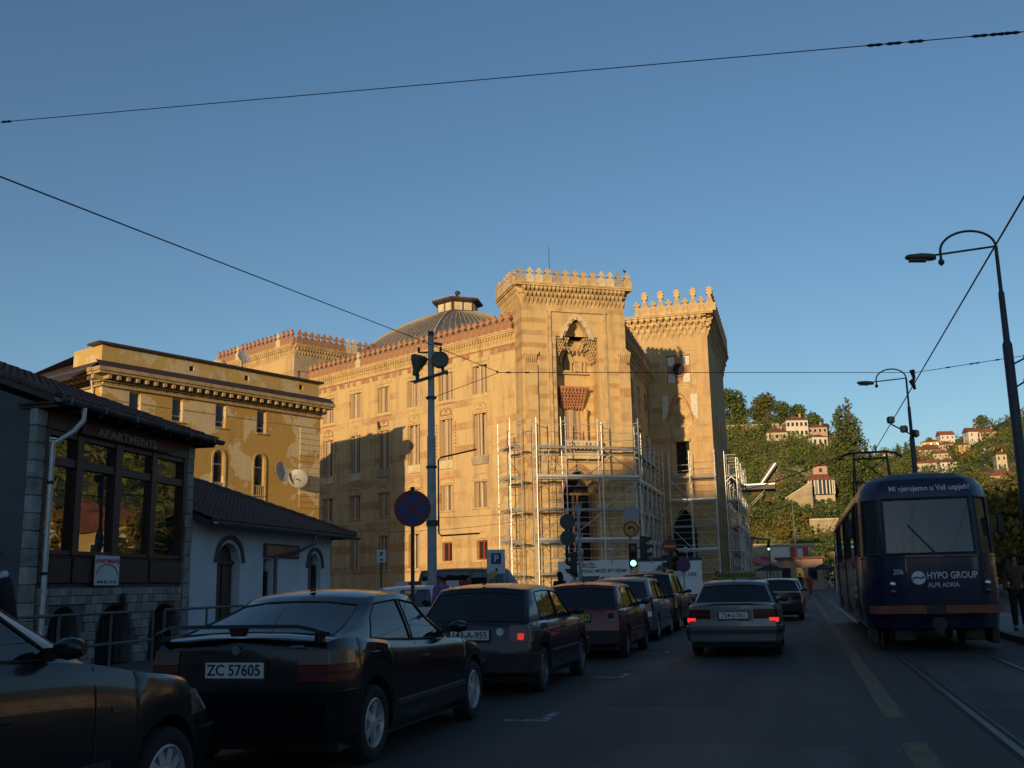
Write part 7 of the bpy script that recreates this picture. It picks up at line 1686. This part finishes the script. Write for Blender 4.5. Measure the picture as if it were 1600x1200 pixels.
for i, (x, y, h, w, mat, lab) in enumerate(((13.4, 64, 6.8, 5.8, 'leaf_yellow', 'yellow-green tree just right of the tram'), (14.5, 76, 7.6, 7.0, 'leaf_olive', 'olive tree behind the nearer street lamp'), (16.8, 92, 8.0, 7, 'leaf_dark', 'dark tree at the right edge behind the platform people'), (12.6, 84, 7.8, 7, 'leaf_mix', 'autumn-tinted tree behind the yellow-green tree'), (20.5, 113, 9.5, 8, 'leaf_dark', 'tall dark tree beyond the olive tree at the right'))):
    tree('riverside_tree', lab, (x, y, 0), h, w, 'round', mat, 2600, .24, 40+i, 'trees along the river')
tree('roadside_tree', 'dark low tree in shadow at the left flank of the tram', (4.6, 150, 0), 7.2, 7.5, 'round', 'leaf_dark', 1500, .28, 77, 'trees along the river')
# hillside scrub
HXY = [(2.5, 332), (8.7, 337), (-3.7, 324), (9, 329), (13.6, 338), (92.5, 745), (103, 742), (84.1, 686), (93.9, 686), (99.4, 660), (112, 690), (117.5, 680), (100.9, 584), (71.9, 590), (86.6, 478), (91.7, 504), (80.5, 468), (64, 748), (84, 640), (77, 560), (84, 752), (6.5, 257), (1.2, 249), (5.4, 231)]
r = random.Random(5); sm = {k: MB() for k in ('leaf_mix', 'leaf_dark', 'leaf_yellow')}
cnt = 0
while cnt < 3000:
    near = cnt < 2100
    a = r.uniform(-4.5, 5.5) if near else r.uniform(2.0, 13.0); d = r.uniform(207, 342) if near else r.uniform(300, 780)
    if not near and a < 4 and d < 700: continue
    p = az(a)*d; z = hz(p.x, p.y); cnt += 1
    q = mnoise.noise(Vector((p.x*.03, p.y*.03, 7)))
    if near and (q > .28 or (abs(a) < 1.3 and 256 < d < 296)) and r.random() < .78: continue
    s_ = r.uniform(.9, 2.6)*(1 if near else 1.7); k = 'leaf_dark' if q < -.12 else ('leaf_yellow' if r.random() < .07 or (d < 235 and r.random() < .3) else 'leaf_mix')
    for i in range(34 if near else 26):
        dv = Vector((r.gauss(0, 1), r.gauss(0, 1), abs(r.gauss(0, 1))*.8)).normalized(); f = r.uniform(.4, 1)**.5
        leaf(sm[k], Vector((p.x, p.y, z))+Vector((dv.x*s_*f, dv.y*s_*f, dv.z*s_*f*1.15)), .38 if near else .7, r, dv)
for i in range(330):                                     # taller bushes and small trees standing out of the scrub
    far_ = i >= 150; a = r.uniform(-4.2, 5.0) if not far_ else r.uniform(3.6, 12.5); d = r.uniform(210, 335) if not far_ else r.uniform(330, 770); p = az(a)*d; z = hz(p.x, p.y)
    if any(abs(p.x-hx) < 6 and -14 < p.y-hy < 1 for hx, hy in HXY): continue
    s_ = r.uniform(2.0, 3.6)*(1.5 if far_ else 1); k = r.choice(('leaf_dark', 'leaf_dark', 'leaf_mix', 'leaf_mix', 'leaf_yellow'))
    for j in range(5):
        c_ = Vector((p.x, p.y, z+s_*.7))+Vector((r.uniform(-.6, .6), r.uniform(-.6, .6), r.uniform(-.4, .7)))*s_
        for q in range(26): dv = Vector((r.gauss(0, 1), r.gauss(0, 1), r.gauss(0, 1))).normalized(); leaf(sm[k], c_+dv*s_*.55*r.uniform(.5, 1.05), .38 if not far_ else .7, r, dv)
for k, m_ in sm.items(): m_.build('hillside_scrub', k, None, label={'leaf_mix': 'mixed green and brown scrub covering the hillside', 'leaf_dark': 'dark green scrub patches on the hillside', 'leaf_yellow': 'yellow autumn scrub on the hillside'}[k], cat='scrub', kind='stuff')
# right-hand slope beyond the frame, thin cover seen in the glass
sm = MB()
for i in range(500):
    a = r.uniform(16, 75); d = r.uniform(140, 420); p = az(a)*d; z = hz(p.x, p.y); s_ = r.uniform(2, 4.5)
    for j in range(16): dv = Vector((r.gauss(0, 1), r.gauss(0, 1), abs(r.gauss(0, 1)))).normalized(); leaf(sm, Vector((p.x, p.y, z))+dv*s_, 1.1, r, dv)
for i in range(420):
    a = r.uniform(12.4, 30); d = r.uniform(280, 780); p = az(a)*d; z = hz(p.x, p.y); s_ = r.uniform(2.5, 5.5)
    for j in range(16): dv = Vector((r.gauss(0, 1), r.gauss(0, 1), abs(r.gauss(0, 1)))).normalized(); leaf(sm, Vector((p.x, p.y, z))+dv*s_, 1.2, r, dv)
sm.build('slope_scrub', 'leaf_mix', None, label='scrub on the slope across the river at the right', cat='scrub', kind='stuff')
# rocks on the bare part of the slope
plain('rock', (0.42, 0.34, 0.22), .95, var=.4, scale=.6, bump=.6)
rk = MB()
for i in range(240):
    a = r.uniform(-1.6, 1.5); d = r.uniform(255, 302); p = az(a)*d; z = hz(p.x, p.y)
    if abs(a) > 1.2 and r.random() < .5: continue
    s_ = r.uniform(.4, 1.7); rk.add([tuple(Vector((p.x, p.y, z+.3))+Vector((dx*s_*r.uniform(.6, 1.3), dy*s_*r.uniform(.6, 1.3), dz*s_*r.uniform(.3, .8)))) for dx, dy, dz in ((1, 0, 0), (0, 1, 0), (-1, 0, 0), (0, -1, 0), (0, 0, 1), (0, 0, -1))], [(0, 1, 4), (1, 2, 4), (2, 3, 4), (3, 0, 4), (1, 0, 5), (2, 1, 5), (3, 2, 5), (0, 3, 5)])
rk.build('hillside_rocks', 'rock', None, label='pale broken rock on the bare part of the slope', cat='rock', kind='stuff')
# houses on the hill
gh = 'houses on the hillside'
HH = [('white hillside house with brown hipped roof and upper row of windows', 2.5, 332, 6.9, 6, 5.4, 1.7, 'town_white', 'tile_red', 2, 5, 15), ('brown brick hillside house right of the white one', 8.7, 337, 6.0, 5, 4.4, 1.2, 'town_pink', 'tile_red', 2, 4, 12),
 ('small low hillside house left of the white one', -3.7, 324, 6.4, 4, 2.6, 1.5, 'town_cream', 'tile_brown', 1, 3, 10), ('low white house below the brick hillside house', 9.0, 329, 5, 4.5, 3.2, 1.0, 'town_white', 'tile_brown', 1, 3, 25), ('dark-roofed house at the right end of the hilltop group', 13.6, 338, 4.2, 5, 3.4, 1.5, 'town_cream', 'tile_red', 1, 2, 30),
 ('bright yellow house highest of the far village', 92.5, 745, 12.5, 9, 7, 2.0, 'town_ochre', 'tile_brown', 2, 3, 0), ('white gabled house right of the bright yellow house', 103, 742, 9.5, 8, 7, 3.2, 'town_white', 'tile_red', 2, 3, 20), ('broad brown-roofed house below the bright yellow house', 84.1, 686, 14, 9, 6, 4, 'town_cream', 'tile_brown', 2, 4, 10),
 ('orange house in the middle of the far village', 93.9, 686, 9, 8, 7, 2.5, 'town_pink', 'tile_red', 2, 3, -10), ('ochre house right of the orange house in the far village', 99.4, 660, 9, 8, 5, 2, 'town_ochre', 'tile_brown', 2, 3, 15), ('white gabled house high on the right of the far village', 112, 690, 8.5, 8, 7, 3.2, 'town_white', 'tile_brown', 2, 2, 25),
 ('red-roofed house high at the right of the far village', 117.5, 680, 9.5, 8, 5, 3, 'town_cream', 'tile_red', 2, 3, 0), ('narrow white house standing alone under the red roof', 100.9, 584, 5.6, 6, 5, 2.4, 'town_white', 'tile_brown', 2, 2, 20), ('long low terrace just above the tram roof', 71.9, 590, 14.5, 8, 5, 2.6, 'town_cream', 'tile_red', 1, 7, 5),
 ('red-roofed house behind the nearer street lamp', 86.6, 478, 10, 8, 4, 3, 'town_pink', 'tile_red', 1, 4, 0), ('slim cream house left of the nearer street lamp', 91.7, 504, 4.5, 6, 7, 2, 'town_cream', 'tile_brown', 2, 2, 15), ('small red-roofed house low on the far slope', 80.5, 468, 7, 6, 3.2, 2.4, 'town_pink', 'tile_red', 1, 3, -15),
 ('tiny red-roofed house on the far skyline beside the slender poplar', 64, 748, 8, 7, 4, 2.5, 'town_pink', 'tile_red', 1, 2, 0), ('cream house between the orange house and the terrace', 84, 640, 9, 8, 5.5, 2.6, 'town_cream', 'tile_red', 2, 3, -20), ('white house lowest at the centre of the far village', 77, 560, 8, 7, 5, 2.6, 'town_white', 'tile_brown', 2, 3, 15), ('pink house left of the bright yellow house', 84, 752, 8, 7, 4.5, 2.4, 'town_pink', 'tile_red', 2, 2, 10)]
for (lab, x, y, w, d, h, rh, wall, roof, fl, cn, a) in HH:
    plain_house('hillside_house', lab, (x, y, hz(x, y)), rad(a)-math.atan2(x, y), w, d, h, rh, wall, roof, fl, cn, gh, .5, 'gabled' not in lab, True)
# tall villa with glazed front
x, y = 6.5, 257; t = thing('hillside_villa', 'tall cream villa with curved glazed upper floor and red roofs on the slope', 'house', (x, y, hz(x, y)), rad(8), gh)
MB().box(-3.0, 3.0, 0, 6, -3, 6.8).build('wall', 'town_cream', t)
rings = []
for z, k in ((0, 1), (3.4, 1)): rings.append([(3.0*math.cos(a), -1.3*math.sin(a), 3.0+z) for a in [math.pi*i/10 for i in range(11)]])
MB().loft(rings, False).build('glazed_bay', 'pane_glass', t)
for i in range(11): a = math.pi*i/10; MB().bar((3.02*math.cos(a), -1.32*math.sin(a), 3.0), (3.02*math.cos(a), -1.32*math.sin(a), 6.4), .28, .10, (0, 1, 0)).build('glazing_bar', 'town_white', t)
MB().loft([[(3.6*math.cos(a), -1.9*math.sin(a)+.3, 6.4) for a in [math.pi*i/10 for i in range(11)]]+[(-3.6, 6.4, 6.4), (3.6, 6.4, 6.4)], [(1.8*math.cos(a), 1.6-.4*math.sin(a), 8.0) for a in [math.pi*i/10 for i in range(11)]]+[(-1.8, 4.5, 8.0), (1.8, 4.5, 8.0)]], True, True, True).build('roof', 'tile_red', t)
MB().box(-1.4, 1.9, 1.6, 4.8, 7.8, 10.0).build('attic', 'town_pink', t); MB().add([(-1.8, 1.2, 10.0), (2.3, 1.2, 10.0), (2.3, 5.2, 10.0), (-1.8, 5.2, 10.0), (.25, 3.2, 11.0)], [(0, 1, 4), (1, 2, 4), (2, 3, 4), (3, 0, 4), (0, 1, 2, 3)]).build('attic_roof', 'tile_brown', t)
for xx in (-1.6, 0, 1.6): MB().box(xx-.5, xx+.5, -.04, .02, .6, 1.9).build('window', 'pane_glass', t)
MB().box(.0, .7, 1.55, 1.6, 8.5, 9.5).build('window', 'pane_glass', t)
plain('old_wall', (0.40, 0.33, 0.21), .95, var=.35, scale=.5, bump=.5)
def wall_thing(label, p, a, poly, th=.8):
    t = thing('retaining_wall', label, 'wall', p, a); MB().prism(poly, 'y', 0, th).build('masonry', 'old_wall', t); MB().prism([(poly[-1][0], poly[-1][1]), (poly[-2][0], poly[-2][1]), (poly[-2][0], poly[-2][1]+.25), (poly[-1][0], poly[-1][1]+.25)], 'y', -.15, th+.1).build('coping', 'pale_stone', t); return t
wall_thing('sloping stone retaining wall left of the tall villa', (1.2, 249, hz(1.2, 249)), rad(4), [(-3.2, -3), (3, -3), (3, 6.0), (-3.2, 2.4)]); wall_thing('short pale retaining wall low on the slope beside the tram', (5.4, 231, hz(5.4, 231)), 0, [(-2.6, -3), (3.4, -3), (3.4, 3.4), (-2.6, 3.4)]); wall_thing('old stone wall along the hilltop under the trees', (-12, 333, hz(-12, 333)), rad(0), [(-9, -3), (9, -3), (9, 1.4), (-9, 1.9)])
t = thing('hilltop_pavilion', 'small domed stone tower on the hilltop at the left', 'tower', (-15.6, 346, hz(-15.6, 346)))
MB().box(-2.2, 2.2, -2, 2, -2, 7).build('wall', 'town_cream', t); MB().lathe([(1.7, 7), (1.7, 9.6), (1.5, 9.8)], 8).build('drum', 'town_cream', t); MB().lathe([(1.9, 9.6), (1.5, 10.5), (.8, 11.2), (.05, 11.6)], 8).build('dome', 'tile_brown', t, 40)
for i in range(8): a = math.tau*(i+.5)/8; MB().box(1.62*math.cos(a)-.3, 1.62*math.cos(a)+.3, 1.62*math.sin(a)-.3, 1.62*math.sin(a)+.3, 7.6, 9.2).build('opening', 'dark_void', t)
# long wall with hoardings at the foot of the hill
wall_thing('long tan retaining wall at the foot of the hill beyond the junction', (-5, 197, 0), 0, [(-22, -1), (14, -1), (14, 7.2), (-22, 7.8)], 1.5)
plain('hoarding_red', (0.50, 0.04, 0.035), .6, var=.1); plain('hoarding_pale', (0.62, 0.60, 0.52), .6, var=.1)
for lab, x, y, z, w, h, mats in (('red and cream hoarding left of the distant wall lamp', -7.2, 178, 3.5, 5.0, 1.5, ('hoarding_red', 'hoarding_pale')), ('white hoarding on the distant wall', -3.1, 190, 4.2, 3.2, 2.6, ('hoarding_pale',)), ('red hoarding beside the white one on the distant wall', .2, 190, 4.2, 3.0, 2.6, ('hoarding_red', 'hoarding_pale'))):
    t = thing('hoarding', lab, 'billboard', (x, y, 0)); MB().box(-w/2, w/2, -.1, .1, z, z+h).build('panel', mats[0], t)
    if len(mats) > 1: MB().box(-w/8, w/5, -.14, -.1, z+h*.2, z+h*.9).build('printed_block', mats[1], t)
    for xx in (-w*.4, w*.4): MB().tube([(xx, .15, 0), (xx, .15, z)], .08, 6).build('post', 'pole_dark', t)
t = thing('low_red_roof_building', 'low building with red tin roof beyond the hall wing', 'building', (-12.0, 128, 0)); MB().box(-6, 5.5, 0, 10, 0, 5.0).build('wall', 'town_cream', t); slab(None, [(-6.5, -1.2, 4.9), (6.6, -1.2, 4.4), (6.6, 10, 6.6), (-6.5, 10, 7.1)], .15).build('roof', 'tile_red', t)
for i in range(3): MB().box(1+i*1.5, 1.9+i*1.5, -.05, .02, 1.0, 2.9).build('window', 'pane_glass', t)
t = thing('red_awning', 'bright red awning fixed to the low building beyond the hall', 'awning', (-5.0, 150, 0)); slab(None, [(-2.6, 0, 4.2), (2.2, 0, 2.6), (2.2, 3, 3.4), (-2.6, 3, 5.0)], .2).build('canopy', 'hoarding_red', t)
for xx in (-2.4, 2.0): MB().tube([(xx, .2, 0), (xx, .2, 3.2)], .06, 6).build('post', 'pole_dark', t)
t = thing('brown_kiosk', 'brown brick kiosk block at the end of the road', 'kiosk', (.1, 128, 0)); MB().box(-2.6, 2.6, 0, 4, 0, 3.6).build('wall', 'town_pink', t); MB().box(-2.9, 2.9, -.4, 4.3, 3.6, 3.85).build('roof', 'tile_brown', t)
for xx in (-1.6, 0, 1.4): MB().box(xx-.5, xx+.5, -.05, .02, 1.2, 2.6).build('window', 'pane_glass', t)
plain('parasol_dark', (0.03, 0.03, 0.032), .9)
for i, (x, y, w) in enumerate(((-6.6, 112, 3.4), (-3.0, 116, 3.4), (4.3, 108, 3.0), (2.6, 122, 3.2))):
    t = thing('market_parasol', ('leftmost', 'second', 'rightmost', 'third')[i]+' dark market parasol from the left at the end of the road', 'parasol', (x, y, 0), 0, 'market parasols at the road end'); MB().tube([(0, 0, 0), (0, 0, 2.9)], .04, 6).build('pole', 'pole_grey', t); MB().add([(-w/2, -w/2, 2.25), (w/2, -w/2, 2.25), (w/2, w/2, 2.25), (-w/2, w/2, 2.25), (0, 0, 2.95)], [(0, 1, 4), (1, 2, 4), (2, 3, 4), (3, 0, 4)]).build('canopy', 'parasol_dark', t)
t = thing('flag_pole', 'thin pale mast in front of the distant tan wall', 'pole', (-.3, 140, 0)); MB().tube([(0, 0, 0), (0, 0, 11)], [.10, .05], 8).build('mast', 'pole_grey', t); MB().lathe([(.1, 0), (.12, .1), (.05, .2)], 8, (0, 0, 11)).build('finial', 'pole_grey', t)
t = thing('advert_post', 'small post with orange panel beside the far road', 'sign', (3.2, 100, 0)); MB().tube([(0, 0, 0), (0, 0, 3.6)], .07, 8).build('post', 'sign_white', t); MB().box(-.5, .6, -.06, .06, 3.0, 3.7).build('panel', 'sign_amber', t)
t = thing('advert_column', 'blue and green advert board at the right edge of the platform', 'billboard', (6.15, 27.4, .12), rad(-10)); plain('ad_blue', (0.04, 0.07, 0.22), .5, var=.4, scale=3); plain('ad_green', (0.03, 0.18, 0.06), .5)
MB().box(-.05, 1.2, -.1, .1, .5, 2.6).build('panel', 'ad_blue', t); MB().box(-.03, 1.18, -.11, -.1, 1.35, 1.6).build('printed_stripe', 'ad_green', t); MB().box(-.08, 1.23, -.12, .12, 2.6, 2.7).build('frame_top', 'ad_green', t); MB().box(.4, .7, -.06, .06, 0, .5).build('foot', 'pole_dark', t)
t = thing('bollard', 'short pale bollard between the platform people', 'bollard', (5.0, 24.8, .12)); MB().tube([(0, 0, 0), (0, 0, .85)], .06, 10).build('post', 'sign_white', t); MB().lathe([(.07, .85), (.06, .9), (.01, .92)], 10).build('cap', 'pole_grey', t)
# lit houses across the river, outside the frame: they are what the house glazing mirrors
gr = 'houses across the river outside the frame'
for i, (x, y, w, d, h, wall, fl, cn, a) in enumerate(((25, 72, 11, 9, 6.5, 'town_ochre', 2, 5, -35), (37, 78, 11, 9, 8, 'town_cream', 3, 5, -30), (47, 66, 11, 9, 8, 'town_white', 3, 5, -40), (40, 98, 12, 9, 8, 'town_ochre', 3, 5, -25), (54, 92, 12, 9, 9, 'town_pink', 3, 5, -30), (50, 122, 12, 9, 9, 'town_white', 3, 5, -25), (66, 112, 12, 9, 9, 'town_cream', 3, 5, -30), (66, 140, 13, 9, 9, 'town_ochre', 3, 4, -25))):
    plain_house('river_house', ('ochre house nearest across', 'cream house behind the ochre one across', 'white house right of the ochre one across', 'second ochre house up the slope across', 'pink house on the slope across', 'white house highest across', 'cream house far right across', 'cream house leftmost across')[i]+' the river', (x, y, max(0, hz(x, y))), rad(a), w, d, h, 3.2, wall, 'tile_red', fl, cn, gr, .5, True, True)


t = thing('crow', 'small dark bird perched on the right end of the tower crest', 'bird', tuple(TC+az(58)*4.0+az(148)*.35+Vector((0, 0, 22.35))), rad(40))
obj('body', skin_mesh('body', {'tail': ((0, -.22, .10), .02), 'rump': ((0, -.10, .13), .05), 'breast': ((0, .04, .16), .075), 'neck': ((0, .10, .24), .045), 'head': ((0, .13, .29), .045), 'beak': ((0, .21, .28), .012), 'foot': ((0, .0, .0), .012)}, [('tail', 'rump'), ('rump', 'breast'), ('breast', 'neck'), ('neck', 'head'), ('head', 'beak'), ('breast', 'foot')], 'breast'), 'wire_black', t)
